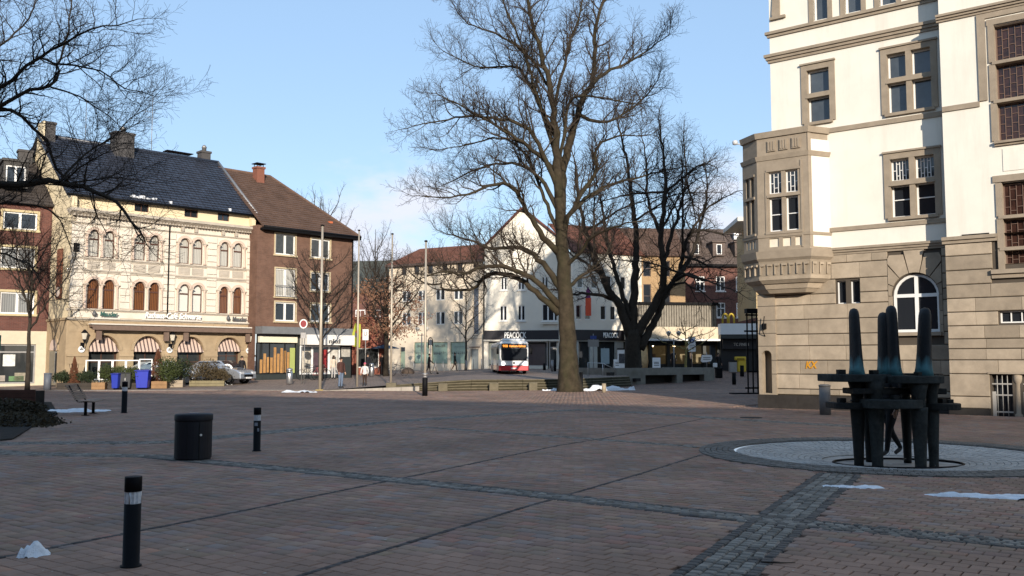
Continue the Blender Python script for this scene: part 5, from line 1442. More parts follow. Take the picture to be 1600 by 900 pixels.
# ------------------------------------------------------------------ bare winter trees: limbs in metres from the foot of each tree, with (start, end) radius
CENTRAL = [
    ([(-0.04,0.0,-0.27),(-0.1,0.0,0.91),(-0.16,0.0,2.26),(-0.22,0.0,3.78),(-0.28,0.0,5.32),(-0.38,0.0,6.86),(-0.47,0.0,8.58),(-0.57,0.0,10.31)],0.550,0.272),
    ([(-0.57,0.0,10.31),(-0.74,-0.29,13.31),(-0.99,-0.67,15.71),(-1.58,-1.09,18.02),(-2.03,-1.54,19.42),(-2.37,-2.01,21.14),(-2.61,-2.5,23.33)],0.272,0.040),
    ([(-0.5,0.0,9.62),(-0.35,0.16,11.73),(0.05,0.38,13.47),(0.39,0.62,15.09),(0.87,0.87,16.27),(1.39,1.14,17.0),(1.58,1.42,20.19),(2.13,1.7,22.3),(2.36,2.0,24.67)],0.288,0.040),
    ([(1.26,0.0,16.58),(1.97,0.47,17.37),(3.28,1.09,18.1),(4.45,1.77,18.99),(5.85,2.5,20.17)],0.120,0.024),
    ([(-0.57,0.0,10.66),(-1.13,-0.47,11.88),(-1.93,-1.07,13.36),(-2.94,-1.74,14.04),(-4.95,-2.46,14.12),(-6.34,-3.21,13.76),(-7.87,-4.0,13.26)],0.160,0.024),
    ([(-0.8,0.0,12.92),(-1.44,0.41,14.96),(-2.09,0.94,16.79),(-2.72,1.52,17.92),(-3.51,2.15,18.23),(-5.16,2.81,18.44),(-7.09,3.5,19.58)],0.144,0.024),
    ([(-0.87,0.0,11.87),(-1.75,-0.72,12.58),(-2.61,-1.67,12.98),(-4.19,-2.71,13.76),(-5.31,-3.83,14.15),(-6.53,-5.0,14.46)],0.136,0.024),
    ([(-0.61,0.0,9.62),(-1.54,0.58,11.47),(-2.72,1.33,12.4),(-4.01,2.17,12.61),(-5.3,3.06,12.43),(-7.2,4.0,11.76)],0.144,0.024),
    ([(-0.65,0.0,7.37),(-1.42,-0.48,8.17),(-2.14,-1.11,9.03),(-2.71,-1.81,9.99),(-3.18,-2.55,10.52),(-4.33,-3.34,10.34),(-5.69,-4.16,9.67),(-7.31,-5.0,9.52)],0.192,0.024),
    ([(-0.52,0.0,5.49),(-1.22,0.41,6.45),(-1.96,0.94,7.41),(-2.97,1.52,7.94),(-4.22,2.15,7.84),(-5.28,2.81,8.32),(-7.14,3.5,9.0)],0.200,0.024),
    ([(-0.52,0.0,4.46),(-1.76,-0.34,5.77),(-3.11,-0.78,6.47),(-4.44,-1.27,6.49),(-5.31,-1.79,6.24),(-5.77,-2.34,5.96),(-6.54,-2.91,6.1),(-7.54,-3.5,5.72)],0.192,0.028),
    ([(-0.59,0.0,4.12),(-2.36,0.14,5.74),(-3.49,0.33,6.27),(-4.42,0.54,6.29),(-4.81,0.76,5.93),(-5.37,0.99,5.5),(-6.78,1.23,5.48),(-7.01,1.48,5.81),(-7.91,1.74,5.84),(-8.79,2.0,6.53)],0.192,0.028),
    ([(-0.44,0.0,8.06),(-0.05,-0.41,9.21),(0.39,-0.94,10.11),(1.26,-1.52,11.49),(1.21,-2.15,12.56),(2.29,-2.81,13.0),(3.3,-3.5,12.84)],0.176,0.024),
    ([(-0.37,0.0,9.1),(0.88,0.57,10.34),(2.29,1.31,11.29),(4.78,2.12,12.1),(6.75,3.0,12.68)],0.144,0.024),
    ([(-0.56,0.0,11.87),(-0.15,-0.76,15.03),(0.53,-1.74,15.37),(2.04,-2.83,14.89),(3.09,-4.0,14.36)],0.128,0.024),
    ([(-0.76,0.0,13.62),(-1.5,-0.43,15.08),(-2.12,-1.0,16.8),(-2.74,-1.63,18.59),(-3.64,-2.3,20.33),(-4.1,-3.0,21.4)],0.120,0.024),
    ([(-0.83,0.0,15.2),(-0.05,0.57,18.58),(0.61,1.31,20.77),(1.09,2.12,23.22),(1.35,3.0,25.12)],0.112,0.024),
    ([(0.35,0.0,14.92),(1.8,0.76,14.7),(3.15,1.74,15.39),(4.58,2.83,16.73),(5.52,4.0,18.21)],0.112,0.024),
    ([(-0.96,0.0,15.91),(-1.91,-0.76,17.43),(-3.45,-1.74,18.48),(-5.08,-2.83,18.77),(-5.83,-4.0,19.0)],0.096,0.024),
    ([(-0.38,0.0,6.51),(0.42,-0.76,7.29),(1.02,-1.74,8.0),(2.05,-2.83,8.34),(3.19,-4.0,8.49)],0.128,0.024),
    ([(-0.39,0.0,5.32),(0.73,1.2,6.28),(2.12,2.77,7.51),(2.87,4.5,9.02)],0.120,0.024),
    ([(-0.65,0.0,8.58),(-1.37,0.8,10.45),(-2.4,1.83,13.16),(-3.84,2.98,14.35),(-5.54,4.21,14.26),(-7.71,5.5,14.18)],0.120,0.024),
]
SECOND = [
    ([(-0.05,0.0,0.41),(-0.19,0.0,0.74),(-0.22,0.0,2.03),(-0.21,0.0,3.43)],0.62,0.56),
    ([(-0.4,0.0,2.96),(-1.16,-0.29,5.04),(-1.93,-0.67,6.13),(-2.56,-1.09,7.34),(-3.1,-1.53,8.45),(-3.76,-2.0,10.41),(-4.33,-2.49,13.09),(-4.58,-3.0,15.27)],0.38,0.05),
    ([(-1.72,0.0,5.66),(-3.14,-0.8,5.98),(-4.69,-1.84,5.91),(-5.88,-3.0,6.14)],0.16,0.04),
    ([(-0.21,0.0,3.19),(-0.06,0.19,5.68),(0.08,0.44,7.82),(0.28,0.72,9.13),(0.15,1.02,11.56),(-0.11,1.34,14.52),(-0.67,1.66,17.77),(-0.95,2.0,19.33)],0.38,0.05),
    ([(-0.34,0.0,4.12),(-1.05,0.51,6.55),(-1.48,1.17,8.32),(-1.86,1.9,10.48),(-2.25,2.68,13.54),(-2.79,3.5,16.69)],0.22,0.04),
    ([(0.02,0.0,2.96),(1.12,-0.24,4.86),(1.88,-0.56,6.46),(1.89,-0.9,8.2),(1.68,-1.28,10.52),(2.02,-1.67,13.24),(1.76,-2.08,16.4),(1.49,-2.5,17.93)],0.38,0.05),
    ([(0.29,0.0,2.03),(1.45,0.1,4.13),(2.43,0.22,6.34),(3.12,0.36,7.34),(3.6,0.51,9.1),(4.02,0.67,10.31),(4.92,0.83,10.81),(6.95,1.0,10.55)],0.34,0.05),
    ([(3.06,0.0,7.3),(4.22,0.57,8.87),(5.12,1.31,11.36),(5.81,2.12,13.93),(5.79,3.0,16.83)],0.2,0.03),
    ([(2.96,0.0,7.02),(3.7,-0.8,7.42),(4.63,-1.84,6.91),(6.61,-3.0,6.0)],0.13,0.03),
    ([(3.45,0.0,8.81),(4.45,0.54,8.63),(5.29,1.23,8.37),(7.37,2.0,7.82)],0.12,0.03),
    ([(2.68,0.0,6.69),(3.56,-0.27,6.77),(4.55,-0.61,6.18),(5.79,-1.0,5.09)],0.11,0.03),
    ([(2.04,0.0,8.29),(3.31,1.07,11.81),(4.28,2.46,14.98),(4.42,4.0,18.58)],0.18,0.03),
    ([(1.97,0.0,10.22),(1.09,0.8,13.21),(1.18,1.84,16.33),(0.89,3.0,19.09)],0.16,0.03),
    ([(3.9,0.0,10.22),(4.99,-0.54,12.03),(6.24,-1.23,12.85),(6.9,-2.0,13.18)],0.12,0.03),
    ([(-2.46,0.0,7.44),(-3.55,0.8,8.42),(-4.67,1.84,9.26),(-5.33,3.0,10.62)],0.14,0.03),
    ([(2.3,0.0,13.54),(3.81,-0.8,14.81),(4.77,-1.84,15.29),(5.42,-3.0,14.73)],0.12,0.03),
]
LEFT = [
    ([(0.12,-0.7,0.02),(0.07,-0.7,1.21),(0.03,-0.7,2.65),(0.06,-0.7,3.87),(0.13,-0.7,4.85)],0.420,0.231),
    ([(0.11,-0.7,4.48),(1.03,-0.81,5.69),(2.06,-0.95,6.27),(2.98,-1.1,6.75),(3.42,-1.27,6.95),(3.85,-1.44,7.24),(4.43,-1.62,7.43),(4.95,-1.81,7.64),(5.51,-2.0,7.62),(5.98,-2.2,7.67)],0.083,0.007),
    ([(0.09,-0.7,4.11),(0.82,-0.64,5.36),(1.72,-0.57,6.06),(2.65,-0.49,6.58),(3.15,-0.4,6.91),(3.52,-0.3,7.01),(3.61,-0.21,7.34),(3.59,-0.11,7.66),(3.67,-0.01,8.29),(3.67,0.1,9.06)],0.074,0.012),
    ([(3.72,-0.7,6.89),(4.14,-0.38,6.8),(4.54,0.04,6.53),(4.63,0.5,6.37)],0.020,0.006),
    ([(3.46,-0.7,7.48),(4.18,-1.08,7.2),(5.09,-1.57,6.91),(5.76,-2.12,6.47),(6.52,-2.7,6.13)],0.026,0.006),
    ([(0.17,-0.7,4.6),(1.07,-0.51,5.89),(1.77,-0.26,6.46),(2.36,0.02,6.66),(2.64,0.32,6.55),(3.0,0.64,6.17),(3.08,0.96,5.64),(3.18,1.3,5.42)],0.061,0.023),
    ([(0.05,-0.7,3.38),(1.17,-0.74,4.47),(2.16,-0.78,4.81),(2.91,-0.83,4.91),(3.62,-0.89,5.0),(4.24,-0.95,4.96),(4.82,-1.01,4.77),(5.21,-1.07,4.58),(5.57,-1.13,4.23),(5.82,-1.2,3.86)],0.131,0.012),
    ([(3.98,-0.7,5.01),(4.09,-0.48,5.43),(4.42,-0.2,5.83),(4.62,0.11,6.1),(4.8,0.45,6.58),(5.12,0.8,6.97)],0.026,0.006),
    ([(4.05,-0.7,5.04),(4.47,-0.97,5.26),(5.03,-1.31,5.45),(5.56,-1.7,5.46)],0.022,0.006),
    ([(4.12,-0.7,5.01),(4.54,-0.43,5.15),(4.88,-0.09,5.24),(5.31,0.3,5.2)],0.022,0.006),
    ([(0.06,-0.7,3.14),(1.17,-0.53,4.26),(2.0,-0.3,4.61),(2.61,-0.05,4.74),(3.1,0.22,4.76),(3.43,0.51,4.48),(3.5,0.8,3.99)],0.052,0.009),
    ([(0.05,-0.7,2.77),(1.54,-0.85,3.36),(2.59,-1.03,3.73),(3.19,-1.24,3.66),(3.61,-1.47,3.48),(3.97,-1.7,3.37),(4.3,-1.95,3.03),(4.75,-2.2,2.73)],0.048,0.006),
    ([(0.15,-0.7,4.85),(1.16,-1.08,6.61),(2.14,-1.57,7.54),(3.26,-2.12,7.93),(4.24,-2.7,8.16)],0.066,0.017),
    ([(1.18,-0.7,6.22),(1.71,-0.23,7.37),(2.1,0.39,8.1),(2.3,1.07,8.9),(2.1,1.8,9.9)],0.039,0.012),
    ([(4.55,-0.7,4.83),(4.62,-0.57,4.44),(4.81,-0.39,4.03),(4.92,-0.2,3.68)],0.013,0.004),
]
BARK = pm("olive_brown_bark", (.044,.034,.022), .95, .5, 3, 1.0, 9, stain=.5, stain_col=(.040,.042,.018), stain_scale=(1.2,1.2,.5), stain_from=.48)
BARK_D = pm("dark_bark", (.036,.029,.022), .9, .3, 5, .8, 14)
TWIG = pm("grey_brown_twig", (.048,.037,.028), .9, .2, 3)
TWIG_D = pm("dark_twig", (.032,.025,.020), .9, .2, 3)

def smooth_path(pts, radii_ends, step=.35, wob=.05, rnd=random):
    """Catmull-Rom resampling of a limb, with a little knobbly wander"""
    P = [Vector(p) for p in pts]
    P = [P[0]*2-P[1]] + P + [P[-1]*2-P[-2]]
    out = []
    for i in range(1, len(P)-2):
        p0, p1, p2, p3 = P[i-1], P[i], P[i+1], P[i+2]
        n = max(2, int((p2-p1).length/step))
        for k in range(n):
            t = k/n
            out.append(.5*((2*p1)+(p2-p0)*t+(2*p0-5*p1+4*p2-p3)*t*t+(3*p1-p0-3*p2+p3)*t**3))
    out.append(P[-2])
    L = len(out)-1
    r0, r1 = radii_ends
    rr = [r0+(r1-r0)*(k/L)**.8 for k in range(L+1)]
    for k in range(2, L): out[k] = out[k]+Vector((rnd.gauss(0,wob), rnd.gauss(0,wob), rnd.gauss(0,wob)))*min(1, 6*rr[k]**.5*.4)
    return out, rr

def child_path(p, d, length, up, rnd, nseg, crook=.22):
    pts = [p]; d = d.normalized(); s = length/nseg
    for k in range(nseg):
        d = (d + Vector((rnd.gauss(0,crook), rnd.gauss(0,crook), rnd.gauss(0,crook)+up))).normalized()
        pts.append(pts[-1]+d*s)
    return pts

def spread(mb, pts, rr, level, rnd, cfg, mi=0):
    """side shoots along a branch, then shoots on those"""
    if level >= len(cfg['len']): return
    seg = [(pts[i+1]-pts[i]).length for i in range(len(pts)-1)]
    tot = sum(seg)
    space = cfg['space'][level]
    d = tot*cfg['first'][level]; side = rnd.random()*6.28
    while d < tot:
        acc, i = 0, 0
        while i < len(seg)-1 and acc+seg[i] < d: acc += seg[i]; i += 1
        f = clamp((d-acc)/max(seg[i],1e-6))
        p = pts[i].lerp(pts[i+1], f); r = rr[i]+(rr[i+1]-rr[i])*f
        t = (pts[i+1]-pts[i]).normalized()
        side += 2.4+rnd.gauss(0,.5)
        o = t.orthogonal().normalized(); b = t.cross(o)
        out = o*math.cos(side)+b*math.sin(side)
        an = rnd.uniform(.55,1.05)
        dr = t*math.cos(an)+out*math.sin(an)+Vector((0,0,cfg['lift'][level]))
        ln = cfg['len'][level]*rnd.uniform(.55,1.15)*(1-.45*d/tot)
        ns = cfg['seg'][level]
        cp = child_path(p, dr, ln, cfg['up'][level], rnd, ns)
        r0 = min(r*.62, cfg['rad'][level]*rnd.uniform(.8,1.2)); r1 = cfg['tip']
        cr = [r0+(r1-r0)*(k/ns) for k in range(ns+1)]
        mb.tube(cp, cr, cfg['sides'][level], mi, cap=False)
        spread(mb, cp, cr, level+1, rnd, cfg, mi)
        d += space*rnd.uniform(.7,1.35)
    # the leader's own tip shoots
BIG = dict(len=(3.2,1.35,.6), space=(.36,.20,.125), first=(.22,.15,.15), lift=(.35,.15,.1), up=(.10,.05,.03), rad=(.055,.020,.011), tip=.006, seg=(7,4,2), sides=(5,3,3))

def tree(name, label, loc, limbs, bark, twig, cfg, seed, group=None, flare=0, rz=0):
    rnd = random.Random(seed)
    t = thing(name, label, "tree", loc, rz, group)
    cm = MB()
    for i, (pts, r0, r1) in enumerate(limbs):
        P, rr = smooth_path(pts, (r0, r1), .4 if r0 > .1 else .25, .05 if i else .02, rnd)
        m = MB()
        if i == 0:
            if flare:
                for k in range(len(P)):
                    h = P[k].z
                    rr[k] *= 1+flare*math.exp(-max(0,h)/.55)
            m.tube(P, rr, 16 if r0 > .3 else 8)
            # knobs and ridges of old bark
            for vi, v in enumerate(m.v):
                q = Vector(v); a = math.atan2(q.y-P[min(len(P)-1, vi//(16 if r0 > .3 else 8))].y, q.x-P[min(len(P)-1, vi//(16 if r0 > .3 else 8))].x)
                k = 1+.05*math.sin(5*a+q.z*.6)+rnd.gauss(0,.015)
                c = P[min(len(P)-1, vi//(16 if r0 > .3 else 8))]
                m.v[vi] = tuple(c+(q-c)*k)
            m.build("trunk", bark, t)
        else:
            m.tube(P, rr, 9 if r0 > .15 else 6); m.build("limb", bark, t)
            spread(cm, P, rr, 0, rnd, cfg)
            ends = child_path(P[-1], P[-1]-P[-2], cfg['len'][0]*.5, cfg['up'][0], rnd, 5)
            er = [r1+(cfg['tip']-r1)*k/5 for k in range(6)]
            cm.tube(ends, er, 4, cap=False); spread(cm, ends, er, 1, rnd, cfg)
    cm.build("crown", twig, t, kind="stuff")
    return t

def auto_limbs(h, trunk_h, r, spreadr, n, rnd, lean=(0,0), up=.8):
    """trunk and n limbs for a smaller tree"""
    top = Vector((lean[0], lean[1], trunk_h))
    out = [([(0,0,-.05),(lean[0]*.3,lean[1]*.3,trunk_h*.35),(lean[0]*.7,lean[1]*.7,trunk_h*.7),tuple(top),(lean[0]*1.2,lean[1]*1.2,trunk_h+(h-trunk_h)*.35),(lean[0]*1.4,lean[1]*1.4,h*.93)], r, r*.12)]
    for k in range(n):
        a = k*2.399+rnd.uniform(-.3,.3); z0 = trunk_h*.8+(h*.8-trunk_h*.8)*(k/n)
        s = spreadr*rnd.uniform(.7,1.1)*(1-.5*(k/n))
        zz = (h-z0)*up*rnd.uniform(.6,1)
        p0 = Vector((lean[0]*z0/trunk_h if z0 < trunk_h else lean[0], 0, z0))
        out.append(([tuple(p0), (p0.x+s*.4*math.cos(a), s*.4*math.sin(a), z0+zz*.35), (p0.x+s*.8*math.cos(a+.15), s*.8*math.sin(a+.15), z0+zz*.7), (p0.x+s*math.cos(a+.1), s*math.sin(a+.1), z0+zz)], r*.42*(1-.4*k/n), .02))
    return out
tree("tall_bare_tree", "tallest bare tree, thick olive brown trunk in the sun beside the stone steps", (3.11,49.25,0), CENTRAL, BARK, TWIG, BIG, 11, flare=.42)
rnd_ = random.Random(77)
for k in range(9):                                    # more boughs filling the broad dome of the second tree
    src = SECOND[rnd_.choice([4,5,7,8,9,11,12,15])][0] if k % 2 else SECOND[rnd_.choice([1,3,5,6])][0]
    i_ = rnd_.randrange(len(src)//2, len(src)-1); p = Vector(src[i_])
    a = rnd_.uniform(0, 6.28); tip = Vector((1.6+5.6*math.cos(a)*rnd_.uniform(.75,1), 4.5*math.sin(a), rnd_.uniform(8.5,16.2)))
    mid = p.lerp(tip, .5)+Vector((0,0,rnd_.uniform(.2,1.0)))
    if (tip-p).length > 2.0: SECOND.append(([tuple(p), tuple(p.lerp(mid,.5)), tuple(mid), tuple(tip)], .11, .025))
tree("forked_bare_tree", "dark bare tree with several stout forked stems growing from the concrete planter", (9.0,67.5,.45), SECOND, BARK_D, TWIG_D,
     dict(BIG, len=(3.4,1.45,.65), space=(.52,.27,.19), lift=(.2,.1,.05), up=(.05,.03,.02)), 12, flare=.15)
tree("overhanging_bare_tree", "bare tree at the left edge whose long branches hang into the picture", (-12.6,18.2,0), LEFT, BARK_D, TWIG_D,
     dict(BIG, len=(1.45,.66,.30), space=(.17,.105,.08), rad=(.020,.0075,.0042), tip=.0025, lift=(.2,.1,.05)), 13)
SM = dict(BIG, len=(1.5,.7,.35), space=(.38,.24,.2), rad=(.03,.014,.009), tip=.006, seg=(5,3,2), sides=(4,3,3))
r1 = random.Random(21)
tree("street_tree", "thin bare street tree in front of the red brick house shop window", (-26.7,51.4,0), auto_limbs(9.5, 4.2, .15, 2.6, 14, r1), BARK_D, TWIG_D, SM, 22)
tree("street_tree", "bare street tree behind the leftmost flagpole in front of the brown brick house", (-12.55,61.2,.3), auto_limbs(9.2, 3.4, .15, 2.9, 14, r1), BARK_D, TWIG_D, SM, 23)
tree("street_tree", "slender bare young tree in front of the cream house shop windows", (-4.35,87.5,.7), auto_limbs(9.5, 3.2, .12, 2.0, 14, r1, up=.35), BARK_D, TWIG_D, dict(SM, len=(1.3,.6,.3), lift=(-.1,-.2,-.2)), 24)
tree("street_tree", "small bare tree with a yellowish trunk behind the long concrete planter", (13.45,72.0,.45), auto_limbs(4.6, 2.3, .13, 2.7, 9, r1, up=.55), pm("yellow_lichen_bark",(.26,.21,.08),.9,.25,5,.5,20), TWIG_D, dict(SM, len=(1.0,.5,.3)), 25)
tree("background_tree", "bare tree top rising behind the roof of the brown brick house", (-18.3,88,.6), auto_limbs(18.0, 9, .28, 3.6, 16, r1), BARK_D, TWIG, dict(BIG, len=(2.2,1.0,.5), space=(.8,.5,.35)), 26, group=None)
for k, (x, y, h, lb_) in enumerate(((-15.4,104,16.8,"thin bare tree rising left of the cream house roof, the taller of two"),(-13.2,108,14.0,"thin bare tree rising left of the cream house roof, the lower of two"))):
    tree("background_tree", lb_, (x,y,.8), auto_limbs(h, 6, .2, 2.6, 14, r1), BARK_D, TWIG, dict(BIG, len=(2.0,.9,.5), space=(.7,.45,.35)), 27+k)
# the oak that still holds its brown leaves
oak = tree("leafy_oak", "young oak still full of brown withered leaves, in front of the cream house", (-9.75,72,.43), auto_limbs(9.6, 3.0, .24, 3.3, 18, r1, up=.7), BARK_D, TWIG_D, SM, 31)
LEAF = pm("withered_brown_leaf", (.235,.125,.075), .8, .35, 2.5)
rnd = random.Random(5); mb = MB(); clumps = []
for k in range(120):
    a = rnd.uniform(0,6.28); u = rnd.uniform(-1,1); rr_ = rnd.uniform(.45,1)**.6
    s = math.sqrt(1-u*u)
    clumps.append((3.2*rr_*s*math.cos(a), 3.2*rr_*s*math.sin(a), 5.2+2.7*rr_*u, rnd.uniform(.3,.75)))
for (x,y,z,r) in clumps:
    for q in range(int(55*r)):
        p = Vector((rnd.gauss(x,r*.5), rnd.gauss(y,r*.5), rnd.gauss(z,r*.38)))
        a = Vector((rnd.gauss(0,1),rnd.gauss(0,1),rnd.gauss(0,1))).normalized()*rnd.uniform(.06,.11); b = a.orthogonal().normalized()*rnd.uniform(.035,.06)
        mb.add([tuple(p-a),tuple(p+b),tuple(p+a),tuple(p-b)], [(0,1,2,3)])
mb.build("leaves", LEAF, oak, kind="stuff")
# ------------------------------------------------------------------ long brick block behind the photographer: its shade lies over the foreground
blk = thing("office_block", "long brick block behind the photographer, its shade covers the near plaza", "building", (-18.7,-9.9,0), R(-30))
mb = MB(); mb.box(-60,50,-14,0,-.1,18); mb.build("wall", BR_BROWN, blk)
mb = MB(); mb.box(50.2,74,-14,0,-.1,17.6); mb.prism([(50.8,17.6),(74,17.6),(62.4,23)], -14, 0, 'y'); mb.build("wall", BR_RED, blk)
wmb = MB(); wmb.box(0,1.6,0,.06,0,1.7); wme = wmb.mesh("window", GLASS)
for k in range(18):
    for j in range(5): link("window", wme, blk, (-10+3.2*k, 0.0, 1.4+3.3*j))

# ------------------------------------------------------------------ fountain: cobbled bowl and bronze sculpture
BOWL = pm("pale_bowl_setts", (.40,.39,.365), .8, .22, 2.5, .4, 40, stain=.45, stain_col=(.2,.19,.17))
fb = thing("fountain_basin", "shallow round fountain bowl of pale grey setts with a dark cobble rim", "fountain basin", (6.7,16.6,0))
mb = MB(); mb.lathe([(2.66,-.01),(2.2,-.07),(1.4,-.14),(.02,-.175)], 64, cap=False); mb.f = [tuple(reversed(f)) for f in mb.f]; mb.build("bowl", BOWL, fb)
for name, r0, r1, zf, mat, cnt0 in (("bowl_setts", 1.15, 2.66, lambda r: -.17+.16*((r-0)/2.66)**2, BOWL, .125), ("rim_cobbles", 2.70, 3.34, lambda r: .012-.012*(r-2.7), COBBLE_D, .11)):
    mb = MB(); r = r0
    while r < r1-.05:
        n = int(2*math.pi*r/cnt0); dr = .105
        for k in range(n):
            a0 = 2*math.pi*(k+.06)/n+r*7; a1 = 2*math.pi*(k+.94)/n+r*7
            ra, rb_ = r+.006, r+dr-.006; j = random.uniform(-.003,.004)
            q = [(ra,a0),(ra,a1),(rb_,a1),(rb_,a0)]
            top = [(x*math.cos(a), x*math.sin(a), zf(x)+.012+j) for x, a in q]
            bot = [(x*math.cos(a), x*math.sin(a), zf(x)-.015) for x, a in q]
            mb.add(top+bot, [(3,2,1,0)]+[(i,(i+1)%4,4+(i+1)%4,4+i) for i in range(4)])
        r += dr
    mb.build(name, pm("dark_rim_cobble",(.135,.128,.115),.75,.3,4,.3,60) if name == "rim_cobbles" else mat, fb, kind="stuff")
mb = MB(); mb.tube([(1.1*math.cos(a), -.3+.75*math.sin(a), -.13) for a in [math.pi*2*k/24 for k in range(25)]], .02, 5); mb.build("pipe_ring", METAL_DARK, fb)

BRONZE = pm("dark_patinated_bronze", (.010,.011,.010), .65, .4, 4, .6, 26, spec=.2)
BRONZE_G = pm("worn_grey_bronze", (.030,.033,.031), .75, .5, 6, .6, 26, spec=.3, stain=.6, stain_col=(.012,.013,.012), stain_scale=(6,6,1.2))
FINM = pm("bronze_with_turquoise_foot", (.009,.010,.011), .6, .3, 5, .4, 20, spec=.3)
fn, fl = FINM.node_tree.nodes, FINM.node_tree.links
fb_ = fn["Principled BSDF"]; f_src = fb_.inputs["Base Color"].links[0].from_socket
f_tc = fn.new("ShaderNodeTexCoord"); f_sp = fn.new("ShaderNodeSeparateXYZ"); fl.new(f_tc.outputs["Object"], f_sp.inputs[0])
f_no = fn.new("ShaderNodeTexNoise"); f_no.inputs["Scale"].default_value = 9; f_mp = fn.new("ShaderNodeMapping"); f_mp.inputs["Scale"].default_value = (1,1,.25)
fl.new(f_tc.outputs["Object"], f_mp.inputs[0]); fl.new(f_mp.outputs[0], f_no.inputs["Vector"])
f_ad = fn.new("ShaderNodeMath"); f_ad.operation = 'MULTIPLY_ADD'; f_ad.inputs[1].default_value = .55; fl.new(f_no.outputs["Fac"], f_ad.inputs[0]); fl.new(f_sp.outputs[2], f_ad.inputs[2])
f_mr = fn.new("ShaderNodeMapRange"); f_mr.inputs["From Min"].default_value = .60; f_mr.inputs["From Max"].default_value = .36; fl.new(f_ad.outputs[0], f_mr.inputs["Value"])
f_mx = fn.new("ShaderNodeMix"); f_mx.data_type = 'RGBA'; fl.new(f_mr.outputs[0], f_mx.inputs[0]); fl.new(f_src, f_mx.inputs[6]); f_mx.inputs[7].default_value = (.075,.20,.22,1)
fl.new(f_mx.outputs[2], fb_.inputs["Base Color"])
sc_ = thing("fountain_sculpture", "dark bronze fountain sculpture of six legs, flat plates and four upright rounded blades", "sculpture", (6.7,16.4,-.16))
LEGS = [(-.70,-.17,.12),(-.29,.42,.095),(-.45,-.35,.135),(.32,.25,.095),(.18,-.6,.135),(.47,-.45,.11)]
for x, y, r in LEGS:
    m = MB(); m.lathe([(r*.72,0),(r*.70,.05),(r*.85,.5),(r*1.05,.95),(r*1.08,1.02)], 10, (0,0,0), smooth=True)
    m.lathe([(r*.9,1.0),(r*.8,1.12),(r*1.0,1.3),(r*1.35,1.46)], 10)
    m.build("leg", BRONZE_G if y < -.3 else BRONZE, sc_, (x, y, 0))
def plate(x0, x1, y0, y1, z0, z1, mat=BRONZE, front_round=True):
    m = MB(); n = 12; cx_ = (x0+x1)/2; w = (x1-x0)/2
    poly = [(x1, y1), (x0, y1)] + [(cx_-w*math.cos(math.pi*k/n), y0+(y1-y0)*.35*(1-math.sin(math.pi*k/n))) for k in range(n+1)]
    if not front_round: poly = [(x0,y0),(x1,y0),(x1,y1),(x0,y1)]
    poly = poly if front_round else poly
    m.prism(poly, z0, z1, 'z'); m.build("plate", mat, sc_, bevel=.012)
plate(-.70,.25,-.85,-.15,1.0,1.15,BRONZE_G); plate(-1.10,-.40,-.4,.3,.97,1.08); plate(.30,.96,-.7,.1,.97,1.08)
plate(-.55,.75,.15,.6,.98,1.1)
plate(-.86,.74,-.45,.1,1.23,1.33,BRONZE,False)
plate(-1.2,-.10,-.5,.4,1.44,1.57,BRONZE_G); plate(-.27,.66,-.8,.1,1.42,1.55,BRONZE_G); plate(.2,.86,-.3,.5,1.46,1.58)
for x, y, z, s in ((-.98,-.2,1.57,.13),(-.45,-.3,1.57,.12),(-.95,-.1,1.08,.12),(-.22,-.6,1.15,.11),(.12,-.65,1.15,.09),(.66,-.4,1.08,.12),(.62,.1,1.58,.12),(.18,-.6,1.55,.10),(.82,-.35,1.08,.10),(-.6,.1,1.08,.11)):
    m = MB(); m.box(-s/2,s/2,-s/2,s/2,0,s*.62); m.build("block", BRONZE, sc_, (x,y,z), random.uniform(0,.6), bevel=.006)
for x, y, w, h, ln in ((-.69,-.15,.118,1.17,-.02),(-.135,.02,.115,1.11,0),(-.05,-.16,.122,1.22,-.01),(.40,-.35,.128,1.17,.05)):
    m = MB(); pr = [(w*1.35,0),(w*1.13,.14),(w*1.0,.4),(w*.93,.7),(w*.86,h*.88),(w*.76,h*.945),(w*.52,h*.985),(w*.12,h)]
    m.lathe(pr, 16, sx=.78, sy=1.5)
    for i, v in enumerate(m.v): m.v[i] = (v[0]+ln*(1-v[2]/h)*-1.2+ln, v[1], v[2])
    m.build("blade", FINM, sc_, (x, y, 1.55))

# ------------------------------------------------------------------ street furniture near the camera
LAMPGL = pm("clear_ribbed_lamp_glass", (.55,.56,.57), .12, .25, 30, spec=.7, coat=.5)
def lamp_bollard(loc, h, label, r=.066):
    t = thing("lamp_bollard", label, "bollard lamp", loc, 0, "black lamp bollards")
    m = MB(); m.lathe([(r*1.25,0),(r*1.25,.012),(r,.014),(r,h*.70)], 24); m.build("post", METAL_DARK, t)
    m = MB()
    n = 24; vs = []
    for k in range(n):
        a = 2*math.pi*k/n; rr = r*(.86 if k % 2 else .97)
        vs += [(rr*math.cos(a), rr*math.sin(a), h*.70), (rr*math.cos(a), rr*math.sin(a), h*.835)]
    m.add(vs, [(2*k, 2*((k+1)%n), 2*((k+1)%n)+1, 2*k+1) for k in range(n)]); m.build("lamp_glass", LAMPGL, t)
    m = MB(); m.lathe([(r*1.02,h*.835),(r*1.02,h*.99),(r*.96,h)], 24); m.build("cap", METAL_DARK, t)
    m = MB()
    for k in range(3):
        a = .5+2.1*k; m.tube([(r*.9*math.cos(a), r*.9*math.sin(a), h*.69),(r*.9*math.cos(a), r*.9*math.sin(a), h*.84)], .006, 5)
    m.build("lamp_rods", STEEL, t, kind="stuff")
    return t
lamp_bollard((-3.06,7.6,0), .715, "nearest and largest black lamp bollard, in the bottom left foreground")
b2 = lamp_bollard((-4.65,17.08,0), .79, "black lamp bollard with small stickers, just right of the big round bin")
m = MB()
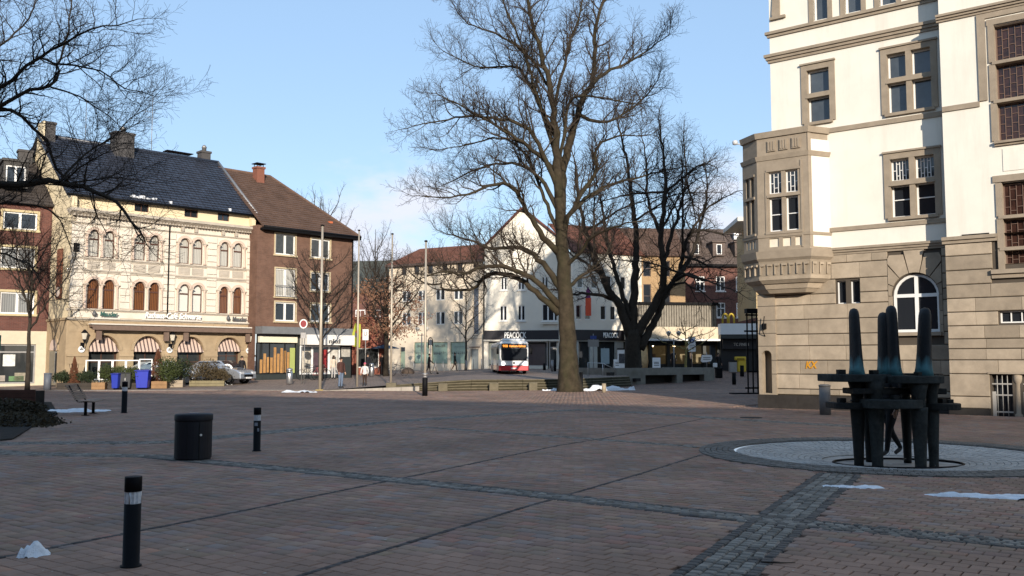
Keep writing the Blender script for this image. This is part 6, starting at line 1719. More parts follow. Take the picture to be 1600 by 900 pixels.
for a, z, s in ((-1.2,.50,.05),(-1.9,.42,.04),(-.75,.40,.035)):
    m.lathe([(s,0),(s,.002)], 10, (0,0,0))
    break
st = MB(); st.box(-.03,.03,-.0695,-.066,.46,.52); st.box(.02,.05,-.066,-.056,.36,.42); st.build("stickers", pm("grey_sticker",(.2,.22,.25),.5,.3,20), b2, kind="stuff")
lamp_bollard((-12.2,29.4,0), .98, "farthest black lamp bollard, standing before the blue bins of the cafe", .085)
BINM = pm("charcoal_bin_paint", (.013,.013,.016), .55, .2, 5, .1, 50, spec=.2)
bn_ = thing("litter_bin", "large round charcoal litter bin with a flat lid on the open plaza", "bin", (-5.34,15.7,0))
m = MB(); m.lathe([(.285,0),(.285,.02),(.30,.03),(.30,.64)], 36, smooth=False); m.build("drum", BINM, bn_)
m = MB(); m.lathe([(.305,.645),(.31,.66),(.31,.735),(.295,.755),(.02,.765)], 36); m.build("lid", BINM, bn_)
m = MB(); m.box(-.004,.004,-.305,-.29,.03,.64); m.box(.18,.188,-.25,-.236,.03,.64); m.build("door_seam", BLACK, bn_, kind="stuff")
m = MB(); m.lathe([(.02,0),(.02,.012)], 10); o = m.build("lock", STEEL, bn_, (.20,-.232,.42)); o.rotation_euler = (R(90),0,R(40))
m = MB(); m.box(-.08,.08,-.06,.06,.765,.77); m.build("lid_plate", pm("bluish_grey_plate",(.10,.11,.15),.4,.2,8), bn_)

BENCHM = pm("brown_grey_bench_mesh", (.24,.175,.13), .6, .2, 6)
be = thing("bench", "metal bench with slatted seat and leaning back beside the dark planting bed", "bench", (-13.1,28.5,0), R(104))
for k in range(9):
    m = MB(); y = -.02-.055*k; z = .43-.006*abs(k-4); m.box(-.85,.85,y-.022,y+.022,z,z+.025); m.build("seat_slat", BENCHM, be)
for k in range(9):
    m = MB(); z = .47+.05*k; y = .06+.022*k+.0015*k*k; m.box(-.85,.85,y-.012,y+.012,z,z+.042); m.build("back_slat", BENCHM, be)
for x in (-.6,.6):
    m = MB(); m.tube([(x,-.46,.415),(x,0,.41),(x,.06,.46),(x,.28,.9)], .02, 6); m.tube([(x,-.2,0),(x,-.2,.41)], .045, 8); m.box(x-.08,x+.08,-.3,-.1,0,.015); m.build("leg", METAL_DARK, be)

# planting bed with low hedges at the left edge
mb = MB(); poly = [(-30,10),(-11.3,16.9),(-10.4,19.5),(-12.2,24),(-13.9,28.6),(-18,36.5),(-30,36.5)]
n = len(poly); mb.add([(x,y,.03) for x,y in poly]+[(x,y,-.05) for x,y in poly], [tuple(range(n))]+[(n+i,n+(i+1)%n,(i+1)%n,i) for i in range(n)])
mb.build("planting_bed", SOIL, kind="structure")
def leafmass(mb, rnd, c, rad, n, size, flat=.5, dens_shell=.6):
    for q in range(n):
        u = Vector((rnd.gauss(0,1),rnd.gauss(0,1),rnd.gauss(0,1))).normalized()*(dens_shell+(1-dens_shell)*rnd.random())
        k = 1+.18*math.sin(5*u.x+3*u.y+c[0]*7)+.12*math.sin(9*u.z+4*u.x+c[1]*5)
        p = Vector((c[0]+u.x*rad[0]*k, c[1]+u.y*rad[1]*k, c[2]+u.z*rad[2]*k))
        a = Vector((rnd.gauss(0,1),rnd.gauss(0,1),rnd.gauss(0,1))).normalized()*size*rnd.uniform(.6,1.3); b = a.orthogonal().normalized()*size*.5
        mb.add([tuple(p-a),tuple(p+b),tuple(p+a),tuple(p-b)], [(0,1,2,3)])
HEDGE = pm("dark_evergreen_leaf", (.040,.032,.018), .7, .4, 6)
for k, (x, y, z, rx, ry, rz2, lb_) in enumerate(((-15.4,27.8,.12,1.9,.8,.34,"dark low evergreen hedge mound at the left edge, behind the bench side"),(-13.6,24.2,.06,2.2,1.5,.20,"flat dark ground shrub spreading over the near corner of the planting bed"))):
    rnd = random.Random(40+k); t = thing("hedge", lb_, "hedge", (x,y,0), 0)
    mb = MB(); leafmass(mb, rnd, (0,0,z), (rx,ry,rz2), 6000, .05, dens_shell=.75); mb.build("foliage", HEDGE, t, kind="stuff")
    mb = MB()
    for q in range(14): mb.tube([(rnd.uniform(-rx,rx)*.4,rnd.uniform(-ry,ry)*.4,0),(rnd.uniform(-rx,rx)*.7,rnd.uniform(-ry,ry)*.7,z+rz2*.6)], .012, 4)
    mb.build("stems", BARK_D, t, kind="stuff")
pb = thing("plank_planter", "reddish brown plank planter box at the left edge beyond the hedge", "planter", (-18.2,33.2,0), R(5))
for k in range(4):
    m = MB(); m.box(-2.2,1.2,-.02,.02,.05+.14*k,.18+.14*k); m.build("plank", pm("red_brown_plank",(.075,.035,.025),.8,.2,4) if k == 0 else bpy.data.materials["red_brown_plank"], pb)
m = MB(); m.box(-2.2,1.2,.02,.8,.0,.55); m.build("soil", SOIL, pb)
sg = thing("pole_sign", "teal green sign with a pale print on a thin post at the left picture edge", "sign", (-16.55,29.7,0))
m = MB(); m.tube([(0,0,0),(0,0,2.5)], .035, 8); m.build("post", METAL_GREY, sg)
m = MB(); m.box(-.55,.24,-.06,-.035,1.98,2.45); m.build("sign_board", pm("teal_green_sign",(.03,.16,.11),.5,.05), sg)
m = MB(); m.lathe([(.09,0),(.09,.006)], 10, (0,0,0))
for q in (-.1,0,.1): m.lathe([(.035,0),(.035,.006)], 8, (q,.14-abs(q)*.4,0))
o = m.build("sign_print", pm("pale_green_print",(.45,.62,.55),.5,.05), sg, (.05,-.062,2.15)); o.rotation_euler = (R(90),0,0)
wb = thing("low_info_board", "small white slanted board low over the planting bed at the left edge", "sign", (-13.75,24.6,0), R(10))
m = MB(); m.tube([(0,0,0),(0,0,.22)], .03, 6); m.build("post", METAL_GREY, wb)
m = MB(); m.add([(-.35,-.1,.18),(.28,-.1,.18),(.2,.15,.33),(-.35,.15,.33),(-.35,-.1,.165),(.28,-.1,.165),(.2,.15,.315),(-.35,.15,.315)], [(0,1,2,3),(7,6,5,4),(0,4,5,1),(1,5,6,2),(2,6,7,3),(3,7,4,0)]); m.build("board", WHITE_PAINT, wb)

# flagpoles
POLEM = pm("pale_flagpole_metal", (.42,.36,.28), .45, .1, 4, metal=.3)
for x, y, h, z, lb_, sl_ in ((-10.56,51.3,9.1,0,"leftmost and thickest of the flagpoles, with a square foot plate",0),(-9.0,54.2,9.2,.03,"flagpole beside the standing man and the child",0),(-6.85,52.75,8.7,.12,"flagpole rising behind the stone cube at the end of the steps",0),(-4.05,43.4,7.2,0,"flagpole set in a thick grey sleeve in front of the steps",1)):
    t = thing("flagpole", lb_, "flagpole", (x,y,z), 0, "flagpoles along the edge of the plaza")
    r = .085 if x < -10 else .062
    m = MB(); m.tube([(0,0,0),(0,0,h*.4),(0,0,h)], [r,r*.95,r*.7], 12); m.build("pole", POLEM, t)
    m = MB(); m.lathe([(r*.8,h),(r*1.3,h+.02),(r*1.3,h+.07),(.01,h+.10)], 10); m.build("cap", METAL_DARK, t)
    if sl_:
        m = MB(); m.lathe([(.125,0),(.125,.82),(.105,.84)], 14); m.build("sleeve", METAL_DARK, t)
        m = MB(); m.lathe([(.13,.95),(.13,1.05)], 12); m.lathe([(.10,.84),(.10,.95)],12); m.build("clamp", METAL_GREY, t)
    else:
        m = MB(); m.box(-.2,.2,-.2,.2,0,.05); m.build("foot_plate", pm("yellowish_foot_plate",(.40,.30,.12),.7,.1) if "yellowish_foot_plate" not in bpy.data.materials else bpy.data.materials["yellowish_foot_plate"], t)
# stone cubes along the steps
for x, y, s, lb_ in ((-6.65,51.4,.56,"mossy stone cube at the foot of the third flagpole"),(-3.72,50.2,.5,"mossy stone cube on the low steps, left one of three"),(-1.0,50.8,.5,"mossy stone cube on the steps in front of the bus, middle one of three"),(1.15,51.4,.46,"mossy stone cube on the steps beside the big trunk, right one of three")):
    m = MB(); m.box(-s/2,s/2,-s/2,s/2,-.03,.42); tag(m.build("stone_cube", STEP, None, (x,y,0), R(5), bevel=.02), lb_, "stone block", "stone cubes on the steps")
# concrete planter with recesses behind the steps
pl = thing("concrete_planter", "long weathered concrete planter wall with dark recesses under its rim", "planter", (7.1,63.4,0), math.atan2(5.6,7.9))
Lp = 9.68
m = MB(); m.box(0,Lp,0,.5,.62,1.12); m.build("rim_wall", CONCRETE, pl)
for a,b in ((0,2.7),(5.75,6.35),(8.6,Lp)):
    m = MB(); m.box(a,b,.004,.5,-.05,.62); m.build("pier", CONCRETE, pl)
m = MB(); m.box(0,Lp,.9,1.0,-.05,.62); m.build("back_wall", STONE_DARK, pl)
m = MB(); m.box(Lp-.45,Lp,.5,5,-.05,1.115); m.build("side_wall", CONCRETE, pl)
m = MB(); m.box(0,.45,.5,5,-.05,1.115); m.build("side_wall", CONCRETE, pl)
m = MB(); m.box(.45,Lp-.45,.5,5,.6,.98); m.build("soil", SOIL, pl)
for k,(x,z) in enumerate(((-.9,.62),(.3,.42),(1.5,.2))):
    m = MB(); m.box(x,x+.42,-.35,-.004,z,z+.22); m.build("step_light", STONE_DARK, pl)
hr = thing("handrail", "thin steel handrail beside the steps left of the concrete planter", "handrail", (6.1,62.6,.5), R(30))
m = MB(); m.tube([(-1.2,0,0),(-1.2,0,1.0),(.0,0,.95),(1.0,0,.55)], .028, 6); m.tube([(0,0,0),(0,0,.95)], .025, 6); m.build("rail", STEEL, hr)

# small bollards and bins
def post(name, label, x, y, h, r, mat, cat="bollard", group=None, top=True):
    t = thing(name, label, cat, (x,y,gz(x,y)), 0, group)
    m = MB(); m.lathe([(r,0),(r,h*.93)], 12); m.build("post", mat, t)
    m = MB(); m.lathe([(r*1.06,h*.93),(r*1.06,h*.975),(r*.7,h)], 12); m.build("cap", mat, t)
    return t
STONEP = pm("tan_stone_post", (.33,.27,.19), .85, .15)
for x,y,h,r,mt,lb_ in ((-1.15,74.8-1.5,1.05,.12,METAL_DARK,"dark bollard just left of the bus front"),(-.2,72.2,.72,.10,pm("worn_red_white_post",(.5,.33,.27),.7,.3,9),"short worn red and white bollard right in front of the bus"),
      (2.85,82,.6,.13,METAL_DARK,"low dark bollard right of the bus by the shop window"),(3.3,76.5,.95,.11,METAL_GREY,"pale grey bollard right of the bus, close to the big trunk"),(3.55,76.8,.95,.10,METAL_DARK,"dark bollard paired with a pale one right of the bus"),
      (3.75,50.6,1.02,.10,METAL_DARK,"dark bollard touching the right side of the tall trunk in view"),(4.75,48.2,.46,.11,STONEP,"short tan stone post in front of the snow heap"),
      (15.1,63.4,.80,.14,METAL_DARK,"dark round bollard on the shaded ground right of the planter"),(17.9,72.5,.85,.16,METAL_DARK,"thicker dark bollard beside the yellow box"),(-4.25,86.6,.9,.09,METAL_GREY,"grey bollard at the foot of the slender young tree")):
    post("bollard", lb_, x, y, h, r, mt, group="bollards around the square")
post("stone_cylinder", "plain grey metal cylinder bollard close to the town hall plinth", 9.55, 28.5, .92, .17, pm("plain_grey_cylinder",(.12,.115,.11),.6,.15,5), "bollard")
def metal_bin(label, x, y):
    t = thing("metal_bin", label, "bin", (x,y,gz(x,y)), 0, "steel litter bins")
    m = MB(); m.lathe([(.19,.05),(.2,.06),(.2,.78),(.17,.82),(.17,.86),(.2,.88),(.2,.96),(.05,1.02)], 14); m.build("drum", STEEL, t)
    m = MB(); m.box(-.1,.1,-.205,-.15,.70,.80); m.build("opening", BLACK, t)
metal_bin("steel litter bin between the round shrub and the reddish shrub", -19.75, 55.8)
metal_bin("steel litter bin in front of the brown house shop", -13.75, 57.6)
metal_bin("steel litter bin beside the trunk of the leafy oak", -10.7, 71.0)
post("grey_post", "plain dark grey cylinder at the corner between the red brick house and the cafe", -26.1, 52.4, .95, .2, pm("slate_grey_post",(.10,.11,.13),.6,.1), "bollard")
ORD = ["leftmost", "second from the left", "third from the left", "fourth from the left", "fifth from the left", "middle one", "fifth from the right", "fourth from the right", "third from the right", "second from the right", "rightmost"]
for k in range(11):
    x, y = -9.3+.62*k*math.cos(R(-30))*1.35, 88.2+.62*k*math.sin(R(-30))*1.35
    m = MB(); m.tube([(0,0,0),(0,0,1.0)], .035, 6); o = m.build("barrier_post", METAL_GREY, None, (x,y,gz(x,y)))
    tag(o, "thin grey post before the cream house shop windows, %s of its row" % ORD[k], "post", "thin posts before the cream house")

# benches of plants before the cafe
PLANTW = pm("planter_wood", (.27,.16,.08), .8, .2, 3); LEAFG = pm("green_shrub_leaf", (.050,.062,.020), .7, .4, 5); LEAFD = pm("dark_green_shrub_leaf", (.026,.036,.016), .7, .4, 5)
LEAFR = pm("reddish_conifer_leaf", (.13,.055,.03), .8, .3, 5); LEAFO = pm("olive_twiggy_leaf", (.075,.055,.028), .8, .4, 5)
def shrub(label, x, y, w, h, z0, leaf, shape, seed, n=900):
    w *= 1.25; h *= 1.12; n = int(n*1.5)
    rnd = random.Random(seed); t = thing("shrub", label, "shrub", (x,y,gz(x,y)), 0, "shrubs in front of the cafe")
    m = MB()
    if shape == 'cone':
        for q in range(n):
            f = rnd.random()**1.4; a = rnd.uniform(0,6.28); r = w/2*(1-f)**.8*rnd.uniform(.55,1.05)
            p = Vector((r*math.cos(a), r*math.sin(a), z0+(h-z0)*f)); d = Vector((math.cos(a)*.5,math.sin(a)*.5,1)).normalized()*.05; b = d.orthogonal().normalized()*.022
            m.add([tuple(p-d),tuple(p+b),tuple(p+d),tuple(p-b)], [(0,1,2,3)])
    else:
        for k in range(6):
            leafmass(m, rnd, (rnd.uniform(-.25,.25)*w, rnd.uniform(-.2,.2)*w, z0+(h-z0)*rnd.uniform(.35,.65)), (w*.32,w*.3,(h-z0)*.38), n//6, .05, dens_shell=.55)
    m.build("foliage", leaf, t, kind="stuff")
    m = MB()
    for q in range(7): m.tube([(rnd.uniform(-.1,.1)*w,rnd.uniform(-.1,.1)*w,0),(rnd.uniform(-.35,.35)*w,rnd.uniform(-.3,.3)*w,z0+(h-z0)*.75)], .012, 4)
    m.build("stems", BARK_D, t, kind="stuff")
def box_planter(label, x, y, w, d, h, mat=PLANTW, rz=R(44)):
    t = thing("planter_box", label, "planter", (x,y,gz(x,y)), rz, "planter boxes in front of the cafe")
    k = max(2, int(h/.14))
    for i in range(k):
        m = MB(); a, b = h*i/k+.006, h*(i+1)/k-.006; m.box(-w/2,w/2,-d/2,-d/2+.03,a,b); m.build("plank", mat, t)
    m = MB(); m.box(-w/2,-w/2+.03,-d/2+.03,d/2,0,h-.004); m.box(w/2-.03,w/2,-d/2+.03,d/2,0,h-.004); m.box(-w/2,w/2,d/2-.03,d/2,0,h-.004); m.build("side_boards", mat, t, kind="stuff")
    m = MB(); m.box(-w/2+.03,w/2-.03,-d/2+.03,d/2-.03,.02,h-.05); m.build("soil", SOIL, t)
DKW = pm("dark_planter_wood", (.05,.042,.035), .8, .2, 3)
box_planter("long dark planter box left of the glass screen", -24.6,53.0,2.3,.5,.38,DKW,R(5)); box_planter("light wooden planter box below the white glass screen", -23.4,52.9,.72,.5,.40,PLANTW,R(8))
box_planter("long dark planter box under the broad green shrubs", -21.9,53.4,2.2,.5,.36,DKW,R(6)); box_planter("wooden planter box right of the big blue bin", -20.35,53.9,.85,.5,.42,PLANTW,R(10))
box_planter("pale planter box under the round dark shrub", -19.9,55.0,1.0,.5,.42,pm("pale_planter_board",(.33,.27,.2),.8,.15),R(10)); box_planter("long low trough under the reddish shrub", -18.3,56.0,2.0,.5,.34,pm("mossy_trough",(.2,.17,.1),.85,.2),R(12))
shrub("small green shrub beside the dark conical one left of the glass screen", -25.6,53.0,.95,.95,.3,LEAFD,'ball',50); shrub("narrow reddish conical conifer at the far left of the cafe plants", -24.95,53.1,.55,1.65,.3,LEAFR,'cone',51)
shrub("small dark shrub right of the reddish conical conifer", -24.2,53.0,1.0,.95,.3,LEAFD,'ball',52); shrub("broad green shrub in front of the glass screen, left half", -22.7,53.5,1.5,1.35,.3,LEAFG,'ball',53,1500)
shrub("broad green shrub in front of the glass screen, next to the dark bin", -21.8,53.5,1.4,1.2,.3,LEAFG,'ball',54,1300); shrub("reddish brown conifer behind the big blue bin", -21.0,55.2,.8,2.0,.4,LEAFR,'cone',55)
shrub("tall green shrub right of the big blue bin", -20.3,54.2,1.5,1.75,.3,LEAFG,'ball',56,1500); shrub("round dark green shrub in the pale planter box", -19.6,55.1,1.3,1.7,.35,LEAFD,'ball',57,1500)
shrub("reddish twiggy shrub in the long trough, in front of the silver car", -18.4,56.0,1.8,1.5,.3,LEAFO,'ball',58,1500); shrub("low twiggy shrub at the right end of the long trough", -17.6,56.2,1.1,.95,.3,LEAFO,'ball',59,700)
gs = thing("glass_screen", "white framed glass wind screen of five panels before the cafe windows", "wind screen", (-25.0,54.6,gz(-25,54.6)), R(12))
for k in range(5):
    x0 = .74*k; m = MB(); h0, h1 = (.45,1.62) if k < 4 else (.45,1.68)
    for a,b,c,d in ((x0,x0+.06,0 if k in (1,3) else h0,h1),(x0+.68,x0+.74,h0,h1),(x0+.06,x0+.68,h1-.06,h1),(x0+.06,x0+.68,h0,h0+.05)): m.box(a,b,-.03,.03,c,d)
    m.build("frame", WHITE_PAINT, gs)
GLP = bpy.data.materials.new("clear_screen_glass"); GLP.use_nodes = True
gb = GLP.node_tree.nodes["Principled BSDF"]; gb.inputs["Transmission Weight"].default_value = 1; gb.inputs["Roughness"].default_value = .02; gb.inputs["IOR"].default_value = 1.05; gb.inputs["Base Color"].default_value = (.9,.95,.92,1)
for k in range(5):
    m = MB(); m.box(.74*k+.06,.74*k+.68,-.004,.004,.5,1.56); m.build("pane", GLP, gs)
def wheelie(name, label, x, y, w, h, mat, rz=0):
    t = thing(name, label, "bin", (x,y,gz(x,y)), rz, "wheeled bins before the cafe")
    m = MB(); b, tp = w*.40, w*.5
    m.add([(-b,-b,.08),(b,-b,.08),(b,b,.08),(-b,b,.08),(-tp,-tp,h*.92),(tp,-tp,h*.92),(tp,tp,h*.92),(-tp,tp,h*.92)], [(3,2,1,0),(4,5,6,7),(0,1,5,4),(1,2,6,5),(2,3,7,6),(3,0,4,7)]); m.build("body", mat, t, bevel=.02)
    m = MB(); m.box(-tp-.03,tp+.03,-tp-.04,tp+.03,h*.92,h*.96); m.add([(-tp-.03,-tp-.04,h*.96),(tp+.03,-tp-.04,h*.96),(tp,tp,h),(-tp,tp,h)], [(0,1,2,3)]); m.build("lid", mat, t, bevel=.012)
    for s in (-1,1):
        q = MB(); q.lathe([(.10,0),(.10,.05)], 12); o = q.build("wheel", BLACK, t, (s*b*1.0,b*1.05,.10)); o.rotation_euler = (0,R(90),0)
    return t
BLUE = pm("blue_bin_plastic", (.010,.025,.34), .45, .06, 5); BLUE2 = pm("blue_bin_plastic_far", (.012,.03,.30), .45, .06, 5); DKB = pm("dark_grey_bin_plastic", (.035,.037,.04), .5, .1)
wheelie("wheeled_bin", "largest blue wheeled bin standing before the cafe shrubs", -21.05,53.2,.74,1.12,BLUE,R(8))
d_ = wheelie("wheeled_bin", "dark grey wheeled bin with a white mark, left of the large blue one", -21.95,53.1,.66,.98,DKB,R(5))
lettering("1", .22, SIGNW, d_, (-.03,-.345,.5), depth=.004)
wheelie("wheeled_bin", "smallest blue bin, seen right above the far lamp bollard", -22.35,52.6,.40,.94,BLUE2,R(0))

# signs and lamps across the square
def sign_post(name, label, x, y, h, boards, r=.03, cat="sign", rz=0):
    t = thing(name, label, cat, (x,y,gz(x,y)), rz)
    m = MB(); m.tube([(0,0,0),(0,0,h)], r, 8); m.build("post", METAL_GREY, t)
    for (x0,x1,z0,z1,mt) in boards:
        m = MB(); m.box(x0,x1,-r-.035,-r-.005,z0,z1); m.build("board", mt, t)
    return t
PALEB = pm("pale_blue_board", (.30,.38,.40), .5, .1); GREYB = pm("grey_sign_board", (.30,.29,.27), .6, .1); BLUES = pm("blue_sign", (.03,.07,.28), .4, .05)
t = sign_post("parking_sign", "white sign with a blue round symbol on a pole by the yellowish tree", 14.6,75.5,3.0,[(-.30,.30,1.75,2.95,WHITE_PAINT)])
m = MB(); m.lathe([(.19,0),(.19,.012)], 18); o = m.build("round_symbol", BLUES, t, (0,-.07,2.62)); o.rotation_euler = (R(90),0,0)
m = MB(); m.box(-.05,.05,-.088,-.083,2.55,2.69); m.build("symbol_print", WHITE_PAINT, t)
m = MB()
for z in (2.25,2.1,1.95): m.box(-.2,.2,-.072,-.066,z,z+.05)
m.build("text_lines", SIGND, t, kind="stuff")
sign_post("stop_sign", "grey board with a small blue one above it on a pole left of the steps", 6.3,72.0,3.0,[(-.42,.42,2.0,2.55,GREYB),(-.24,.24,2.6,2.85,BLUES)])
sign_post("info_panel", "pale blue upright panel on two feet near the steps", 6.6,66.5,1.9,[(-.25,.35,.75,1.85,PALEB)], .025)
t = sign_post("arched_sign", "dark arched sign on a post before the cream house", -7.55,86.0,3.2,[])
m = MB(); m.tube([(-.2,0,2.2),(-.2,0,2.95),(-.12,0,3.15),(0,0,3.22),(.12,0,3.15),(.2,0,2.95),(.2,0,2.4)], .05, 6); m.build("arch", METAL_DARK, t)
m = MB(); m.box(-.15,.15,-.02,.02,2.5,3.0); m.build("board", GREYB, t)
LAMPG = pm("lamp_globe_white", (.6,.58,.52), .4, .05)
def twin_lamp(label, x, y, h):
    t = thing("street_lamp", label, "street lamp", (x,y,gz(x,y)))
    m = MB(); m.tube([(0,0,0),(0,0,h-.3)], .05, 8); m.tube([(-.42,0,h-.15),(-.36,0,h-.42),(0,0,h-.5),(.36,0,h-.42),(.42,0,h-.15)], .03, 6); m.build("post", METAL_GREY, t)
    for s in (-1,1):
        m = MB(); m.lathe([(.09,0),(.2,.22),(.23,.3),(.02,.42)], 10); m.build("lamp_head", LAMPG, t, (s*.42,0,h-.12))
twin_lamp("twin headed street lamp by the cream house, behind the sleeved flagpole", -8.35,86.0,3.9)
twin_lamp("twin headed street lamp between the trees in front of the canopy shops", 13.4,77.0,3.1)
rs2 = thing("round_stop_sign", "round red and white sign on a double post before the brown brick house", "sign", (-13.0,57.9,gz(-13,57.9)))
m = MB(); m.tube([(-.08,0,0),(-.08,0,2.9)], .025, 6); m.tube([(.08,0,0),(.08,0,2.9)], .025, 6); m.tube([(0,0,2.9),(0,0,4.0)], .02, 6); m.box(-.16,.16,-.05,.05,2.85,3.2); m.build("post", METAL_GREY, rs2)
m = MB(); m.lathe([(.29,0),(.29,.03)], 22, sx=.86); o = m.build("sign_disc", WHITE_PAINT, rs2, (0,-.02,3.75)); o.rotation_euler = (R(90),0,0)
m = MB(); m.lathe([(.22,0),(.22,.012)], 22, sx=.86); o = m.build("sign_face", pm("deep_red_sign",(.22,.015,.02),.5,.1), rs2, (0,-.045,3.75)); o.rotation_euler = (R(90),0,0)
ug = sign_post("hanging_u_sign", "white board with a dark U symbol on a red post under the oak", -10.95,69.5,3.6,[(-.22,.22,2.75,3.55,WHITE_PAINT)])
m = MB(); m.tube([(-.1,0,3.4),(-.1,0,3.15),(0,0,3.05),(.1,0,3.15),(.1,0,3.4)], .03, 5); o = m.build("symbol", SIGND, ug, (0,-.075,0))
gy = thing("wall_banner", "yellow green banner hanging at the right corner of the brown brick house", "banner", (-11.15,66.6,2.75), R(10))
m = MB(); m.prism([(-.22,-.1),(.25,-.2),(.3,.9),(.28,1.5),(-.1,1.55),(-.3,.8)], -.03, .03, 'y'); m.build("cloth", pm("yellow_green_cloth",(.36,.38,.04),.7,.1), gy)
m = MB(); m.box(-.12,.14,-.05,-.03,.55,.95); m.build("banner_print", SIGND, gy)
m = MB(); m.box(-.06,.12,-.055,-.03,.85,1.02); m.build("banner_print", pm("red_print",(.5,.03,.03),.6,.1), gy)
pa = thing("parasol", "flat dark blue parasol behind the oak trunk", "parasol", (-10.6,77.5,gz(-10.6,77.5)))
m = MB(); m.tube([(0,0,0),(0,0,2.3)], .03, 6); m.build("pole", METAL_GREY, pa)
m = MB(); m.lathe([(1.25,2.15),(.9,2.28),(.02,2.5)], 8, smooth=False); m.build("canopy", pm("dark_blue_cloth",(.05,.085,.13),.8,.1), pa)
def a_sign(label, x, y, rz, mat, h=1.0, w=.6, top=None):
    t = thing("sandwich_board", label, "sandwich board", (x,y,gz(x,y)), rz, "sandwich boards before the shops")
    for s in (-1,1):
        m = MB(); d = .22
        m.add([(-w/2,s*d,0),(w/2,s*d,0),(w/2,s*.03,h),(-w/2,s*.03,h),(-w/2,s*(d+.03),0),(w/2,s*(d+.03),0),(w/2,s*.06,h),(-w/2,s*.06,h)], [(0,1,2,3),(7,6,5,4),(0,4,5,1),(1,5,6,2),(2,6,7,3),(3,7,4,0)]); m.build("panel", mat, t)
    m = MB()
    for z in (.35,.5,.62): m.box(-w*.32,w*.32,-.27+.2*z,-.255+.2*z,z,z+.05)
    m.build("text_lines", SIGND, t, kind="stuff")
    if top:
        m = MB(); m.lathe([(.33,0),(.33,.03)], 16); o = m.build("round_top", mat, t, (0,-.02,h)); o.rotation_euler = (R(90),0,0)
a_sign("white round topped sandwich board at the cafe door", -17.55,57.4,R(20),WHITE_PAINT,.95,.6,True)
a_sign("leaning white sandwich board beside the pale pointed wooden stand", 12.8,82.5,R(-10),WHITE_PAINT,1.05,.7)
a_sign("white sandwich board half hidden at the corner house pillar", 9.2,82.0,R(15),WHITE_PAINT,.9,.5)
mbd = thing("menu_stand", "white poster stand with a dark picture beside the forked tree", "poster stand", (9.65,82.0,gz(9.65,82)), R(10))
m = MB(); m.box(-.36,.36,-.04,.04,0,1.75); m.build("board", WHITE_PAINT, mbd)
m = MB(); m.box(-.25,.25,-.055,-.04,.55,1.4); m.build("poster", pm("dark_poster",(.05,.05,.055),.5,.6,6), mbd)
m = MB(); m.box(-.38,.38,-.06,.06,1.75,1.87); m.build("header", METAL_DARK, mbd)
yb = thing("yellow_box", "bright yellow post box on the shaded street below the white fascia", "post box", (19.0,77.2,gz(19,77.2)))
m = MB(); m.box(-.30,.36,-.2,.2,0,.95); m.build("body", YEL, yb, bevel=.03)
m = MB(); m.box(-.52,.36,-.28,.24,.95,1.25); m.build("hood", YEL, yb, bevel=.05)
m = MB(); m.box(-.4,.2,-.30,-.27,1.03,1.09); m.build("slot", BLACK, yb)
gbx = thing("grey_cabinet", "grey box beside the bright yellow post box", "cabinet", (18.2,76.8,gz(18.2,76.8)))
m = MB(); m.box(-.3,.3,-.2,.2,0,.85); m.build("body", METAL_GREY, gbx, bevel=.02); m = MB(); m.box(-.32,.32,-.22,.22,.85,.9); m.build("lid", METAL_DARK, gbx)
dkb = thing("dark_trash_box", "dark square bin at the right end of the concrete planter", "bin", (15.8,71.2,gz(15.8,71.2)))
m = MB(); m.box(-.24,.24,-.24,.24,0,.66); m.build("body", METAL_DARK, dkb, bevel=.02); m = MB(); m.box(-.27,.27,-.27,.27,.66,.72); m.build("lid", METAL_DARK, dkb)
cl = thing("cloud_sign", "white rounded hanging sign above the dark bin in the shaded street", "sign", (15.9,76.0,gz(15.9,76)))
m = MB(); m.tube([(0,0,0),(0,0,1.7)], .03, 6); m.build("post", METAL_GREY, cl)
m = MB(); m.prism([(-.5,.95),(-.35,.85),(0,.88),(.35,.95),(.45,1.2),(.4,1.45),(-.4,1.45),(-.45,1.2)], -.04, .0, 'y'); m.build("board", WHITE_PAINT, cl)
m = MB()
for z in (1.08,1.22): m.box(-.3,.3,-.05,-.04,z,z+.05)
m.build("text_lines", SIGND, cl, kind="stuff")
# tall dark metal frame at the town hall's far corner
fr = thing("metal_frame_pylon", "tall thin dark metal frame pylon left of the town hall corner", "pylon", (11.9,46.0,0), R(5))
for x in (-.26,.0,.24):
    m = MB(); m.box(x-.03,x+.03,-.03,.03,0,4.0); m.build("bar", METAL_DARK, fr)
for z, a, b in ((.25,-.4,.55),(1.05,-.3,.3),(3.05,-.4,.4),(3.85,-.33,.33)):
    m = MB(); m.box(a,b,-.05,.05,z,z+.08); m.build("crossbar", METAL_DARK, fr)
m = MB(); m.box(-.32,.32,-.2,.2,3.98,4.2); m.build("head_box", METAL_DARK, fr)
m = MB(); m.box(-1.15,.6,-.25,.25,0,.06); m.build("base_plate", METAL_DARK, fr)
m = MB(); m.lathe([(.32,0),(.32,.012)], 20); tag(m.build("manhole_cover", METAL_DARK, None, (6.9,27.0,-.004)), "dark round manhole cover on the paving in front of the town hall corner", "manhole cover")
m = MB(); m.tube([(0,0,.01),(.06,-.03,.015),(.15,-.04,.012),(.27,-.035,.012)], [.008,.007,.006,.003], 5); tag(m.build("fallen_twig", BARK_D, None, (2.03,7.72,0)), "thin dark twig lying on the pavers at the bottom right", "twig")
rk = MB(); rk.lathe([(.55,0),(.6,.12),(.45,.38),(.2,.52),(.02,.55)], 9, smooth=False); tag(rk.build("boulder", pm("brown_boulder",(.10,.075,.06),.9,.25,3,.4,15), None, (-9.0,80.5,gz(-9,80.5))), "brown boulder on the pavement before the cream house", "boulder")
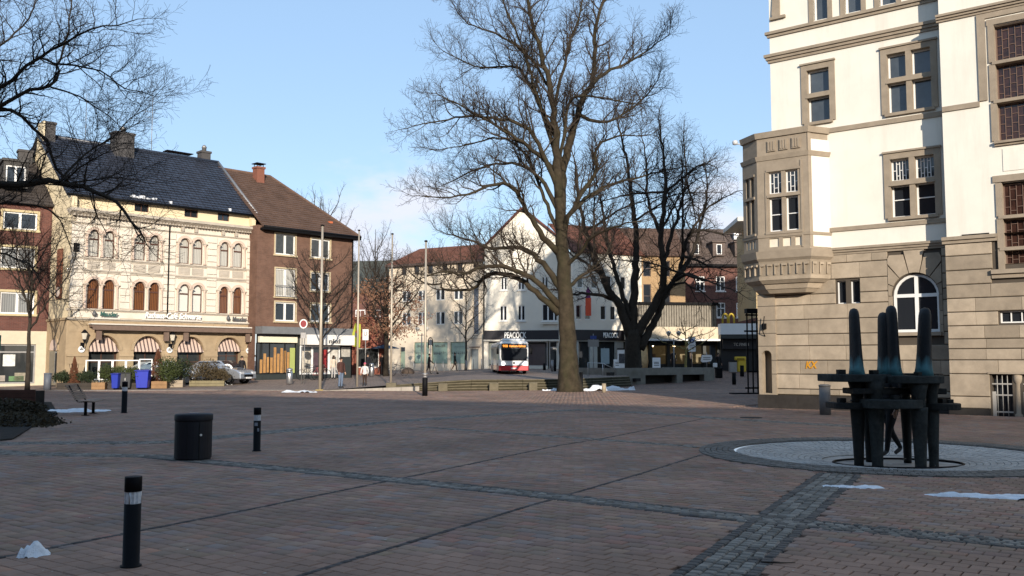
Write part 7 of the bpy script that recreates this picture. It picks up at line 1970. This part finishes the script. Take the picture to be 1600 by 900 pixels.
# ------------------------------------------------------------------ vehicles
def box_loft(sections, mb, mi=0, smooth=False):
    """loft closed sections (lists of points with the same count)"""
    n = len(sections[0]); vs = [p for s in sections for p in s]; fs = []
    for i in range(len(sections)-1):
        for k in range(n): fs.append((i*n+k, i*n+(k+1)%n, (i+1)*n+(k+1)%n, (i+1)*n+k))
    fs.append(tuple(range(n-1,-1,-1))); fs.append(tuple((len(sections)-1)*n+k for k in range(n)))
    mb.add(vs, fs, mi, smooth)
BUSW = pm("white_bus_paint", (.80,.80,.78), .3, .03, 2, coat=.5); BUSR = pm("red_bus_paint", (.52,.02,.03), .3, .05, 2, coat=.5)
LEDM = pm("orange_display_dots", (.9,.3,.03), .5, 0, emit=((1,.33,.05), 1.6)); HEADL = pm("headlight_sun_glare", (.9,.9,.9), .05, 0, emit=((1,.96,.9), 5))  # headlight glow stands for the sun's glare on the glass
bus = thing("city_bus", "white and red city bus with an orange display, facing us before the corner house", "bus", (.15,66.6,gz(.15,67)), R(4.5))
bus.scale = (.84,.95,.82)
# local: x across, y back (0 front), z up
def bsec(y, w, z0, z1, r=.22):
    return [(-w,y,z0),(w,y,z0),(w,y,z1-r),(w-r*.4,y,z1-r*.25),(w-r,y,z1),(-w+r,y,z1),(-w+r*.4,y,z1-r*.25),(-w,y,z1-r)]
m = MB(); box_loft([bsec(.0,1.16,.72,2.72),bsec(.12,1.24,.72,2.86),bsec(.5,1.25,.72,2.9),bsec(11.5,1.25,.72,2.9),bsec(11.9,1.2,.72,2.8)], m); m.build("body", BUSW, bus)
m = MB(); box_loft([[(-1.17,-.03,.34),(1.17,-.03,.34),(1.17,-.03,.74),(-1.17,-.03,.74)],[(-1.27,.2,.30),(1.27,.2,.30),(1.27,.2,.76),(-1.27,.2,.76)],[(-1.27,11.9,.30),(1.27,11.9,.30),(1.27,11.9,.76),(-1.27,11.9,.76)]], m); m.build("skirt", BUSR, bus)
m = MB(); m.prism([(-1.06,1.18),(1.06,1.18),(1.12,1.5),(1.12,2.25),(-1.12,2.25),(-1.12,1.5)], -.045, .05, 'y'); m.build("windscreen", GLASS, bus, bevel=.02)
m = MB(); m.box(-1.08,1.08,-.05,.05,2.27,2.66); m.build("display_box", pm("black_display",(.01,.01,.01),.25,0), bus)
lettering("908", .30, LEDM, bus, (-.98,-.06,2.36), width=.44, depth=.004, bold=.008)
lettering("Hamborn Rathaus", .26, LEDM, bus, (-.42,-.06,2.37), width=1.38, depth=.004, bold=.008)
m = MB(); m.box(-1.0,1.0,.5,3.4,2.88,3.12); m.build("roof_unit", BUSW, bus, bevel=.1)
for s in (-1,1):
    m = MB(); m.lathe([(.14,0),(.15,.03),(.1,.06)], 16); o = m.build("headlight", HEADL, bus, (s*.93,-.0,.92)); o.rotation_euler = (R(90),0,0)
    m = MB(); m.tube([(s*1.15,.1,2.6),(s*1.4,-.25,2.5),(s*1.42,-.3,2.2)], .03, 5); m.box(s*1.42-.1,s*1.42+.1,-.36,-.28,1.75,2.25); m.build("mirror", METAL_DARK, bus)
    m = MB(); m.box(s*1.256-.006,s*1.256+.006,.7,11.2,1.25,2.45); m.build("side_window", pm("green_tinted_bus_glass",(.05,.06,.05),.08,.3,1,coat=.4) if s < 0 else bpy.data.materials["green_tinted_bus_glass"], bus)
    for y in (2.4,8.6):
        m = MB(); m.lathe([(.47,-.14),(.48,-.1),(.48,.1),(.47,.14)], 20); m.lathe([(.26,-.145),(.26,.145)], 12, mi=1); o = m.build("wheel", [BLACK, METAL_GREY], bus, (s*1.13,y,.48)); o.rotation_euler = (0,R(90),0)
m = MB(); m.tube([(-.5,-.06,1.2),(.1,-.07,1.35)], .015, 4); m.build("wiper", BLACK, bus)
m = MB(); m.tube([(.1,-.06,1.2),(.7,-.07,1.35)], .015, 4); m.build("wiper", BLACK, bus)
m = MB(); m.box(-.26,.26,-.05,-.02,.46,.57); m.build("number_plate", WHITE_PAINT, bus)
m = MB(); m.lathe([(.09,0),(.09,.02)], 16); o = m.build("emblem", METAL_DARK, bus, (0,-.0,.98)); o.rotation_euler = (R(90),0,0)
m = MB(); m.box(-1.05,1.05,-.035,.0,.74,.78); m.build("bumper_seam", METAL_DARK, bus)

def car(label, x, y, rz, paint):
    t = thing("parked_car", label, "car", (x,y,gz(x,y)), rz, "cars parked before the cafe")
    prof = [(-2.15,.32),(-2.12,.85),(-1.95,.98),(-1.62,1.02),(-.95,1.42),(.55,1.45),(1.25,1.0),(1.9,.86),(2.15,.66),(2.18,.32)]
    m = MB(); secs = []
    def off(w, k): return [(px, w*(1 if pz < 1.03 else .80), pz) for px, pz in prof]
    n = len(prof)
    a = off(-.86,0); b = off(.86,0)
    m.add(a+b, [tuple(range(n)), tuple(range(2*n-1,n-1,-1))]+[(i, n+i, n+(i+1)%n, (i+1)%n) for i in range(n)]); m.build("body", paint, t, bevel=.05)
    m = MB()
    for s in (-1,1): m.add([(-1.45,s*.845,1.03),(-.92,s*.72,1.37),(.5,s*.72,1.39),(1.12,s*.84,1.03)], [(0,1,2,3)] if s > 0 else [(3,2,1,0)])
    m.build("side_window", GLASS, t, kind="stuff")
    m = MB(); m.add([(1.22,-.72,1.04),(1.22,.72,1.04),(.6,.62,1.42),(.6,-.62,1.42)], [(0,1,2,3)]); 
    for i,v in enumerate(m.v): m.v[i] = (v[0]+.03, v[1], v[2]+.02)
    m.build("windscreen", GLASS, t)
    for sx in (-1.35,1.35):
        for s in (-1,1):
            m = MB(); m.lathe([(.30,-.1),(.32,-.08),(.32,.08),(.30,.1)], 18); m.lathe([(.19,-.105),(.19,.105)], 12, mi=1); o = m.build("wheel", [BLACK, STEEL], t, (sx,s*.80,.32)); o.rotation_euler = (R(90),0,0)
    for s in (-1,1):
        m = MB(); m.box(2.02,2.16,s*.62-.17,s*.62+.17,.62,.76); m.build("headlight", LAMPGL, t)
        m = MB(); m.box(.95,1.1,s*.9-.08,s*.9+.08,1.0,1.12); m.build("mirror", paint, t)
    m = MB(); m.box(2.14,2.2,-.45,.45,.45,.6); m.build("grille", METAL_DARK, t)
    m = MB(); m.box(2.18,2.215,-.26,.26,.34,.44); m.build("number_plate", WHITE_PAINT, t)
car("silver car parked behind the reddish shrub near the cafe door", -18.35, 58.3, R(-18), pm("silver_car_paint",(.42,.44,.47),.25,.03,2,metal=.6,coat=.6))
car("white car whose roof shows above the shrubs before the middle arches", -21.6, 57.2, R(40), pm("white_car_paint",(.75,.75,.74),.3,.03,2,coat=.6))

def bicycle(label, x, y, rz, col):
    t = thing("bicycle", label, "bicycle", (x,y,gz(x,y)), rz, "parked bicycles")
    for dx in (-.52,.52):
        m = MB(); n = 20; m.tube([(.34*math.cos(2*math.pi*k/n),0,.34+.34*math.sin(2*math.pi*k/n)) for k in range(n+1)], .018, 5, cap=False)
        for k in range(8): m.tube([(0,0,.34),(.33*math.cos(k*.785),0,.34+.33*math.sin(k*.785))], .004, 3, cap=False)
        m.build("wheel", BLACK, t, (dx,0,0))
    m = MB()
    for a,b in (((-.52,.34),(-.08,.32)),((-.08,.32),(-.2,.85)),((-.2,.8),(.36,.82)),((-.08,.32),(.38,.72)),((-.52,.34),(-.2,.8)),((.34,.95),(.52,.34))): m.tube([(a[0],0,a[1]),(b[0],0,b[1])], .018, 5)
    m.build("frame", pm("bicycle_paint",col,.4,.05), t)
    m = MB(); m.tube([(.22,-.28,.98),(.34,0,1.0),(.22,.28,.98)], .014, 5); m.build("handlebar", STEEL, t)
    m = MB(); m.box(-.32,-.06,-.07,.07,.88,.94); m.build("saddle", BLACK, t, bevel=.02)
bicycle("dark bicycle leaning near the shop of the brown brick house", -13.55,62.2,R(30),(.03,.03,.035)); bicycle("second bicycle in the row, nearer the small street tree", -12.9,62.5,R(40),(.25,.05,.05))
bicycle("pale bicycle at the left side of the oak trunk", -10.9,72.6,R(10),(.3,.3,.3)); bicycle("bicycle at the right side of the oak trunk", -8.9,72.8,R(-15),(.1,.1,.12))

# ------------------------------------------------------------------ people
SKIN = pm("skin", (.42,.25,.17), .6, .05); SHOE = pm("dark_shoe", (.02,.018,.016), .6, .1)
def cloth(name, col): return bpy.data.materials.get(name) or pm(name, col, .85, .15, 12, .2, 60)
def person(label, x, y, rz, h, top, bottom, hair=(.03,.02,.015), stride=.0, arms=(.12,.12), coat=.88, bulk=1.0, lean=0.0, z=None, hat=None, female=False, arm_fwd=(0,0)):
    """local: faces -y; one continuous skinned body, materials by region, hair and small things as children"""
    s = h/1.75
    V, E, Rr, reg = [], [], [], []
    def add(p, r, g, par=None):
        V.append(Vector(p)); Rr.append(r); reg.append(g)
        if par is not None: E.append((par, len(V)-1))
        return len(V)-1
    pel = add((0,0,.95), (.145*bulk,.11*bulk), 'b')
    wai = add((0,-lean*.3,1.10), (.14*bulk,.105*bulk), 't', pel)
    che = add((0,-lean*.8,1.30), (.165*bulk,.12*bulk), 't', wai)
    shl = add((0,-lean,1.43), (.11*bulk,.085*bulk), 't', che)
    nek = add((0,-lean-.01,1.50), (.052,.055), 's', shl)
    chn = add((0,-lean-.03,1.575), (.068,.080), 's', nek)
    hed = add((0,-lean-.025,1.65), (.076,.092), 's', chn)
    tp = add((0,-lean-.01,1.725), (.055,.065), 's', hed)
    hands = []
    for sd, ar, af in ((-1,arms[0],arm_fwd[0]),(1,arms[1],arm_fwd[1])):
        a = add((sd*.185*bulk,-lean,1.40), (.066*bulk,.062*bulk), 't', shl)
        e = add((sd*(.20*bulk+ar*.5),-lean-.02-af*.3,1.13), (.052*bulk,.05*bulk), 't', a)
        w = add((sd*(.19*bulk+ar*.5),-lean-.10-af,.90+af*.35), (.036,.034), 't', e)
        hands.append((V[w], (V[w]-V[e]).normalized(), sd))
    for sd in (-1,1):
        st = stride*sd
        hp = add((sd*.088,0,.88), (.098*bulk,.10*bulk), 'b', pel)
        kn = add((sd*.095,-st*.30-.02,.50), (.068,.07), 'b', hp)
        an = add((sd*.10,-st*.62+.02+(.10 if st < 0 else 0),.10+(.05 if st < 0 else 0)), (.046,.05), 'b', kn)
        add((sd*.115,-st*.62-.14+(.12 if st < 0 else 0),.045+(.0 if st < 0 else 0)), (.042,.034), 'f', an)
    me = bpy.data.meshes.new("person")
    me.from_pydata([tuple(v) for v in V], E, [])
    tmp = bpy.data.objects.new("person", me); COL.objects.link(tmp)
    sk = tmp.modifiers.new("skin", 'SKIN'); sk.use_smooth_shade = True
    for i, (ra, rb_) in enumerate(Rr): me.skin_vertices[0].data[i].radius = (ra, rb_)
    me.skin_vertices[0].data[0].use_root = True
    ss = tmp.modifiers.new("sub", 'SUBSURF'); ss.levels = 1; ss.render_levels = 1
    dg = bpy.context.evaluated_depsgraph_get()
    body = bpy.data.meshes.new_from_object(tmp.evaluated_get(dg))
    bpy.data.objects.remove(tmp)
    # hands: a palm with four bent fingers and a thumb, joined to the same body mesh
    hm = MB()
    for p, d, sd in hands:
        d = (d+Vector((0,0,-.4))).normalized(); side = Vector((0,-1,0))-d*Vector((0,-1,0)).dot(d); side.normalize(); nn = d.cross(side)
        hm.tube([p-d*.02, p+d*.03, p+d*.085], [.03,.036,.032], 8)
        for k, ln in enumerate((.062,.075,.07,.055)):
            b = p+d*.08+side*(.026-.0175*k)
            hm.tube([b, b+d*ln*.5+nn*sd*-.006, b+d*ln*.85+nn*sd*-.026], [.0095,.009,.007], 5)
        hm.tube([p+d*.03+side*.03, p+d*.06+side*.052, p+d*.095+side*.055], [.012,.011,.008], 5)
    base = len(body.vertices)
    bv_ = [tuple(v.co) for v in body.vertices]; bf = [tuple(f.vertices) for f in body.polygons]
    allv = bv_ + hm.v; allf = bf + [tuple(i+base for i in f) for f in hm.f]
    fin = bpy.data.meshes.new("person"); fin.from_pydata(allv, [], allf)
    mats = [cloth("cloth_%s_%s_%s" % tuple(round(c,3) for c in top), top), cloth("cloth_%s_%s_%s" % tuple(round(c,3) for c in bottom), bottom), SKIN, SHOE]
    for q in mats: fin.materials.append(q)
    code = {'t':0,'b':1,'s':2,'f':3}
    segs = [(V[a],V[b],reg[b]) for a,b in E]
    for f in fin.polygons:
        f.use_smooth = True
        c = f.center
        if f.index >= len(bf): f.material_index = 2; continue
        best, g = 1e9, 't'
        for a,b,rg in segs:
            t_ = clamp((c-a).dot(b-a)/max(1e-9,(b-a).length_squared)); q = (a.lerp(b,t_)-c).length
            if q < best: best, g = q, rg
        if g == 's' and c.z < 1.49: g = 't'
        if g == 'b' and c.z > coat: g = 't'
        f.material_index = code[g]
    body_old = body; bpy.data.meshes.remove(body_old)
    o = link("person", fin, None, (x, y, gz(x,y) if z is None else z), rz)
    o.scale = (s,s,s)
    tag(o, label, "person")
    hx = Vector((0,-lean-.02,1.66))
    m = MB(); m.lathe([(.088,-.05 if not female else -.16),(.099,-.01),(.098,.04),(.075,.085),(.03,.108),(.005,.112)], 14, tuple(hx+Vector((0,.022,0))), sx=.92, sy=1.05)
    m.build("hair" if not hat else "hat", cloth("hair_%s_%s_%s" % hair, hair) if not hat else cloth("hat_%s_%s_%s" % hat, hat), o)
    m = MB(); m.tube([tuple(hx+Vector((0,-.085,-.01))), tuple(hx+Vector((0,-.112,-.035))), tuple(hx+Vector((0,-.09,-.045)))], [.008,.014,.009], 5)
    for sd in (-1,1): m.lathe([(.012,-.02),(.02,0),(.012,.02)], 6, tuple(hx+Vector((sd*.083,.0,-.025))))
    m.build("nose_and_ears", SKIN, o, kind="stuff")
    m = MB()
    for sd in (-1,1): m.box(sd*.032-.012,sd*.032+.012,hx.y-.098,hx.y-.085,hx.z-.008,hx.z+.004)
    m.box(-.025,.025,hx.y-.1,hx.y-.085,hx.z-.075,hx.z-.068); m.build("eyes_and_mouth", SHOE, o, kind="stuff")
    return o
person("man in a brown jacket and blue jeans standing beside the second flagpole", -9.78,53.2,R(55),1.76,(.075,.036,.03),(.13,.17,.24),bulk=1.18,coat=.90,arms=(.05,.05))
person("child in a white jacket and pink hat beside the second flagpole", -8.75,55.4,R(-15),1.38,(.62,.60,.57),(.045,.028,.022),hat=(.5,.10,.16),bulk=1.15)
pw_ = person("person in a black coat pushing a walking frame before the cream house", -7.0,78.2,R(95),1.72,(.014,.014,.016),(.03,.025,.025),stride=.25,coat=.72,bulk=1.15,lean=.06,arm_fwd=(.22,.22))
wf = thing("walking_frame", "metal walking frame held by the person in the black coat", "walking frame", (-6.5,78.2,gz(-6.5,78.2)))
m = MB()
for yy in (-.2,.2): m.tube([(-.2,yy,.95),(.0,yy,.85),(.25,yy,.05)], .018, 5); m.tube([(.0,yy,.85),(-.2,yy,.05)], .018, 5)
m.tube([(.1,-.2,.5),(.1,.2,.5)], .015, 5); m.build("frame", METAL_GREY, wf)
for yy in (-.2,.2):
    m = MB(); m.lathe([(.09,-.02),(.09,.02)], 10); o = m.build("wheel", BLACK, wf, (.25,yy,.09)); o.rotation_euler = (R(90),0,0)
person("person in a dark green coat walking past the slender young tree", -5.35,87.0,R(80),1.72,(.03,.034,.028),(.06,.03,.025),stride=.3,coat=.70,bulk=1.1)
person("person in dark clothes standing by the oak, the left one of two", -11.5,74.2,R(20),1.74,(.016,.017,.022),(.015,.015,.018),coat=.85,stride=.15)
person("person in dark clothes by the oak trunk, the right one of two", -10.45,75.2,R(-40),1.70,(.014,.014,.016),(.02,.02,.022),coat=.75,bulk=1.15)
person("woman in a cream jacket before the white shop front, left of the man", -12.25,63.9,R(30),1.62,(.55,.46,.36),(.40,.38,.36),female=True)
person("person in dark clothes at the cafe door beside the round topped board", -17.0,58.6,R(60),1.72,(.022,.02,.022),(.03,.022,.02),bulk=1.1)
person("person in dark clothes with a white bag at the right end of the planter", 16.3,73.6,R(15),1.74,(.018,.017,.018),(.02,.02,.022),stride=.2)
m = MB(); m.box(-.16,.16,-.08,.08,0,.34); tag(m.build("shoulder_bag", WHITE_PAINT, None, (16.02,73.45,gz(16.3,73.6)+.62), bevel=.03), "white bag held by the dark clothed person near the planter", "bag")
person("person in a pink jacket walking in the shaded street", 19.75,83.0,R(170),1.68,(.62,.09,.22),(.03,.03,.035),stride=.25,female=True)
person("dark figure behind the concrete planter near the yellowish tree trunk", 13.9,80.0,R(-20),1.72,(.016,.016,.018),(.02,.02,.022))
person("person in black walking behind the legs of the fountain sculpture", 6.99,17.3,R(-75),1.66,(.012,.012,.013),(.014,.014,.015),stride=.30,z=-.12,bulk=1.3)
